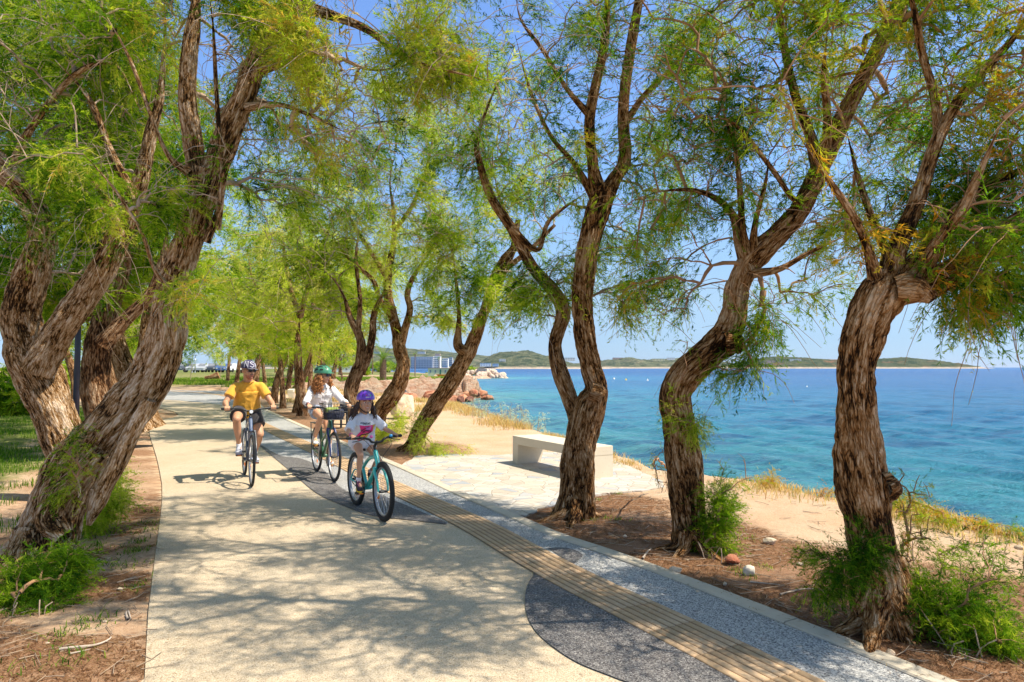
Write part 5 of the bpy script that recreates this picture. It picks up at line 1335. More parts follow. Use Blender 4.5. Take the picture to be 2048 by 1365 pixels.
# ---- far shore: palms, houses, cars, poles
m_white = simple("whitewash", (.78, .76, .72), .8, var=.05, scale=2)
m_cream = simple("cream_render", (.72, .62, .34), .85, var=.06, scale=2)
m_roof = simple("terracotta_edge", (.55, .30, .18), .9)
m_glass = simple("window_glass", (.20, .21, .23), .5, var=.3, scale=1)
m_shut = simple("green_shutter", (.05, .18, .10), .6)
m_blueg = simple("grey_blue_render", (.58, .60, .63), .8, var=.06, scale=.5)
def block(name, label, u0, u1, vb, vt, Zd, dep, mt, floors=3, bays=6, group=None, roof=None, cat='building', door=False):
    """a rendered block: wall box, roof slab, every storey's windows; standing at distance Zd"""
    x0, x1 = (u0 - 1024) / F * Zd, (u1 - 1024) / F * Zd
    zb = W(u0, vb, Zd)[2]; zt = W(u0, vt, Zd)[2]; h = zt - zb; w_ = x1 - x0
    T0 = empty(name, ((x0 + x1) / 2, Zd, zb), 0, label, cat, group)
    box("wall", (0, dep / 2, h / 2 - .3), (w_, dep, h + .6), mt, T0)
    box("roof", (0, dep / 2, h + h * .02 + .01), (w_ * 1.03, dep * 1.04, h * .04 + .02), roof or mt, T0)
    fh = h / floors; bw = w_ / bays
    for f in range(floors):
        bm = bmesh.new()
        for k in range(bays): box_bm(bm, (-w_ / 2 + bw * (k + .5), -.02 * h / floors, fh * (f + .52)), (bw * .62, .05 * fh, fh * .52))
        if floors * bays <= 12:
            bm.free()
            for k in range(bays):
                dr = door and k == bays // 2
                fr = box("door" if dr else "window", (-w_ / 2 + bw * (k + .5), -.02, fh * (f + (.42 if dr else .55))), (bw * .30, .06, fh * (.8 if dr else .36)), m_shut if dr else m_glass, T0)
        else:
            obj_bm("window_band", bm, m_glass, T0)
            if f: box("balcony", (0, -.35 * fh * .5, fh * f), (w_ * .98, .35 * fh, fh * .10), mt, T0)
    return T0
block("cottage", "low cream cottage with a green door by the far shore", 856, 906, 751, 737, 178, 7, m_cream, 1, 5, roof=m_roof, door=True)
block("shed", "white lean to at the right end of the cream cottage", 906.5, 925, 752, 741, 182, 5, m_white, 1, 2)
block("pavilion", "long low white pavilion with open bays beyond the park, left of the palm", 600, 712, 745, 733, 240, 8, m_white, 1, 9)
block("kiosk", "flat roofed grey beach kiosk on the breakwater", 955, 974, 746, 738, 222, 5, simple("grey_render", (.40, .37, .33), .9), 1, 2)
block("hotel", "long grey blue hotel with rows of balconies on the far shore", 822, 866, 738, 715, 760, 14, m_blueg, 6, 14)
block("hotel", "taller white hotel wing standing right of the grey blue hotel", 866.5, 880, 738, 714, 764, 14, m_white, 6, 4)
hb = [(884,896,735,718,900,"white"),(897,905,732,716,950,"grey"),(790,808,712,707,1500,"white"),(700,716,716,711,1700,"white"),(728,738,722,717,1500,"cream"),(905,918,728,722,1000,"white"),(925,940,715,710,1900,"white"),
      (998,1011,729,719,1500,"white"),(985,997,733,728,1450,"pale blue"),(960,982,733,727,1450,"white"),(1043,1055,733,729,1480,"white"),(1065,1078,735,731,1490,"white"),(1130,1150,722,716,1700,"white"),(1226,1246,721,716,2290,"pink"),(1305,1330,722,718,2200,"cream"),(1335,1350,720,716,2200,"white"),
      (1580,1602,726,719,2000,"white"),(1530,1550,728,722,2000,"pink"),(1612,1622,722,718,2040,"cream"),(1418,1430,731,728,2150,"white"),(835,850,708,704,2100,"grey"),(870,880,712,708,1950,"pink"),(748,760,708,704,1900,"grey")]
hm = dict(white=m_white, grey=simple("grey_villa", (.52,.52,.50), .9), cream=m_cream, pink=simple("pink_villa", (.58,.38,.30), .9))
hm["pale blue"] = simple("blue_villa", (.40,.52,.62), .8)
where = {0:"left of the hills' foot, beside the hotel wing",1:"just right of the tall white villa by the hotel",2:"high on the hill above the palm",3:"on the hillside left of the palm",4:"low on the slope left of the palm",5:"below the leaning slender trunk",6:"on the ridge left of the green hill",7:"square four storey on the lower left slope of the green hill",8:"at the water left of the square house",9:"long and low at the foot of the green hill",10:"small, at the middle foot of the green hill",11:"right of the small one at the green hill's foot",12:"between the stems of the forked tree",13:"on the crest left of the pine clump",14:"long, on the crest of the middle headland",15:"right of the long crest house",16:"long white terraces left of the nearest trunk",17:"rusty one on the red headland's left end",18:"small, next to the long terraces",19:"at the shore of the middle headland",20:"on the hill over the hotel",21:"on the hill over the hotel wing",22:"topmost on the hill behind the palm"}
for i, (u0, u1, vb, vt, Zd, c_) in enumerate(hb):
    block("villa", (c_ + " far villa " + where[i])[:110], u0, u1, vb, vt, Zd, 12, hm[c_], 2 if vb - vt < 8 else 4, 4, group="villas scattered over the far hills")
# cars
def car(loc, rz, col, label):
    T0 = empty("parked_car", loc, rz, label, "car", "cars parked beyond the park")
    pm = simple("car_paint_" + col, dict(white=(.75,.76,.78), silver=(.42,.44,.47), dark=(.05,.06,.08), blue=(.05,.10,.24))[col], .3, coat=.6)
    prof = [(-2.1,.35),(-2.12,.75),(-1.9,.95),(-1.35,1.0),(-.85,1.42),(.55,1.45),(1.15,1.02),(1.85,.92),(2.1,.72),(2.12,.35)]
    bm = bmesh.new(); n = len(prof); lv = []
    for y, s_ in ((-.84, .97), (-.70, 1), (.70, 1), (.84, .97)):
        lv.append([bm.verts.new((x * s_, y * (.80 if z > 1.1 else 1), z)) for x, z in prof])
    for a_, b__ in zip(lv[:-1], lv[1:]):
        for i in range(n): bm.faces.new((a_[i], a_[(i+1) % n], b__[(i+1) % n], b__[i]))
    bm.faces.new(lv[0][::-1]); bm.faces.new(lv[-1]); bmesh.ops.recalc_face_normals(bm, faces=bm.faces)
    obj_bm("body", bm, pm, T0)
    for y in (-.70, .70):
        s_ = 1 if y > 0 else -1
        mesh_obj("side_window", [(-1.12, y + s_*.055, 1.04), (.95, y + s_*.055, 1.04), (.5, y - s_*.09, 1.38), (-.78, y - s_*.09, 1.38)], [(0,1,2,3) if s_ < 0 else (3,2,1,0)], m_glass, T0)
    mesh_obj("windscreen", [(1.16, -.55, 1.04), (1.16, .55, 1.04), (.62, .48, 1.42), (.62, -.48, 1.42)], [(0,1,2,3)], m_glass, T0)
    for x in (-1.3, 1.3):
        for y in (-.80, .80):
            bm = bmesh.new(); bmesh.ops.create_cone(bm, cap_ends=True, segments=20, radius1=.32, radius2=.32, depth=.2)
            for v in bm.verts: v.co = Vector((v.co.x, v.co.z, v.co.y))
            o = obj_bm("wheel", bm, simple("tyre_black", (.02,.02,.02), .9), T0); o.location = (x, y, .32)
    for y in (-.6, .6): box("headlight", (2.10, y, .68), (.06, .26, .12), m_white, T0)
cc = ["dark", "silver", "white", "silver", "dark", "white", "blue", "white"]
dsc = ["dark car, first from the sprawling trunk", "silver car, second from the sprawling trunk", "white car, third from the sprawling trunk", "silver car before the lamp poles", "dark car right of the middle of the row", "white car with its nose to the lawn near the grove", "blue car in the right part of the row", "white car, last before the grove trunks"]
for i in range(8):
    u = 372 + i * 12.5; x = (u - 1024) / F * 112
    car((x, 112 + (i % 3) * .7, float(ground_z(np.array([x]), np.array([112.]))[0]) + .02), R(-100 + (i * 37) % 25), cc[i], dsc[i])
# poles
m_pole = simple("pole_paint", (.035, .045, .085), .45, var=.15, scale=5)
def pole(x, y, h, r_, label, arm=0, mt=None):
    z = float(ground_z(np.array([x]), np.array([y]))[0])
    T0 = empty("street_lamp", (x, y, z), 0, label, "lamp post")
    bm = bmesh.new(); bmesh.ops.create_cone(bm, segments=20, radius1=r_, radius2=r_ * .75, depth=h, cap_ends=True); o = obj_bm("pole", bm, mt or m_pole, T0, True); o.location = (0, 0, h / 2)
    bm = bmesh.new(); bmesh.ops.create_cone(bm, segments=20, radius1=r_ * 1.8, radius2=r_ * 1.5, depth=.25, cap_ends=True); o = obj_bm("base_collar", bm, mt or m_pole, T0); o.location = (0, 0, .12)
    bm = bmesh.new(); bmesh.ops.create_uvsphere(bm, u_segments=20, v_segments=10, radius=1)
    for v in bm.verts: v.co = Vector((v.co.x * r_ * 4.5, v.co.y * r_ * 2.5, v.co.z * r_ * 1.1))
    o = obj_bm("lamp_head", bm, mt or m_pole, T0, True); o.location = (r_ * 2.2, 0, h + r_ * .6)
p = G(157, 905); pole((155 - 1024) / F * p[1], p[1], 3.9, .058, "dark blue lamp post rising behind the two big left trunks")
m_gal = simple("galvanised", (.5, .52, .54), .4, metal=.6)
for i, (u, Zd, lab) in enumerate([(385, 100, "left one of the two thin grey poles in front of the parked cars"), (391, 100, "right one of the two thin grey poles in front of the parked cars")]):
    pole((u - 1024) / F * Zd, Zd, 2.6, .06, lab, mt=m_gal)
pole((1214 - 1024 - 530) / F * 200, 200, 9, .10, "tall thin lamp post beyond the park pavilion", mt=m_gal)
# young staked trees, stump, bench, cottage bushes
def young(u, v, lab, h=2.2):
    p = G(u, v); z = float(ground_z(p[0:1], p[1:2])[0]); T = Tree((p[0], p[1], z), lab, seed=int(u))
    T.limb([(p[0], p[1], z - .05), (p[0] + .03, p[1], z + h * .5), (p[0], p[1], z + h)], [.035, .03, .02], sides=8, ridged=0, step=.2); T.stem_done(m_twig)
    A = np.array([p[0], p[1], z + h]) + T.r.normal(size=(26, 3)) * [.35, .35, .3]
    T.grow(A, T.r.random(26) < .8, SPR_F, m_leaf_y, m_twig, dens=6, sc=1, r_twig=.006, maxseg=.3)
young(381, 768, "thin young tree on the sunny grass at the far path's left edge"); young(441, 762, "pale young sapling on the lawn behind the capped rider", 2.0)
p = G(424, 766); z = float(ground_z(p[0:1], p[1:2])[0])
T0 = empty("tree_stump", (p[0], p[1], z), 0.3, "cut brown stump lying on the lawn beside the far path bend", "stump")
T_ = tube_mesh(np.array([[-.7, 0, .22], [-.2, .05, .3], [.3, 0, .42], [.6, 0, .55]]), np.array([.2, .26, .34, .36]), 20, .03, 5, lump=.2)
np_mesh("log", T_[0], T_[1], m_bark_f, T0, True, attrs={'bark': T_[2], 'ridge': T_[3]})
bm = bmesh.new(); bmesh.ops.create_cone(bm, segments=20, radius1=.34, radius2=.34, depth=.03, cap_ends=True); o = obj_bm("cut_face", bm, simple("cut_wood", (.40,.18,.08), .9), T0); o.location = (.62, 0, .55); o.rotation_euler = (0, R(70), 0)
def picnic(u, v, Zd, lab):
    p = W(u, v, Zd); z = float(ground_z(p[0:1], p[1:2])[0]); m_ = simple("weathered_wood", (.22, .12, .07), .85)
    T0 = empty("park_table", (p[0], p[1], z), .3, lab, "picnic table")
    box("table_top", (0, 0, .74), (1.7, .75, .06), m_, T0)
    for s_ in (-1, 1):
        box("bench_seat", (0, s_ * .75, .44), (1.7, .26, .05), m_, T0)
        box("trestle", (s_ * .6, 0, .35), (.08, 1.3, .68), m_, T0)
picnic(697, 757, 62, "wooden picnic table on the far green left of the palm"); picnic(572, 768, 46, "grey picnic table in the shade between the grove trunks")
m_hedge = m_leaf
for i, (u, v, Zd, w_, h_, lab) in enumerate([(831, 745, 150, 1.1, 1.6, "round clipped bush left of the cream cottage"), (848, 748, 160, .8, 1.2, "small bush against the cream cottage's left wall"), (800, 748, 150, 1.2, 1.3, "low dark bush behind the boulder and curving trunk"),
        (730, 745, 170, 1.6, 1.4, "bush in front of the pavilion's right end"), (980, 735, 240, 3.0, 1.8, "dark bushy tamarisk beside the kiosk"), (940, 738, 235, 3.5, 2.0, "grey green tree mass behind the slender trunk"), (880, 733, 300, 7, 2.2, "wide pale green thicket behind the cream cottage"), (770, 733, 260, 6, 2.5, "yellow green trees behind the palm"), (690, 735, 250, 5, 2.6, "trees behind the pavilion")]):
    p = W(u, v, Zd); z = min(p[2] - h_ * .5, float(ground_z(p[0:1], p[1:2])[0]) + .3)
    T = Tree((p[0], p[1], z), lab, name='bush', cat='bush', seed=500 + i)
    for k in range(4): T.limb([(p[0], p[1], z - .2), (p[0] + T.r.normal() * w_ * .2, p[1], z + h_ * .4), (p[0] + T.r.normal() * w_ * .4, p[1], z + h_ * .8)], [.08, .06, .03], sides=6, ridged=0, step=.3)
    T.stem_done(m_twig, 'stems')
    q = T.r.normal(size=(110, 3)); q /= np.linalg.norm(q, axis=1)[:, None]; q *= T.r.uniform(.6, 1, (110, 1)); A = np.array([p[0], p[1], z + h_ * .75]) + q * [w_, w_ * .8, h_ * .8]
    T.grow(A, np.ones(110, bool), SPR_F, m_leaf if i in (0, 1, 2, 4) else m_leaf_y, m_twig, dens=12, sc=1.3 * (1 + w_ / 3), tint=(.3, .25), r_twig=.012, maxseg=.6, names=('twigs', 'foliage'))
for i, (x_, y_, w_, h_, lab) in enumerate([(-21, 27.5, 2.6, 1.5, "rounded green shrub at the back of the lawn at far left"), (-27, 38, 3.2, 1.8, "wide shrub behind the lawn, seen between the left trunks"), (-17.2, 23, 1.6, 1.1, "low shrub on the lawn behind the lamp post"), (-35, 52, 4.0, 2.2, "long shrub mass beyond the path bend at left")]):
    z = float(ground_z(np.array([x_]), np.array([y_]))[0]); T = Tree((x_, y_, z), lab, name='bush', cat='bush', seed=540 + i)
    for k in range(4): T.limb([(x_, y_, z - .1), (x_ + T.r.normal() * w_ * .2, y_, z + h_ * .4), (x_ + T.r.normal() * w_ * .4, y_, z + h_ * .8)], [.05, .04, .02], sides=6, ridged=0, step=.3)
    T.stem_done(m_twig, 'stems')
    q = T.r.normal(size=(170, 3)); q /= np.linalg.norm(q, axis=1)[:, None]; q *= T.r.uniform(.6, 1, (170, 1)); A = np.array([x_, y_, z + h_ * .55]) + q * [w_, w_ * .8, h_ * .6]; A[:, 2] = np.maximum(A[:, 2], z + .05)
    T.grow(A, np.ones(170, bool), SPR_F, m_leaf_y if i % 2 else m_leaf, m_twig, dens=12, sc=1.3, tint=(.35, .28), r_twig=.010, maxseg=.5, names=('twigs', 'foliage'))
# palms
m_frond = leaf_mat("palm_frond", [(.05, .12, .02), (.10, .20, .03), (.20, .28, .05), (.34, .32, .10)])
m_ptrunk = simple("palm_trunk", (.20, .12, .07), .95, var=.5, scale=9, bump=.05)
def palm(u, v, Zd, h, L_, n, lab, r0=.2, seed=1):
    p = W(u, v, Zd); z = float(ground_z(p[0:1], p[1:2])[0]); r = np.random.default_rng(seed)
    T0 = empty("palm_tree", (p[0], p[1], z), 0, lab, "palm tree")
    s_ = np.linspace(0, 1, 24); path = np.stack([s_ * 0, s_ * 0, s_ * h], 1)
    V, Fc, B, Rg = tube_mesh(path, r0 * (1 + .12 * np.sin(s_ * 60)), 14, 0, 3); np_mesh("trunk", V, Fc, m_ptrunk, T0, True)
    for k in range(n):
        az = k * 2.4 + r.normal() * .2; el = R(r.uniform(5, 78)); d = np.array([math.cos(az), math.sin(az), 0]); Lk = L_ * r.uniform(.8, 1.1)
        tri = []; q = np.array([0, 0, h]); dirv = d * math.cos(el) + np.array([0, 0, math.sin(el)]); side = np.array([-d[1], d[0], 0])
        pts = [q]
        for j in range(14): dirv = dirv + np.array([0, 0, -.11]); dirv /= np.linalg.norm(dirv); q = q + dirv * Lk / 14; pts.append(q)
        for j in range(14):
            tri += [[pts[j] - side * .02, pts[j] + side * .02, pts[j+1]]]
            for m_ in range(3):
                f = (j + m_ / 3) / 14; b0 = pts[j] + (pts[j+1] - pts[j]) * m_ / 3; ll = Lk * .20 * math.sin(math.pi * min(.97, f * .9 + .1)) ** .6
                for sg in (-1, 1):
                    e = b0 + (side * sg * .8 + (pts[j+1] - pts[j]) / np.linalg.norm(pts[j+1] - pts[j]) * .7 + np.array([0, 0, .18])) * ll
                    w_ = (pts[j+1] - pts[j]) * .16; tri.append([b0, b0 + w_, e])
        V = np.array(tri).reshape(-1, 3); np_mesh("frond", V, np.arange(len(V)).reshape(-1, 3), m_frond, T0, attrs={'tint': np.full(len(V), r.uniform(.1, .9))})
palm(766, 757, 64, 2.0, 2.2, 30, "stout feather palm with arching fronds on the far green", .32, 2)
palm(878, 752, 190, 7.5, 1.6, 16, "slender tall palm in front of the hotel, above the cream cottage", .14, 3)
palm(830, 750, 195, 6.5, 1.5, 16, "second slender palm left of the tall one by the hotel", .14, 4)
palm(745, 750, 200, 9, 2.2, 16, "tall fan palm behind the stout feather palm", .18, 5)
x = rr_.uniform(872, 906, 700); zz_ = 176
P_ = np.array([[(u - 1024) / F * zz_, zz_ + rr_.uniform(-.4, .4), W(880, 753, zz_)[2] - .1] for u in x])
m_flow = leaf_mat("bedding_flowers", [(.5, .03, .04), (.6, .10, .04), (.65, .40, .03), (.10, .25, .03)])
tag(blades("flower_bed", P_, .55, .06, m_flow, (.5, .4), 9, .4), "red and yellow flower bed before the cream cottage", "flowers", kind='stuff')
# buoys
for i, (u, v, s_, lab) in enumerate([(1945,786,.35,"yellow buoy far out right of the nearest trunk"),(1503,770,.3,"small orange buoy between the two nearest trunks, left one"),(1614,775,.3,"small white buoy left of the nearest trunk"),(1228,759,.35,"pale buoy beyond the bench, leftmost on the water"),(1252,761,.35,"yellow buoy, second from the forked tree"),(1295,762,.35,"pale buoy left of the bent tree's elbow")]):
    p = G(u, v, SEA); T0 = empty("buoy", tuple(p), 0, lab, "buoy")
    mm_ = simple("buoy_yellow", (.85, .60, .05), .5) if i in (0, 4, 1) else m_white
    sc_ = s_ * .45 * max(1, p[1] / 90)
    bm = bmesh.new(); bmesh.ops.create_uvsphere(bm, u_segments=14, v_segments=10, radius=sc_); obj_bm("float", bm, mm_, T0, True)
    bm = bmesh.new(); bmesh.ops.create_cone(bm, segments=10, radius1=sc_ * .4, radius2=sc_ * .15, depth=sc_ * 1.2, cap_ends=True); o = obj_bm("top_mark", bm, mm_, T0); o.location = (0, 0, sc_ * 1.3)
tick("p5")
# ================================================================== BICYCLES AND RIDERS
def V3(*a): return np.array(a, float)
def frame_of(d):
    d = d / np.linalg.norm(d); r = V3(0, 0, 1) if abs(d[2]) < .9 else V3(1, 0, 0)
    u = np.cross(r, d); u /= np.linalg.norm(u); return d, u, np.cross(d, u)
def add_rings(bm, rings, close_ends=True):
    vr = [[bm.verts.new(p) for p in r] for r in rings]; n = len(vr[0])
    for a, b in zip(vr[:-1], vr[1:]):
        for i in range(n): bm.faces.new((a[i], a[(i+1) % n], b[(i+1) % n], b[i]))
    if close_ends: bm.faces.new(vr[0][::-1]); bm.faces.new(vr[-1])
def cap_(bm, a, b, ra, rb, n=16, flat=False, sq=1.0):
    """tapered capsule; sq flattens it along the second axis"""
    a, b = np.array(a, float), np.array(b, float)
    d, u, w = frame_of(b - a); an = np.linspace(0, 2*np.pi, n, endpoint=False)
    rings = []
    def ring(c, r): return [tuple(c + (u * math.cos(t) * sq + w * math.sin(t)) * r) for t in an]
    if flat: rings = [ring(a, ra), ring(b, rb)]
    else:
        for q in (-80, -55, -28): rings.append(ring(a + d * ra * math.sin(R(q)), ra * math.cos(R(q))))
        rings += [ring(a, ra), ring((a + b) / 2, (ra + rb) / 2), ring(b, rb)]
        for q in (28, 55, 80): rings.append(ring(b + d * rb * math.sin(R(q)), rb * math.cos(R(q))))
    add_rings(bm, rings)
def chain_(bm, pts, rad, n=14, flat=False):
    for i in range(len(pts) - 1): cap_(bm, pts[i], pts[i+1], rad[i], rad[i+1], n, flat)
def tube_(bm, pts, rad, n=10, smooth=True, seg=6):
    """one clean bent tube through the points"""
    P = np.array(pts, float); rad = np.full(len(P), rad, float) if np.isscalar(rad) else np.array(rad, float)
    if smooth and len(P) > 2:
        C = catmull(np.c_[P, rad], seg); P, rad = C[:, :3], C[:, 3]
    T = np.gradient(P, axis=0); T /= np.maximum(np.linalg.norm(T, axis=1)[:, None], 1e-9)
    _, cur, _ = frame_of(T[0]); an = np.linspace(0, 2*np.pi, n, endpoint=False); rings = []
    for p, t_, r_ in zip(P, T, rad):
        cur = cur - t_ * (cur @ t_); cur /= np.linalg.norm(cur); w = np.cross(t_, cur)
        rings.append([tuple(p + (cur * math.cos(q) + w * math.sin(q)) * r_) for q in an])
    add_rings(bm, rings)
def ell_(bm, c, r, M=None, seg=20):
    rr_2 = bmesh.ops.create_uvsphere(bm, u_segments=seg, v_segments=seg // 2 + 2, radius=1)
    c = np.array(c, float)
    for v in rr_2['verts']:
        q = np.array(v.co) * np.array(r)
        if M is not None: q = M @ q
        v.co = tuple(c + q)
def loft_(bm, secs, lat=V3(0, 1, 0), n=30, power=2.3):
    """superelliptic rings along a spine: secs = [(centre, half width, half depth)]"""
    C = np.array([s[0] for s in secs], float); S = np.c_[C, [s[1] for s in secs], [s[2] for s in secs]]
    S = catmull(S, 5); C = S[:, :3]
    T = np.gradient(C, axis=0); T /= np.linalg.norm(T, axis=1)[:, None]
    an = np.linspace(0, 2*np.pi, n, endpoint=False); rings = []
    for c, t_, a, b in zip(C, T, S[:, 3], S[:, 4]):
        l = lat - t_ * (lat @ t_); l /= np.linalg.norm(l); f = np.cross(l, t_)
        rings.append([tuple(c + l * a * np.sign(math.cos(q)) * abs(math.cos(q)) ** (2/power) + f * b * np.sign(math.sin(q)) * abs(math.sin(q)) ** (2/power)) for q in an])
    add_rings(bm, rings)
def solid(name, bm, voxel, mt, parent, smooth=2, fold=0.0, fscale=(9, 9, 4), seed=1, attr=None, keep=None):
    """fuse overlapping closed shapes into ONE continuous skin"""
    bmesh.ops.recalc_face_normals(bm, faces=bm.faces)
    me = bpy.data.meshes.new(name + "_src"); bm.to_mesh(me); bm.free()
    o = bpy.data.objects.new(name + "_src", me); COL.objects.link(o)
    m = o.modifiers.new("r", 'REMESH'); m.mode = 'VOXEL'; m.voxel_size = voxel; m.adaptivity = 0
    if smooth:
        m2 = o.modifiers.new("s", 'SMOOTH'); m2.factor = .5; m2.iterations = smooth
    dg = bpy.context.evaluated_depsgraph_get(); dg.update()
    me2 = bpy.data.meshes.new_from_object(o.evaluated_get(dg)); me2.name = name
    bpy.data.objects.remove(o); bpy.data.meshes.remove(me)
    n = len(me2.vertices); co = np.zeros(n * 3, np.float32); me2.vertices.foreach_get('co', co); co = co.reshape(-1, 3)
    if fold:
        no = np.zeros(n * 3, np.float32); me2.vertices.foreach_get('normal', no); no = no.reshape(-1, 3)
        f = fbm(co[:, 0] * fscale[0] + co[:, 2] * fscale[0] * .6, co[:, 1] * fscale[1], co[:, 2] * fscale[2], o=3, seed=seed)
        f2 = 1 - np.abs(2 * f - 1)
        co = co + no * ((f2 - .75) * fold)[:, None]
        me2.vertices.foreach_set('co', co.ravel())
    if attr is not None:
        a = me2.attributes.new('tone', 'FLOAT', 'POINT'); a.data.foreach_set('value', np.clip(attr(co), 0, 1).astype(np.float32))
    me2.polygons.foreach_set('use_smooth', np.ones(len(me2.polygons), bool))
    me2.materials.clear(); me2.materials.append(mt)
    me2.update()
    o = bpy.data.objects.new(name, me2); COL.objects.link(o); o.parent = parent
    return o
def ik(a, b, l1, l2, pole):
    a, b = np.array(a, float), np.array(b, float); d = b - a; L = np.linalg.norm(d); L = min(L, (l1 + l2) * .999); dh = d / np.linalg.norm(d)
    x = (l1*l1 - l2*l2 + L*L) / (2*L); h = math.sqrt(max(l1*l1 - x*x, 0)); pole = np.array(pole, float); pole = pole - dh * (pole @ dh); pole /= np.linalg.norm(pole)
    return a + dh * x + pole * h

m_rub = simple("bicycle_tyre_rubber", (.018, .018, .018), .8, bump=.002, scale=120)
m_alu = simple("rim_alloy", (.35, .36, .38), .35, metal=.7)
m_blk = simple("black_plastic", (.015, .015, .017), .5)
m_chr = simple("spoke_steel", (.55, .56, .58), .3, metal=.8)
m_orr = simple("orange_reflector", (.80, .22, .02), .3)
def wheel(root, x, rw, tw, name='wheel', rimm=None, seed=0, knob=1.0):
    bm = bmesh.new()
    def torus(R0, ra, rb, n=64, k=10):
        rings = []
        for i in range(n):
            t = i / n * 2 * math.pi; c = V3(math.cos(t) * R0, 0, math.sin(t) * R0); e = V3(math.cos(t), 0, math.sin(t))
            rings.append([bm.verts.new(tuple(c + e * math.cos(q) * ra + V3(0, 1, 0) * math.sin(q) * rb)) for q in np.linspace(0, 2*np.pi, k, endpoint=False)])
        for i in range(n):
            a, b = rings[i], rings[(i+1) % n]
            for j in range(k): bm.faces.new((a[j], a[(j+1) % k], b[(j+1) % k], b[j]))
    torus(rw - tw * 2.2, .009, tw * .6)
    w = obj_bm(name, bm, rimm or m_alu, root, True); w.location = (x, 0, rw)
    bm = bmesh.new(); torus(rw - tw, tw, tw * .92, 72, 12)
    # tread knobs
    for i in range(72):
        for s_ in (-1, 0, 1):
            t = (i + .5 * (s_ == 0)) / 72 * 2 * math.pi; a = R(32 * s_); rr0 = rw - tw + math.cos(a) * tw
            c = V3(math.cos(t) * rr0, math.sin(a) * tw * .92, math.sin(t) * rr0)
            box_bm(bm, tuple(c), (.0045 if tw < .024 else .007, .006, .010), Matrix.Rotation(-t, 3, 'Y'))
    obj_bm("tyre", bm, m_rub, w, True)
    bm = bmesh.new(); r_ = np.random.default_rng(seed); off = r_.uniform(0, 1)
    for i in range(28):
        t = (i + off) / 28 * 2 * math.pi; s_ = 1 if i % 2 else -1; t2 = t + (.35 if i % 4 < 2 else -.35)
        cap_(bm, (math.cos(t2) * .022, s_ * .03, math.sin(t2) * .022), (math.cos(t) * (rw - tw * 2.3), 0, math.sin(t) * (rw - tw * 2.3)), .0014, .0012, 5, True)
    obj_bm("spokes", bm, m_chr, w)
    bm = bmesh.new(); cap_(bm, (0, -.036, 0), (0, .036, 0), .015, .015, 14); obj_bm("hub", bm, m_blk, w, True)
    bm = bmesh.new(); box_bm(bm, (0, 0, rw * .55), (.02, .012, .05)); o = obj_bm("reflector", bm, m_orr, w); o.rotation_euler = (0, R(100 + seed * 70), 0)
    return w
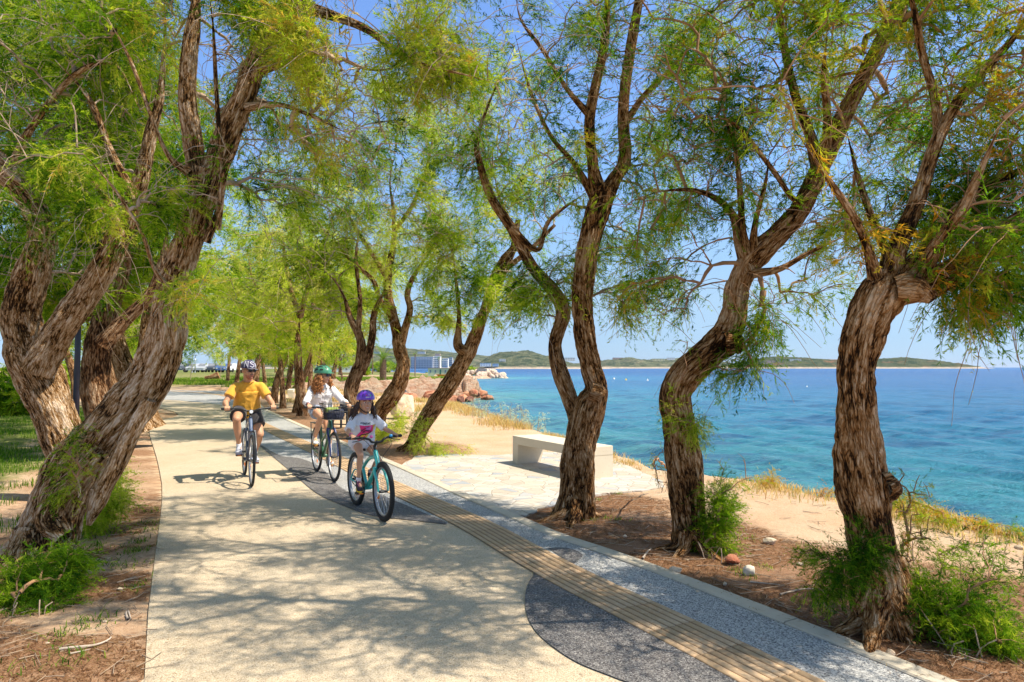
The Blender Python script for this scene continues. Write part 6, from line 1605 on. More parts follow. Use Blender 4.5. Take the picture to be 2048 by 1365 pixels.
def bicycle(P0, P1, rw, tw, bb, saddle, bar, label, paint, crank=.17, crank_ang=28, grip=.30, name='bicycle', forkm=None, top_drop=.0, rise=.03, basket=False, light=False, group=None, stemm=None, step_thru=False):
    wb = float(np.linalg.norm(P1 - P0)); rz = math.atan2(P1[1] - P0[1], P1[0] - P0[0])
    root = empty(name, (P0[0], P0[1], P0[2]), rz, label, "bicycle", group)
    w1 = wheel(root, 0, rw, tw, seed=1); w2 = wheel(root, wb, rw, tw, seed=2)
    bbp = V3(bb[0], 0, bb[1]); ht = V3(wb - .30 * rw / .34 + .02, 0, bar[1] - .13); hd = V3(wb, 0, rw) - ht
    hdn = hd / np.linalg.norm(hd); hb_ = ht + hdn * .15
    # the head tube leans with the fork
    st_top = V3(saddle[0] + .05, 0, saddle[1] - .16)
    bm = bmesh.new()
    cap_(bm, ht - hdn * .02, hb_ + hdn * .01, .026, .026, 16)
    dn = V3(*hb_) - hdn * .02
    if step_thru:
        tube_(bm, [dn, (dn + bbp) / 2 + V3(.01, 0, -.01), bbp], .024, 14); tube_(bm, [ht + hdn * .05, (ht + bbp) / 2 + V3(-.01, 0, .06), bbp + (st_top - bbp) * .45], .018, 12)
    else:
        tube_(bm, [dn, (dn + bbp) / 2, bbp], .026, 14); tube_(bm, [ht + hdn * .03, (ht + st_top) / 2 + V3(0, 0, -top_drop * .4), st_top + V3(0, 0, -.05 - top_drop)], .020, 12)
    tube_(bm, [bbp, st_top], .018, 12, False)
    cap_(bm, bbp + V3(0, -.038, 0), bbp + V3(0, .038, 0), .026, .026, 14)
    for s_ in (-1, 1):
        tube_(bm, [bbp + V3(-.02, s_ * .03, 0), V3(bb[0] * .5, s_ * .045, (bb[1] + rw) / 2), V3(0, s_ * .065, rw)], .010, 8)
        tube_(bm, [st_top + V3(0, s_ * .014, -.06 - top_drop), V3(saddle[0] * .5 + .02, s_ * .05, (rw + st_top[2]) / 2), V3(0, s_ * .065, rw)], .009, 8)
    fr = solid("frame", bm, .0045, paint, root, smooth=1)
    bm = bmesh.new(); fk = forkm or paint
    crown_z = hb_ + hdn * .02
    for s_ in (-1, 1): tube_(bm, [crown_z + V3(0, s_ * .02, 0), crown_z + hdn * .03 + V3(.005, s_ * .052, 0), V3(wb - .01, s_ * .055, rw + (crown_z[2] - rw) * .4) + V3(-.02, 0, 0), V3(wb, s_ * .052, rw)], [.016, .017, .014, .011], 10)
    cap_(bm, crown_z + V3(0, -.05, 0), crown_z + V3(0, .05, 0), .017, .017, 10)
    fo = solid("fork", bm, .0045, fk, root, smooth=1)
    bm = bmesh.new(); bx_ = V3(bar[0], 0, bar[1])
    cap_(bm, ht, ht - hdn * .09, .016, .015, 12); cap_(bm, ht - hdn * .08, bx_, .015, .017, 12); solid("stem", bm, .005, stemm or m_blk, root, 1)
    bm = bmesh.new(); gx_ = bar[0] - .07
    pts = [V3(gx_, -grip - .06, bar[1] + rise), V3(gx_ + .02, -grip + .05, bar[1] + rise), V3(bar[0], -grip * .38, bar[1] + rise * .7), V3(bar[0], -.05, bar[1]), V3(bar[0], .05, bar[1]), V3(bar[0], grip * .38, bar[1] + rise * .7), V3(gx_ + .02, grip - .05, bar[1] + rise), V3(gx_, grip + .06, bar[1] + rise)]
    tube_(bm, pts, .0125, 12); hbo = obj_bm("handlebar", bm, m_blk, root, True)
    for s_ in (-1, 1):
        bm = bmesh.new(); cap_(bm, (gx_, s_ * (grip + .065), bar[1] + rise), (gx_ + .016, s_ * (grip - .06), bar[1] + rise), .0165, .0165, 12); obj_bm("grip", bm, m_blk, hbo, True)
        bm = bmesh.new(); tube_(bm, [(gx_ + .03, s_ * (grip - .09), bar[1] + rise), (gx_ + .07, s_ * (grip - .06), bar[1] + rise - .02), (gx_ + .075, s_ * (grip + .03), bar[1] + rise - .035)], [.011, .007, .005], 8); obj_bm("brake_lever", bm, m_blk, hbo, True)
        bm = bmesh.new(); tube_(bm, [(gx_ + .05, s_ * (grip - .09), bar[1] + rise - .01), (bar[0] + .13, s_ * .12, bar[1] - .02), (bar[0] + .10, s_ * .03, bar[1] - .16), tuple(crown_z + V3(.05, s_ * .03, 0))], .0028, 6); obj_bm("brake_cable", bm, m_blk, hbo, True)
    bm = bmesh.new(); cap_(bm, st_top - V3(0, 0, .03), V3(saddle[0], 0, saddle[1] - .05), .014, .013, 12); obj_bm("seat_post", bm, m_alu, root, True)
    bm = bmesh.new()
    loft_(bm, [(V3(saddle[0] - .12, 0, saddle[1] - .02), .055, .018), (V3(saddle[0] - .08, 0, saddle[1] - .01), .078, .026), (V3(saddle[0], 0, saddle[1] - .02), .05, .025), (V3(saddle[0] + .10, 0, saddle[1] - .025), .022, .020), (V3(saddle[0] + .15, 0, saddle[1] - .03), .015, .014)], n=20); obj_bm("saddle", bm, m_blk, root, True)
    # drive
    bm = bmesh.new(); cap_(bm, bbp + V3(0, -.052, 0), bbp + V3(0, -.047, 0), .085 * crank / .17, .085 * crank / .17, 36, True); cr = obj_bm("chainring", bm, m_blk, root)
    ca = R(crank_ang); pv = V3(math.cos(ca), 0, math.sin(ca)) * crank
    peds = {}
    for s_, sg in ((-1, 1), (1, -1)):
        bm = bmesh.new(); cap_(bm, bbp + V3(0, s_ * .06, 0), bbp + pv * sg + V3(0, s_ * .075, 0), .014, .011, 10); obj_bm("crank_arm", bm, m_alu, root, True)
        pc = bbp + pv * sg + V3(0, s_ * .125, 0); peds[s_] = pc
        bm = bmesh.new(); box_bm(bm, tuple(pc), (.085, .085, .022), None, .005); pd = obj_bm("pedal", bm, m_blk, root)
        bm = bmesh.new(); box_bm(bm, tuple(pc + V3(.045, 0, 0)), (.004, .05, .012)); obj_bm("pedal_reflector", bm, m_orr, pd)
    bm = bmesh.new(); rc = .080 * crank / .17; tube_(bm, [bbp + V3(0, -.05, rc), V3(0, -.045, rw + .04), V3(-.04, -.045, rw), V3(0, -.045, rw - .04), bbp + V3(0, -.05, -rc)], .0045, 6, False); obj_bm("chain", bm, m_blk, root)
    if light:
        bm = bmesh.new(); cap_(bm, bx_ + V3(.02, 0, -.01), bx_ + V3(.055, 0, -.01), .022, .027, 16, True); ol = obj_bm("headlamp", bm, m_blk, root)
        bm = bmesh.new(); cap_(bm, bx_ + V3(.054, 0, -.01), bx_ + V3(.058, 0, -.01), .024, .024, 16, True); obj_bm("lamp_lens", bm, simple("lamp_lens", (.75, .78, .82), .15), ol)
    if basket:
        bz0, bz1, bx0, bx1 = bar[1] - .13, bar[1] + .09, bar[0] + .06, bar[0] + .34
        bm = bmesh.new()
        def loop(z, k, r0): 
            y = .125 + .045 * k; pts = [V3(bx0 - .01*k, -y, z), V3(bx1 + .03*k, -y, z), V3(bx1 + .03*k, y, z), V3(bx0 - .01*k, y, z), V3(bx0 - .01*k, -y, z)]
            for a_, b_ in zip(pts[:-1], pts[1:]): cap_(bm, a_, b_, r0, r0, 6)
        for z, k, r0 in ((bz1, 1, .006), ((bz0+bz1)/2, .5, .003), (bz0, 0, .005)): loop(z, k, r0)
        for i in range(9):
            f = i / 8
            cap_(bm, (bx1, -.125 + .25*f, bz0), (bx1 + .03, -.17 + .34*f, bz1), .0025, .0025, 5); cap_(bm, (bx0, -.125 + .25*f, bz0), (bx0 - .01, -.17 + .34*f, bz1), .0025, .0025, 5)
            cap_(bm, (bx0 + .28*f, -.125, bz0), (bx0 - .01 + .32*f, -.17, bz1), .0025, .0025, 5); cap_(bm, (bx0 + .28*f, .125, bz0), (bx0 - .01 + .32*f, .17, bz1), .0025, .0025, 5)
            cap_(bm, (bx0, -.125 + .25*f, bz0), (bx1, -.125 + .25*f, bz0), .0025, .0025, 5)
        obj_bm("basket", bm, m_blk, root)
        bm = bmesh.new(); zz = rw * 2 + .05
        for s_ in (-1, 1): tube_(bm, [(-.20, s_*.06, zz), (.16, s_*.06, zz)], .005, 6, False); tube_(bm, [(-.12, s_*.06, zz), (-.0, s_*.07, rw + .02)], .004, 6, False); tube_(bm, [(-.19, s_*.06, zz), (-.02, s_*.07, rw + .02)], .004, 6, False)
        for x in (-.20, -.08, .04, .16): cap_(bm, (x, -.06, zz), (x, .06, zz), .005, .005, 6)
        obj_bm("rear_rack", bm, m_blk, root)
    return root, peds, (gx_, bar[1] + rise), rz, wb

def skin_mat(name, base, lip, brow):
    m, nt, b = mat(name); t = NT(nt); a = t.attr('tone'); co = objco(t)
    n = t.noise(35, 4, .6, co)
    sk = t.mix(n.outputs[0], tuple(c * .88 for c in base), tuple(min(1, c * 1.12) for c in base))
    c = t.mix(t.ramp(a.outputs['Fac'], [(.1, (0,)*3), (.4, (1,)*3)]).outputs[0], sk, lip)
    c = t.mix(t.ramp(a.outputs['Fac'], [(.6, (0,)*3), (.85, (1,)*3)]).outputs[0], c, brow)
    t.l(c, b.inputs['Base Color']); b.inputs['Roughness'].default_value = .5; b.inputs['Subsurface Weight'].default_value = .12; b.inputs['Subsurface Radius'].default_value = (.02, .008, .004)
    b.inputs['Specular IOR Level'].default_value = .35
    return m
def headM(yaw, pitch, roll=0):
    return np.array(Matrix.Rotation(R(yaw), 3, 'Z') @ Matrix.Rotation(R(pitch), 3, 'Y') @ Matrix.Rotation(R(roll), 3, 'X'))
def add_head(bm, C, M, s, neck_base, nr=.052, child=False):
    def P(*q): return C + M @ (V3(*q) * s)
    def E(c, r): ell_(bm, P(*c), V3(*r) * s, M)
    E((-.015, 0, .030), (.098, .078, .092)); E((.022, 0, -.030), (.070, .060 if not child else .064, .085)); E((.010, 0, .045), (.088, .070, .068))
    E((.030, 0, -.072), (.052, .046, .034)); E((.066, 0, -.092), (.022, .024, .020))
    for y in (-1, 1):
        E((.055, y * .036, -.028), (.026, .022, .026)); E((.078, y * .026, .020), (.014, .026, .010)); E((-.005, y * .080, -.008), (.016, .008, .030))
    cap_(bm, P(.084, 0, .006), P(.108, 0, -.028), .008 * s, .011 * s, 10); E((.098, .010, -.030), (.010, .008, .008)); E((.098, -.010, -.030), (.010, .008, .008))
    E((.084, 0, -.056), (.012, .026, .007)); E((.083, 0, -.067), (.012, .021, .008))
    cap_(bm, neck_base, C + M @ (V3(-.02, 0, -.05) * s), nr * 1.08, nr, 18)
    return P
def add_hand(bm, g, s_, s=1.0, up=0.0):
    """a hand closed round a grip whose centre is g; the grip runs along y. s_ = side (+1 left)"""
    g = np.array(g, float); rg = .027 * s ; n = 4
    y0 = g[1] + s_ * .034 * s
    # palm on top and slightly behind the grip
    ell_(bm, (g[0] - .030 * s, g[1], g[2] + .020 * s), (.038 * s, .042 * s, .017 * s), np.array(Matrix.Rotation(R(-28), 3, 'Y')), 16)
    for k in range(n):
        y = y0 - s_ * k * .0215 * s; l = (.80, .95, 1.0, .90)[k]; rf = (.0078, .0086, .0090, .0086)[k] * s
        pts = []
        for a in (118, 70, 20, -35, -80 * l):
            pts.append((g[0] + math.cos(R(a)) * rg, y + s_ * (.0016 * (k - 1.5)), g[2] + math.sin(R(a)) * rg))
        chain_(bm, pts, [rf * 1.12, rf * 1.1, rf, rf * .92, rf * .82], 8)
    ty = y0 - s_ * .098 * s
    chain_(bm, [(g[0] - .040 * s, g[1] - s_ * .026 * s, g[2] + .012 * s), (g[0] - .024 * s, ty + s_ * .008, g[2] - .010 * s), (g[0] + .004 * s, ty, g[2] - .026 * s), (g[0] + .022 * s, ty + s_ * .004, g[2] - .020 * s)], [.013 * s, .011 * s, .0095 * s, .0075 * s], 8)
    return V3(g[0] - .068 * s, g[1] + s_ * .004, g[2] + .036 * s)     # wrist

def shoe(root, ank, fwd, L, mt, solem, side, lacem=None, collar=.036):
    """ankle joint position, forward direction; returns nothing"""
    f = np.array(fwd, float); f /= np.linalg.norm(f); l = np.cross(V3(0, 0, 1), f); l /= np.linalg.norm(l); u = np.cross(f, l)
    M = np.stack([f, l, u], 1); a = np.array(ank, float); base = a - u * .075
    k = L / .28
    bm = bmesh.new()
    ell_(bm, base + f * -.025 * k + u * .040, (.050 * k, .037 * k, .040), M); ell_(bm, base + f * .05 * k + u * .034, (.085 * k, .041 * k, .034), M); ell_(bm, base + f * .135 * k + u * .024, (.060 * k, .046 * k, .024), M)
    ell_(bm, base + f * .03 * k + u * .055, (.055 * k, .032 * k, .034), M); cap_(bm, base + u * .04, base + u * .10 - f * .004, .040 * k, collar, 16, True)
    sh = solid("shoe", bm, .005, mt, root, 2)
    bm = bmesh.new(); n = 28; rings = []
    for z, g in ((-.012, .97), (-.010, 1.0), (.008, 1.03), (.016, .98)):
        r_ = []
        for i in range(n):
            t = i / n * 2 * math.pi; x = math.cos(t); y = math.sin(t); w = .040 + .010 * max(0, x) - .004 * (1 if x < -.3 else 0)
            r_.append(tuple(base + f * (.055 + x * .135) * k * 1 + l * y * w * k * g + u * (z + .004 * (x > .8) )))
        rings.append(r_)
    add_rings(bm, rings); obj_bm("sole", bm, solem, sh, True)
    if lacem:
        bm = bmesh.new()
        for i in range(4):
            c = base + f * (.035 + i * .024) * k + u * (.086 - i * .010); cap_(bm, c - l * .022 * k, c + l * .022 * k + f * .008, .0042, .0042, 6)
        obj_bm("laces", bm, lacem, sh, True)
    return sh
def glasses(root, C, M, s, lensm, framem, rnd=False):
    bm = bmesh.new()
    for y in (-1, 1):
        c = C + M @ (V3(.099, y * .031, .004) * s); ell_(bm, c, V3(.006, .028 if not rnd else .024, .019 if not rnd else .022) * s, M @ np.array(Matrix.Rotation(R(y * 14), 3, 'Z')))
        cap_(bm, C + M @ (V3(.094, y * .056, .012) * s), C + M @ (V3(.0, y * .080, .010) * s), .0032 * s, .003 * s, 6)
    cap_(bm, C + M @ (V3(.106, -.012, .010) * s), C + M @ (V3(.106, .012, .010) * s), .003 * s, .003 * s, 6)
    return obj_bm("sunglasses", bm, lensm, root, True)
def curls(name, root, C, M, s, region, n, mt, seed, r0=.004, ln=.16, cw=.012, turns=3.2):
    """locks of hair: each a wavy tapered strand fused with the rest"""
    r = np.random.default_rng(seed); bm = bmesh.new()
    for i in range(n):
        p, d = region(r); p = np.array(p) * s; d = np.array(d, float); d /= np.linalg.norm(d)
        _, a, b = frame_of(d); L = ln * s * r.uniform(.7, 1.15); ph = r.uniform(0, 6.28); pts = []; rad = []
        for k in range(9):
            t = k / 8; q = p + d * L * t + (a * math.cos(ph + t * turns * 6.28 / 2) + b * math.sin(ph + t * turns * 6.28 / 2)) * cw * s * min(1, t * 3) + V3(0, 0, -.02 * s * t * t)
            pts.append(tuple(C + M @ q)); rad.append(r0 * s * (1.5 - .9 * t) * r.uniform(.9, 1.3))
        tube_(bm, pts, rad, 6, True, 2)
    return obj_bm(name, bm, mt, root, True)
def eyes(root, C, M, s, iris):
    for y in (-1, 1):
        bm = bmesh.new(); ell_(bm, C + M @ (V3(.0815, y * .030, .003) * s), V3(.0085, .0125, .0060) * s, M); e = obj_bm("eye", bm, simple("eye_white", (.70, .68, .64), .3), root, True)
        bm = bmesh.new(); ell_(bm, C + M @ (V3(.0888, y * .030 + .0015, .003) * s), V3(.0022, .0062, .0058) * s, M, 12); obj_bm("iris", bm, iris, e, True)

def rider(root, S, peds, grips, D):
    """S: body scale dictionary; builds body, garments, shoes in the bicycle's own frame"""
    s = D['s']; hip = V3(*D['hip']); neck = V3(*D['neck']); C = V3(*D['head']); M = headM(*D['hrot']); hs = D['hs']
    bm = bmesh.new()
    sp1 = hip * .62 + neck * .38 + V3(-.02 * s, 0, 0); sp2 = hip * .28 + neck * .72 + V3(-.012 * s, 0, 0)
    w = D['w']
    ell_(bm, hip, (.11 * s, .155 * s * w, .11 * s)); ell_(bm, sp1, (.095 * s * D.get('belly', 1), .135 * s * w, .13 * s)); ell_(bm, sp2, (.105 * s, .160 * s * w, .14 * s)); cap_(bm, sp2 + V3(0, 0, .05 * s), neck, .08 * s, .055 * s, 18)
    J = {}
    for sd in (-1, 1):
        sh = neck + V3(-.01 * s, sd * D['shw'], -.085 * s); g = V3(grips[0], sd * D['grip'], grips[1])
        wr = add_hand(bm, g, sd, D['hand']); el = ik(sh, wr, D['ua'], D['fa'], V3(-.35, sd * D.get('elb', .55), -.8))
        J[sd] = dict(sh=sh, el=el, wr=wr)
        a = D['arm']
        cap_(bm, neck + V3(-.01 * s, sd * .05 * s, -.055 * s), sh, .042 * s, .046 * s * a, 16); chain_(bm, [sh, (sh + el) / 2 + V3(0, 0, 0), el], [.050 * s * a, .045 * s * a, .037 * s * a], 16)
        chain_(bm, [el, el * .65 + wr * .35, wr], [.037 * s * a, .039 * s * a, .024 * s * a], 16); cap_(bm, wr, g + V3(-.03 * D['hand'], 0, .020 * D['hand']), .022 * s, .021 * s, 12)
        hj = hip + V3(0, sd * .088 * s * w, -.02 * s); pc = peds[sd]; ank = pc + V3(-.115 * D['foot'] / .28, sd * -.01, .105)
        kn = ik(hj, ank, D['th'], D['sk'], V3(1, sd * D['knee'], .25)); J[sd].update(hj=hj, kn=kn, ank=ank)
        lg = D['leg']
        chain_(bm, [hj, hj * .6 + kn * .4, kn], [.088 * s * lg, .080 * s * lg, .055 * s * lg], 18); d_, u_, w_ = frame_of(ank - kn)
        calf = kn * .68 + ank * .32 + V3(-.018 * s, 0, 0); chain_(bm, [kn, calf, kn * .3 + ank * .7, ank], [.052 * s * lg, .055 * s * lg, .036 * s * lg, .031 * s * lg], 16)
        cap_(bm, ank, ank + V3(.08, 0, -.035), .03 * s, .025 * s, 10)
    P = add_head(bm, C, M, hs, neck, D.get('neckr', .055 * s), D.get('child', False))
    Mi = M.T
    def tone(co):
        q = (co - C) @ Mi.T / hs
        x, y, z = q[:, 0], q[:, 1], q[:, 2]
        t = np.zeros(len(co))
        mouth = (x > .07) & (np.abs(z + .062 - D.get('smile', 0) * (np.abs(y) / .03) ** 2 * .008) < .0075) & (np.abs(y) < .027)
        t = np.where(mouth, .45, t)
        br = (x > .055) & (np.abs(z - .026 + (np.abs(y) - .03) * .15) < .0052) & (np.abs(np.abs(y) - .032) < .020)
        t = np.where(br, 1.0, t)
        if D.get('stubble'):
            st = (x > .015) & (z < -.060 + np.clip(.05 - x, 0, 1) * .4) & (z > -.125) & ~mouth; t = np.where(st & (t == 0), .655, t)
            t = np.where((x > .08) & (np.abs(z + .047) < .006) & (np.abs(y) < .026), .9, t)
        return t
    body = solid("body", bm, D.get('vox', .0055), D['skin'], root, 2, attr=tone)
    return J, C, M, hs, P
def tshirt(root, D, J, mt, sleeve=.55, loose=1.0, hem=.02, seed=3, name="t_shirt", fold=.016, cuff=None, collar=None):
    s = D['s']; hip = V3(*D['hip']); neck = V3(*D['neck']); w = D['w']; sp1 = hip * .62 + neck * .38 + V3(-.02 * s, 0, 0); sp2 = hip * .28 + neck * .72 + V3(-.012 * s, 0, 0)
    ax = (neck - hip) / np.linalg.norm(neck - hip); bm = bmesh.new(); k = loose; be = D.get('belly', 1)
    loft_(bm, [(hip - ax * hem * s + V3(.01, 0, 0), .185 * s * w * k, .135 * s * k * be), (hip + ax * .06 * s, .178 * s * w * k, .138 * s * k * be), (sp1 + V3(.012, 0, 0), .168 * s * w * k, .132 * s * k * be), (sp2 + V3(.006, 0, 0), .186 * s * w * k, .128 * s * k), (neck - ax * .095 * s, .160 * s * w, .100 * s), (neck - ax * .040 * s, .100 * s, .078 * s), (neck + ax * .0 * s, .066 * s, .062 * s)], n=36)
    for sd in (-1, 1):
        j = J[sd]; e = j['sh'] + (j['el'] - j['sh']) * min(sleeve, 1.0)
        ks = 1 + (k - 1) * .6; cap_(bm, neck + V3(-.01 * s, sd * .055 * s, -.060 * s), j['sh'], .046 * s, .056 * s * D['arm'] * ks, 20)
        if sleeve <= 1: cap_(bm, j['sh'], e, .058 * s * D['arm'] * ks, .069 * s * D['arm'] * ks, 20, True)
        else:
            cap_(bm, j['sh'], j['el'], .055 * s * k, .045 * s * k, 20); f = j['el'] + (j['wr'] - j['el']) * (sleeve - 1); cap_(bm, j['el'], f, .045 * s * k, .038 * s * k, 20, True)
        ell_(bm, j['sh'], V3(.060, .056, .058) * s * D['arm'] * ks)
    return solid(name, bm, .007, mt, root, 2, fold=fold, seed=seed)
def shorts(root, D, J, mt, length=.62, k=1.0, name="shorts", seed=5):
    s = D['s']; hip = V3(*D['hip']); bm = bmesh.new(); lg = D['leg']
    ell_(bm, hip + V3(0, 0, -.01), (.132 * s * k, .180 * s * D['w'] * k, .12 * s * k))
    for sd in (-1, 1):
        j = J[sd]; e = j['hj'] + (j['kn'] - j['hj']) * length; m_ = (j['hj'] + e) / 2
        cap_(bm, j['hj'], m_, .108 * s * lg * k, .106 * s * lg * k, 22); cap_(bm, m_, e, .106 * s * lg * k, (.070 + .040 * (1 - length)) * 1.32 * s * lg * k, 22, True)
    return solid(name, bm, .007, mt, root, 2, fold=.012, seed=seed)
def dome(root, name, C, M, hs, r, mt, cut=-.02, thick=.012, vents=(), visor=None, shape=1.0, lift=.0, tilt=-8):
    """helmet or cap shell in the head's frame: closed shell of real thickness with vents laid on as black patches in place of shaded hollows"""
    T = M @ np.array(Matrix.Rotation(R(tilt), 3, 'Y'))
    bm = bmesh.new(); nU, nV = 56, 22; rx, ry, rz_ = r
    def pt(u, v, o=0): 
        ph = v * (math.pi / 2 + R(8)); q = V3(math.cos(u) * math.sin(ph) * (rx + o), math.sin(u) * math.sin(ph) * (ry + o), math.cos(ph) * (rz_ + o)); return tuple(C + T @ ((q + V3(-.012, 0, lift)) * hs))
    rings = []
    for o, vs in ((0, np.linspace(.02, 1, nV)), (-thick, np.linspace(1, .02, nV))):
        for v in vs: rings.append([pt(u, v, o) for u in np.linspace(0, 2*np.pi, nU, endpoint=False)])
    add_rings(bm, rings); bmesh.ops.recalc_face_normals(bm, faces=bm.faces); sh = obj_bm(name, bm, mt, root, True)
    if vents:
        bm = bmesh.new()
        for (u0, v0, du, dv, rot) in vents:
            c = []
            for i in range(14):
                t = i / 14 * 2 * math.pi; x, y = math.cos(t) * du, math.sin(t) * dv; px_, py_ = u0 + x * math.cos(rot) + y * math.sin(rot), v0 - x * math.sin(rot) + y * math.cos(rot); rr0 = min(.99, math.hypot(px_, py_)); c.append((math.atan2(py_, px_), math.asin(rr0) / (math.pi / 2 + R(8))))
            def mp(t, k):
                x, y = math.cos(t) * du * k, math.sin(t) * dv * k; a_, b_ = u0 + x * math.cos(rot) + y * math.sin(rot), v0 - x * math.sin(rot) + y * math.cos(rot); q_ = min(.99, math.hypot(a_, b_))
                return pt(math.atan2(b_, a_), math.asin(q_) / (math.pi / 2 + R(8)), .0028)
            ks = (1, .75, .5, .25); rg_ = [[bm.verts.new(mp(i / 16 * 2 * math.pi, k)) for i in range(16)] for k in ks]; cv = bm.verts.new(mp(0, 0))
            for ra_, rb_ in zip(rg_[:-1], rg_[1:]):
                for i in range(16): bm.faces.new((ra_[i], ra_[(i+1) % 16], rb_[(i+1) % 16], rb_[i]))
            for i in range(16): bm.faces.new((rg_[-1][i], rg_[-1][(i+1) % 16], cv))
        bmesh.ops.recalc_face_normals(bm, faces=bm.faces); obj_bm("air_vents", bm, m_blk, sh)
    return sh, pt, T
def decal(name, parent_obj, polys, o, ax_u, ax_v, ray, mt, lift=.003, root=None, thick=.001):
    """printed shapes laid on the cloth: polygons in (u, v) metres round point o, dropped onto the surface along ray"""
    from mathutils.bvhtree import BVHTree
    me = parent_obj.data; bv = BVHTree.FromPolygons([v.co[:] for v in me.vertices], [p.vertices[:] for p in me.polygons])
    bm = bmesh.new(); g = .004
    for poly in polys:
        P_ = np.array(poly); u0, v0 = P_.min(0); u1, v1 = P_.max(0); nu = max(2, int((u1 - u0) / g) + 1); nv = max(2, int((v1 - v0) / g) + 1)
        us, vs = np.linspace(u0, u1, nu + 1), np.linspace(v0, v1, nv + 1); grid = {}
        cu, cv = np.meshgrid((us[:-1] + us[1:]) / 2, (vs[:-1] + vs[1:]) / 2, indexing='ij'); ins = inside(cu.ravel(), cv.ravel(), P_).reshape(cu.shape)
        for i in range(nu):
            for j in range(nv):
                if not ins[i, j]: continue
                q = []
                for a, b in ((i, j), (i+1, j), (i+1, j+1), (i, j+1)):
                    if (a, b) not in grid:
                        org = Vector(o) + Vector(ax_u) * us[a] + Vector(ax_v) * vs[b] - Vector(ray) * .5
                        h = bv.ray_cast(org, Vector(ray)); grid[(a, b)] = bm.verts.new(h[0] - Vector(ray) * lift) if h[0] is not None else None
                    q.append(grid[(a, b)])
                if all(q): 
                    try: bm.faces.new(q)
                    except ValueError: pass
    ob = obj_bm(name, bm, mt, parent_obj, True); return ob
def fabric(name, col, var=.10, sc=60): return simple(name, col, .85, var=var, scale=sc, bump=.0012, sheen=.25)
def txt_polys(strokes, w=.5):
    """fat strokes -> quads; strokes are polylines in letter units"""
    out = []
    for st_ in strokes:
        for (x0, y0), (x1, y1) in zip(st_[:-1], st_[1:]):
            d = math.hypot(x1 - x0, y1 - y0) or 1; nx_, ny_ = -(y1 - y0) / d * w, (x1 - x0) / d * w; ex, ey = (x1 - x0) / d * w * .8, (y1 - y0) / d * w * .8
            out.append([(x0 - ex + nx_, y0 - ey + ny_), (x0 - ex - nx_, y0 - ey - ny_), (x1 + ex - nx_, y1 + ey - ny_), (x1 + ex + nx_, y1 + ey + ny_)])
    return out

# ------------------------------------------------------------------ the man
p0, p1 = G(489, 949.6), G(503, 973)
dk_blue = simple("slate_blue_frame_paint", (.10, .14, .24), .35, coat=.5)
bk, peds, grips, rz, wb = bicycle(p0, p1, .345, .019, (.44, .285), (.20, .93), (.86, 1.00), "black and slate blue city bicycle ridden by the man in the yellow shirt", dk_blue, crank_ang=28, grip=.30, light=True, forkm=simple("black_fork_paint", (.02, .022, .03), .35, coat=.4))
root = empty("person", tuple(p0), rz, "man in yellow t-shirt, black shorts, dark lettered cap and sunglasses riding toward us", "person")
D = dict(s=1.0, w=1.0, hip=(.21, 0, 1.00), neck=(.36, 0, 1.405), head=(.425, 0, 1.555), hrot=(24, 4), hs=1.10, shw=.172, grip=.30, ua=.29, fa=.255, hand=1.0, arm=1.05, foot=.29, th=.43, sk=.43, knee=.22, leg=1.0, belly=1.12, stubble=True,
         skin=skin_mat("tanned_skin", (.55, .29, .17), (.42, .16, .11), (.22, .12, .08)), neckr=.060)
J, C, M, hs, P = rider(root, None, peds, grips, D)
ts = tshirt(root, D, J, fabric("mustard_cotton", (.72, .36, .03)), sleeve=.62, loose=1.06, hem=.10, seed=3)
bm = bmesh.new(); n0_ = V3(*D['neck'])
ring_ = [tuple(n0_ + V3(math.cos(a) * .074 + .006, math.sin(a) * .080, -.006 - .020 * math.cos(a))) for a in np.linspace(0, 2*np.pi, 25)]; tube_(bm, ring_, .006, 8, False); obj_bm("neckband", bm, fabric("mustard_rib", (.55, .26, .02)), ts, True)
shorts(root, D, J, fabric("black_shorts_cloth", (.02, .018, .022)), length=.66)
for sd in (-1, 1): shoe(root, J[sd]['ank'], (1, sd * .12, -.04), .29, simple("grey_mesh_shoe", (.42, .44, .50), .8, var=.35, scale=90), simple("shoe_sole_grey", (.30, .32, .42), .7), sd, simple("white_laces", (.75, .75, .75), .8))
for sd in (-1, 1):
    bm = bmesh.new(); j = J[sd]; d = (j['kn'] - j['ank']) / np.linalg.norm(j['kn'] - j['ank']); cap_(bm, j['ank'] - d * .01, j['ank'] + d * .055, .036, .037, 18, True); obj_bm("sock", bm, fabric("white_sock", (.72, .72, .72)), root, True)
glasses(root, C, M, hs, simple("black_lens", (.008, .008, .010), .08), None)
hat, pt, T = dome(root, "cap", C, M, hs, (.112, .090, .098), fabric("dark_purple_cap_cloth", (.035, .028, .085), .2), lift=.042, thick=.006, tilt=-2)
bm = bmesh.new(); rings = []
for k in range(7):
    t = k / 6; x = .085 + .058 * math.sin(t * 1.57); w_ = .080 * math.cos(t * 1.2); rings.append([tuple(C + T @ (V3(x - .012 + .01 * (1 - abs(q)), q * w_, .036 - .012 * t - .016 * q * q + dz) * hs)) for q, dz in [(-1, 0), (-.5, .004), (0, .005), (.5, .004), (1, 0), (.5, -.003), (0, -.003), (-.5, -.003)]])
add_rings(bm, rings); obj_bm("visor", bm, fabric("grey_visor_cloth", (.10, .09, .12), .15), hat, True)
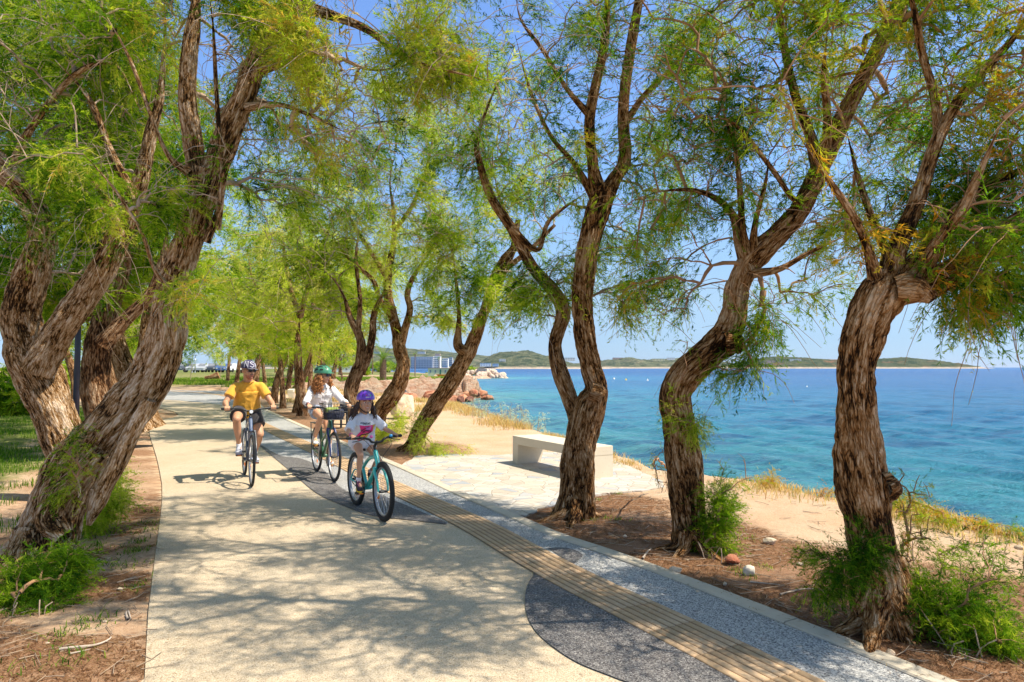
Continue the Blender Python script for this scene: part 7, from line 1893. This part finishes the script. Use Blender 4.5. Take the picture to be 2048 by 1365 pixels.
# lettering on the cap front
S_ = [[(.9, .85), (.5, 1.0), (.15, .8), (.3, .58), (.7, .45), (.88, .2), (.5, 0), (.08, .15)]]
N_ = [[(.1, 0), (.1, 1)], [(.1, 1), (.75, 0)], [(.75, 0), (.75, 1)], [(-.02, 1), (.22, 1)], [(.65, 1), (.9, 1)]]
W_ = [[(.0, 1), (.22, 0), (.45, .7), (.68, 0), (.9, 1)]]
allp = []
for strokes, ox in ((N_, -.088), (S_, -.026), (W_, .034)):
    for q in txt_polys(strokes, .105): allp.append([(x * .052 + ox, y * .058) for x, y in q])
f_ = T @ V3(1, 0, 0); l_ = -(T @ V3(0, 1, 0)); u_ = T @ V3(0, 0, 1)
# letters wrap round the crown: place each letter facing its own azimuth
bmL = bmesh.new()
for strokes, az, in ((N_, -50), (S_, -6), (W_, 38)):
    fine = []
    for st_ in strokes:
        p_ = [st_[0]]
        for a_, b_ in zip(st_[:-1], st_[1:]):
            for k in range(1, 5): p_.append((a_[0] + (b_[0] - a_[0]) * k / 4, a_[1] + (b_[1] - a_[1]) * k / 4))
        fine.append(p_)
    for q in txt_polys(fine, .068):
        vs = []
        for x, y in q:
            u = R(az) + (x - .45) * .72; v = .90 - y * .46; vs.append(pt(u, v, .004))
        # subdivide is unnecessary: the strokes are short
        f1 = [bmL.verts.new(p) for p in vs]; bmL.faces.new(f1)
obj_bm("lettering", bmL, simple("white_print", (.55, .54, .62), .7), hat)
bm = bmesh.new()
for a in np.linspace(R(112), R(248), 22):
    for k in range(2): 
        p = C + M @ (V3(-.012 + math.cos(a) * .100, math.sin(a) * .082, -.01 - .018 * k) * hs); ell_(bm, p, (.012, .012, .014), None, 8)
solid("hair", bm, .005, simple("dark_short_hair", (.035, .022, .015), .8), root, 1)

# ------------------------------------------------------------------ the woman
p0, p1 = G(633, 942.5), G(668, 963.5)
grn = simple("olive_green_frame_paint", (.035, .14, .065), .35, coat=.5)
bk, peds, grips, rz, wb = bicycle(p0, p1, .345, .020, (.43, .285), (.19, .90), (.84, 1.00), "green bicycle with a wire front basket ridden by the woman in the white shirt", grn, crank_ang=72, grip=.28, basket=True, step_thru=True, forkm=simple("navy_fork_paint", (.03, .045, .15), .35, coat=.4))
root = empty("person", tuple(p0), rz, "woman with curly auburn hair, green helmet and white shirt, riding and looking out to sea", "person")
D = dict(s=.93, w=.95, hip=(.20, 0, .965), neck=(.31, 0, 1.345), head=(.36, .005, 1.480), hrot=(38, 2), hs=1.03, shw=.150, grip=.28, ua=.275, fa=.24, hand=.9, arm=.86, foot=.26, th=.41, sk=.40, knee=-.05, leg=.95,
         skin=skin_mat("fair_skin", (.66, .36, .22), (.60, .16, .13), (.20, .09, .05)), neckr=.046)
J, C, M, hs, P = rider(root, None, peds, grips, D)
m_wsh = fabric("white_linen", (.76, .74, .74), .05)
ts = tshirt(root, D, J, m_wsh, sleeve=1.72, loose=1.10, hem=.06, seed=13, name="shirt", fold=.024)
ax = V3(*D['neck']) - V3(*D['hip']); ax /= np.linalg.norm(ax); fr_ = np.cross(V3(0, 1, 0), ax); fr_ /= np.linalg.norm(fr_); fr_ = fr_ if fr_[0] > 0 else -fr_
mid_ = V3(*D['hip']) * .35 + V3(*D['neck']) * .65
sq = lambda x0, y0, x1, y1: [(x0, y0), (x1, y0), (x1, y1), (x0, y1)]
decal("placket", ts, [sq(-.012, -.28, .012, .12)], mid_, (0, -1, 0), tuple(ax), tuple(-fr_), fabric("white_placket", (.62, .59, .58), .05), .004)
for y in (-.10, .04): decal("pocket", ts, [sq(y, -.05, y + .07, .035)], mid_, (0, -1, 0), tuple(ax), tuple(-fr_), fabric("white_pocket", (.68, .65, .64), .06), .006)
bm = bmesh.new()
for k in range(5):
    q = mid_ + ax * (.08 - k * .075) + fr_ * .125 * .93; ell_(bm, q, (.006, .006, .006), None, 8)
obj_bm("buttons", bm, simple("horn_button", (.30, .16, .08), .4), ts)
for sd in (-1, 1):      # collar leaves
    n_ = V3(*D['neck']); pts = [n_ + V3(.045, sd * .02, -.035), n_ + V3(.075, sd * .065, -.07), n_ + V3(.0, sd * .085, .0), n_ + V3(-.03, sd * .055, .035)]
    bm = bmesh.new(); a = [bm.verts.new(tuple(p)) for p in pts]; b_ = [bm.verts.new(tuple(p + V3(.006, sd * .006, .006))) for p in pts]; bm.faces.new(a); bm.faces.new(b_[::-1])
    for i in range(4): bm.faces.new((a[i], b_[i], b_[(i+1) % 4], a[(i+1) % 4]))
    bmesh.ops.recalc_face_normals(bm, faces=bm.faces); obj_bm("collar_leaf", bm, m_wsh, ts)
shorts(root, D, J, fabric("pale_denim", (.34, .42, .55), .15), length=.36)
for sd in (-1, 1): shoe(root, J[sd]['ank'], (1, sd * .1, -.10), .25, simple("white_canvas_shoe", (.74, .72, .70), .8, var=.1), simple("orange_white_sole", (.75, .42, .10), .7), sd, simple("yellow_tongue", (.75, .42, .04), .7), .034)
bm = bmesh.new(); j = J[-1]; d = (j['el'] - j['wr']) / np.linalg.norm(j['el'] - j['wr']); cap_(bm, j['wr'] + d * .005, j['wr'] + d * .035, .029, .031, 18, True); obj_bm("watch", bm, simple("maroon_watch", (.12, .02, .04), .5), root, True)
glasses(root, C, M, hs, simple("navy_lens", (.015, .018, .05), .08), None, True)
vts = [(u0, v0, .16, .045, 0) for u0, v0 in []]
vts = [(.15, 0, .36, .06, 0)] + [(x, y * s_, a, b, r * s_) for s_ in (-1, 1) for x, y, a, b, r in ((.12, .32, .42, .075, .08), (.02, .64, .40, .085, .12), (-.66, .28, .2, .07, 0), (.66, .40, .14, .055, .3), (-.3, .86, .3, .05, -.2), (.35, .84, .2, .045, .4))]
m_hel = simple("satin_green_shell", (.06, .24, .14), .35, coat=.35)
hel, pt, T = dome(root, "helmet", C, M, hs, (.138, .106, .112), m_hel, vents=vts, lift=.040, thick=.020, tilt=-1)
bm = bmesh.new(); rings = []
for k in range(6):
    t = k / 5; rings.append([tuple(C + T @ (V3(.100 + .055 * t + .012 * (1 - q * q), q * .075 * (1 - .25 * t), .040 - .002 * t - .016 * q * q + dz) * hs)) for q, dz in [(-1, 0), (-.5, .004), (0, .005), (.5, .004), (1, 0), (.5, -.004), (0, -.004), (-.5, -.004)]])
add_rings(bm, rings); obj_bm("visor", bm, m_hel, hel, True)
for sd in (-1, 1):
    bm = bmesh.new(); tube_(bm, [P(.03, sd * .080, .04), P(.012, sd * .078, -.04), P(.045, sd * .030, -.105)], .0045, 6); obj_bm("strap", bm, m_blk, hel, True)
aub = simple("auburn_curls", (.33, .13, .035), .6, var=.7, scale=40)
def reg_w(r):
    sd = -1 if r.random() < .6 else 1; a = r.uniform(62, 150); p = (math.cos(R(a)) * .085 - .005, sd * (.078 + r.uniform(0, .02)), r.uniform(-.05, .01)); return p, (r.uniform(-.15, .38), sd * r.uniform(.05, .42), -1)
curls("hair", root, C, M, hs, reg_w, 230, aub, 4, r0=.0062, ln=.20, cw=.017, turns=5.2)
# bag lying in the basket
bagr = empty("bag", (p0[0], p0[1], 0), rz, "dark navy bag with a green and orange patterned cloth lying in the bicycle basket", "bag")
soft("bag_body", (.84 + .20, 0, .935), (.26, .24, .15), simple("black_navy_bag", (.02, .024, .05), .7), bagr, 5)
soft("printed_cloth", (.84 + .22, -.04, 1.0), (.17, .17, .07), simple("green_orange_print", (.20, .26, .06), .8, var=.8, scale=14), bagr, 6)

# ------------------------------------------------------------------ the girl
p0, p1 = G(712, 1010.5), G(766, 1042.5)
tq = simple("turquoise_frame_paint", (.04, .47, .42), .3, coat=.6)
bk, peds, grips, rz, wb = bicycle(p0, p1, .305, .027, (.40, .265), (.15, .70), (.715, .80), "small turquoise bicycle ridden by the girl", tq, crank=.14, crank_ang=-12, grip=.235, top_drop=.06, rise=.045)
print('GIRL wb', wb)
root = empty("person", tuple(p0), rz, "girl with purple helmet, long brown hair and a white t-shirt with a pink print, riding", "person")
D = dict(s=.72, w=.92, hip=(.19, 0, .765), neck=(.325, -.012, 1.085), head=(.362, -.010, 1.205), hrot=(-4, 0, 0), hs=.90, shw=.118, grip=.235, ua=.195, fa=.175, hand=.74, arm=.92, foot=.21, th=.31, sk=.295, knee=.10, leg=.86, child=True, smile=1,
         skin=skin_mat("child_skin", (.58, .31, .19), (.56, .18, .13), (.08, .04, .025)), neckr=.036, vox=.0045)
J, C, M, hs, P = rider(root, None, peds, grips, D)
ts = tshirt(root, D, J, fabric("white_cotton", (.76, .75, .79), .04), sleeve=.86, loose=1.20, hem=.08, seed=23, fold=.026)
ax = V3(*D['neck']) - V3(*D['hip']); ax /= np.linalg.norm(ax); fr_ = np.cross(V3(0, 1, 0), ax); fr_ = fr_ / np.linalg.norm(fr_); fr_ = fr_ if fr_[0] > 0 else -fr_
mid_ = V3(*D['hip']) * .42 + V3(*D['neck']) * .58
prt = lambda nm, polys, col, lf: decal(nm, ts, polys, mid_, (0, 1, 0), tuple(ax), tuple(-fr_), simple(nm + "_ink", col, .7, var=.05), lf)
prt("pink_print", [[(-.075, .045), (.075, .045), (.085, -.03), (.01, -.07), (-.02, -.13), (-.085, -.14), (-.10, -.09), (-.055, -.03)]], (.85, .04, .22), .0035)
prt("yellow_print", [[(.078, .045), (.10, .05), (.092, -.01), (.084, -.02)], [(-.075, -.115), (-.03, -.06), (.02, -.045), (-.02, -.085), (-.055, -.125)], [(.01, -.07), (.035, -.06), (-.01, -.135), (-.03, -.13)]], (.85, .55, .03), .0048)
prt("lilac_print", [[(-.01, .03), (.06, .035), (.05, -.01), (.0, -.015)]], (.62, .20, .62), .0048)
prt("black_print", [[(-.06, -.02), (-.01, .02), (.03, .035), (.03, .030), (-.005, .012), (-.05, -.028)], [(-.04, -.035), (.0, -.01), (.045, -.02), (.04, -.03), (0, -.022), (-.03, -.045)], [(-.09, -.10), (-.04, -.06), (.03, -.05), (.06, -.02), (.065, -.03), (.03, -.06), (-.04, -.072), (-.085, -.11)]] +
    [[(x, .056 + .004 * (i % 2)), (x + .006, .055), (x + .010, .064 + .004 * (i % 3)), (x + .003, .070)] for i, x in enumerate(np.arange(-.06, .05, .0125))], (.02, .015, .03), .006)
shorts(root, D, J, fabric("white_shorts", (.70, .69, .74), .05), length=.34, k=1.04)
for sd in (-1, 1):
    shoe(root, J[sd]['ank'], (1, sd * .12, -.12 if sd < 0 else -.05), .21, simple("black_pink_shoe", (.03, .02, .03), .7, var=.3), simple("yellow_sole", (.78, .50, .04), .6), sd, simple("pink_laces", (.85, .18, .30), .7), .030)
    bm = bmesh.new(); j = J[sd]; d = (j['kn'] - j['ank']) / np.linalg.norm(j['kn'] - j['ank']); cap_(bm, j['ank'] - d * .02, j['ank'] + d * .05, .028, .029, 18, True); obj_bm("sock", bm, fabric("white_pink_sock", (.76, .66, .66)), root, True)
bm = bmesh.new(); j = J[-1]; d = (j['el'] - j['wr']) / np.linalg.norm(j['el'] - j['wr']); cap_(bm, j['wr'] + d * .01, j['wr'] + d * .018, .021, .0215, 18, True); obj_bm("bracelet", bm, simple("magenta_band", (.55, .05, .35), .5), root, True)
eyes(root, C, M, hs, simple("brown_iris", (.03, .015, .008), .2))
bm = bmesh.new(); ell_(bm, P(.0925, 0, -.0605), V3(.003, .018, .0035) * hs, M, 12); obj_bm("teeth", bm, simple("teeth", (.78, .75, .70), .3), root, True)
vts = [(.50, 0, .15, .055, 0)] + [(x, y * s_, a, b, r * s_) for s_ in (-1, 1) for x, y, a, b, r in ((.44, .34, .15, .055, -.5), (.20, .70, .15, .06, -1.1), (.74, .50, .09, .035, -.6), (-.3, .3, .3, .06, 0), (-.35, .7, .25, .06, .2))]
m_pur = simple("purple_helmet_shell", (.17, .045, .55), .3, coat=.5)
hel, pt, T = dome(root, "helmet", C, M, hs, (.134, .112, .112), m_pur, vents=vts, lift=.048, thick=.018, tilt=-2)
bm = bmesh.new()
for az, v, du, dv in ((.30, .70, .07, .05),): 
    vs = [bm.verts.new(pt(az + math.cos(t) * du, v + math.sin(t) * dv, .0035)) for t in np.linspace(0, 6.28, 12, endpoint=False)]; bm.faces.new(vs)
obj_bm("green_sticker", bm, simple("green_sticker", (.03, .55, .08), .4), hel)
bm = bmesh.new(); vs = [bm.verts.new(pt(-.20 + math.cos(t) * .06, .70 + math.sin(t) * .045, .0035)) for t in np.linspace(0, 6.28, 12, endpoint=False)]; bm.faces.new(vs); obj_bm("red_sticker", bm, simple("red_sticker", (.75, .05, .08), .4), hel)
bm = bmesh.new()
for k in range(9):
    a0 = .28 - k * .062; vs = [bm.verts.new(pt(a0, .80, .0035)), bm.verts.new(pt(a0 - .045, .80, .0035)), bm.verts.new(pt(a0 - .045, .835 + .02 * (k % 2), .0035)), bm.verts.new(pt(a0, .85, .0035))]; bm.faces.new(vs)
obj_bm("helmet_script", bm, m_white, hel)
for sd in (-1, 1):
    bm = bmesh.new(); tube_(bm, [P(.02, sd * .082, .04), P(.010, sd * .080, -.05), P(.045, sd * .030, -.112), P(.055, 0, -.116)], .0055, 6); obj_bm("strap", bm, m_blk, hel, True)
brn_h = simple("dark_brown_hair", (.06, .026, .014), .5, var=.5, scale=40)
def reg_g(r):
    sd = -1 if r.random() < .6 else 1; a = r.uniform(70, 160); p = (math.cos(R(a)) * .082 - .008, sd * (.078 + r.uniform(0, .014)), r.uniform(-.06, .01)); return p, (r.uniform(-.15, .15), sd * r.uniform(.12, .6) * (1.3 if sd < 0 else .6), -1)
curls("hair", root, C, M, hs, reg_g, 120, brn_h, 8, r0=.0055, ln=.17, cw=.010, turns=2.4)
# bells on the girl's handlebar
for yy, cn, nm in ((-.06, (.80, .12, .40), "pink_bell"), (.16, (.03, .35, .70), "blue_bell")):
    hbp = [o for o in bk.children if o.name.startswith('handlebar')][0]; bm = bmesh.new(); ell_(bm, (grips[0] + .07, yy, grips[1] + .012), (.020, .020, .018), None, 14); obj_bm("bell", bm, simple(nm, cn, .3, coat=.4), hbp, True)
tick("people")
# ================================================================== SEA HAZE
bm = bmesh.new(); box_bm(bm, (0, 20000, 0), (84000, 84000, 2)); hz = [v for v in bm.verts]
for v in bm.verts: v.co.z = -5.5 if v.co.z < 0 else 170
mh = bpy.data.materials.new("haze_air"); mh.use_nodes = True; nh = mh.node_tree
for n in list(nh.nodes): nh.nodes.remove(n)
oh = nh.nodes.new('ShaderNodeOutputMaterial'); pv_ = nh.nodes.new('ShaderNodeVolumePrincipled')
pv_.inputs['Color'].default_value = (.72, .84, 1, 1); pv_.inputs['Density'].default_value = 0.00004; pv_.inputs['Anisotropy'].default_value = .2
nh.links.new(pv_.outputs[0], oh.inputs['Volume'])
tag(obj_bm("haze", bm, mh), kind='stuff')
tick("haze")
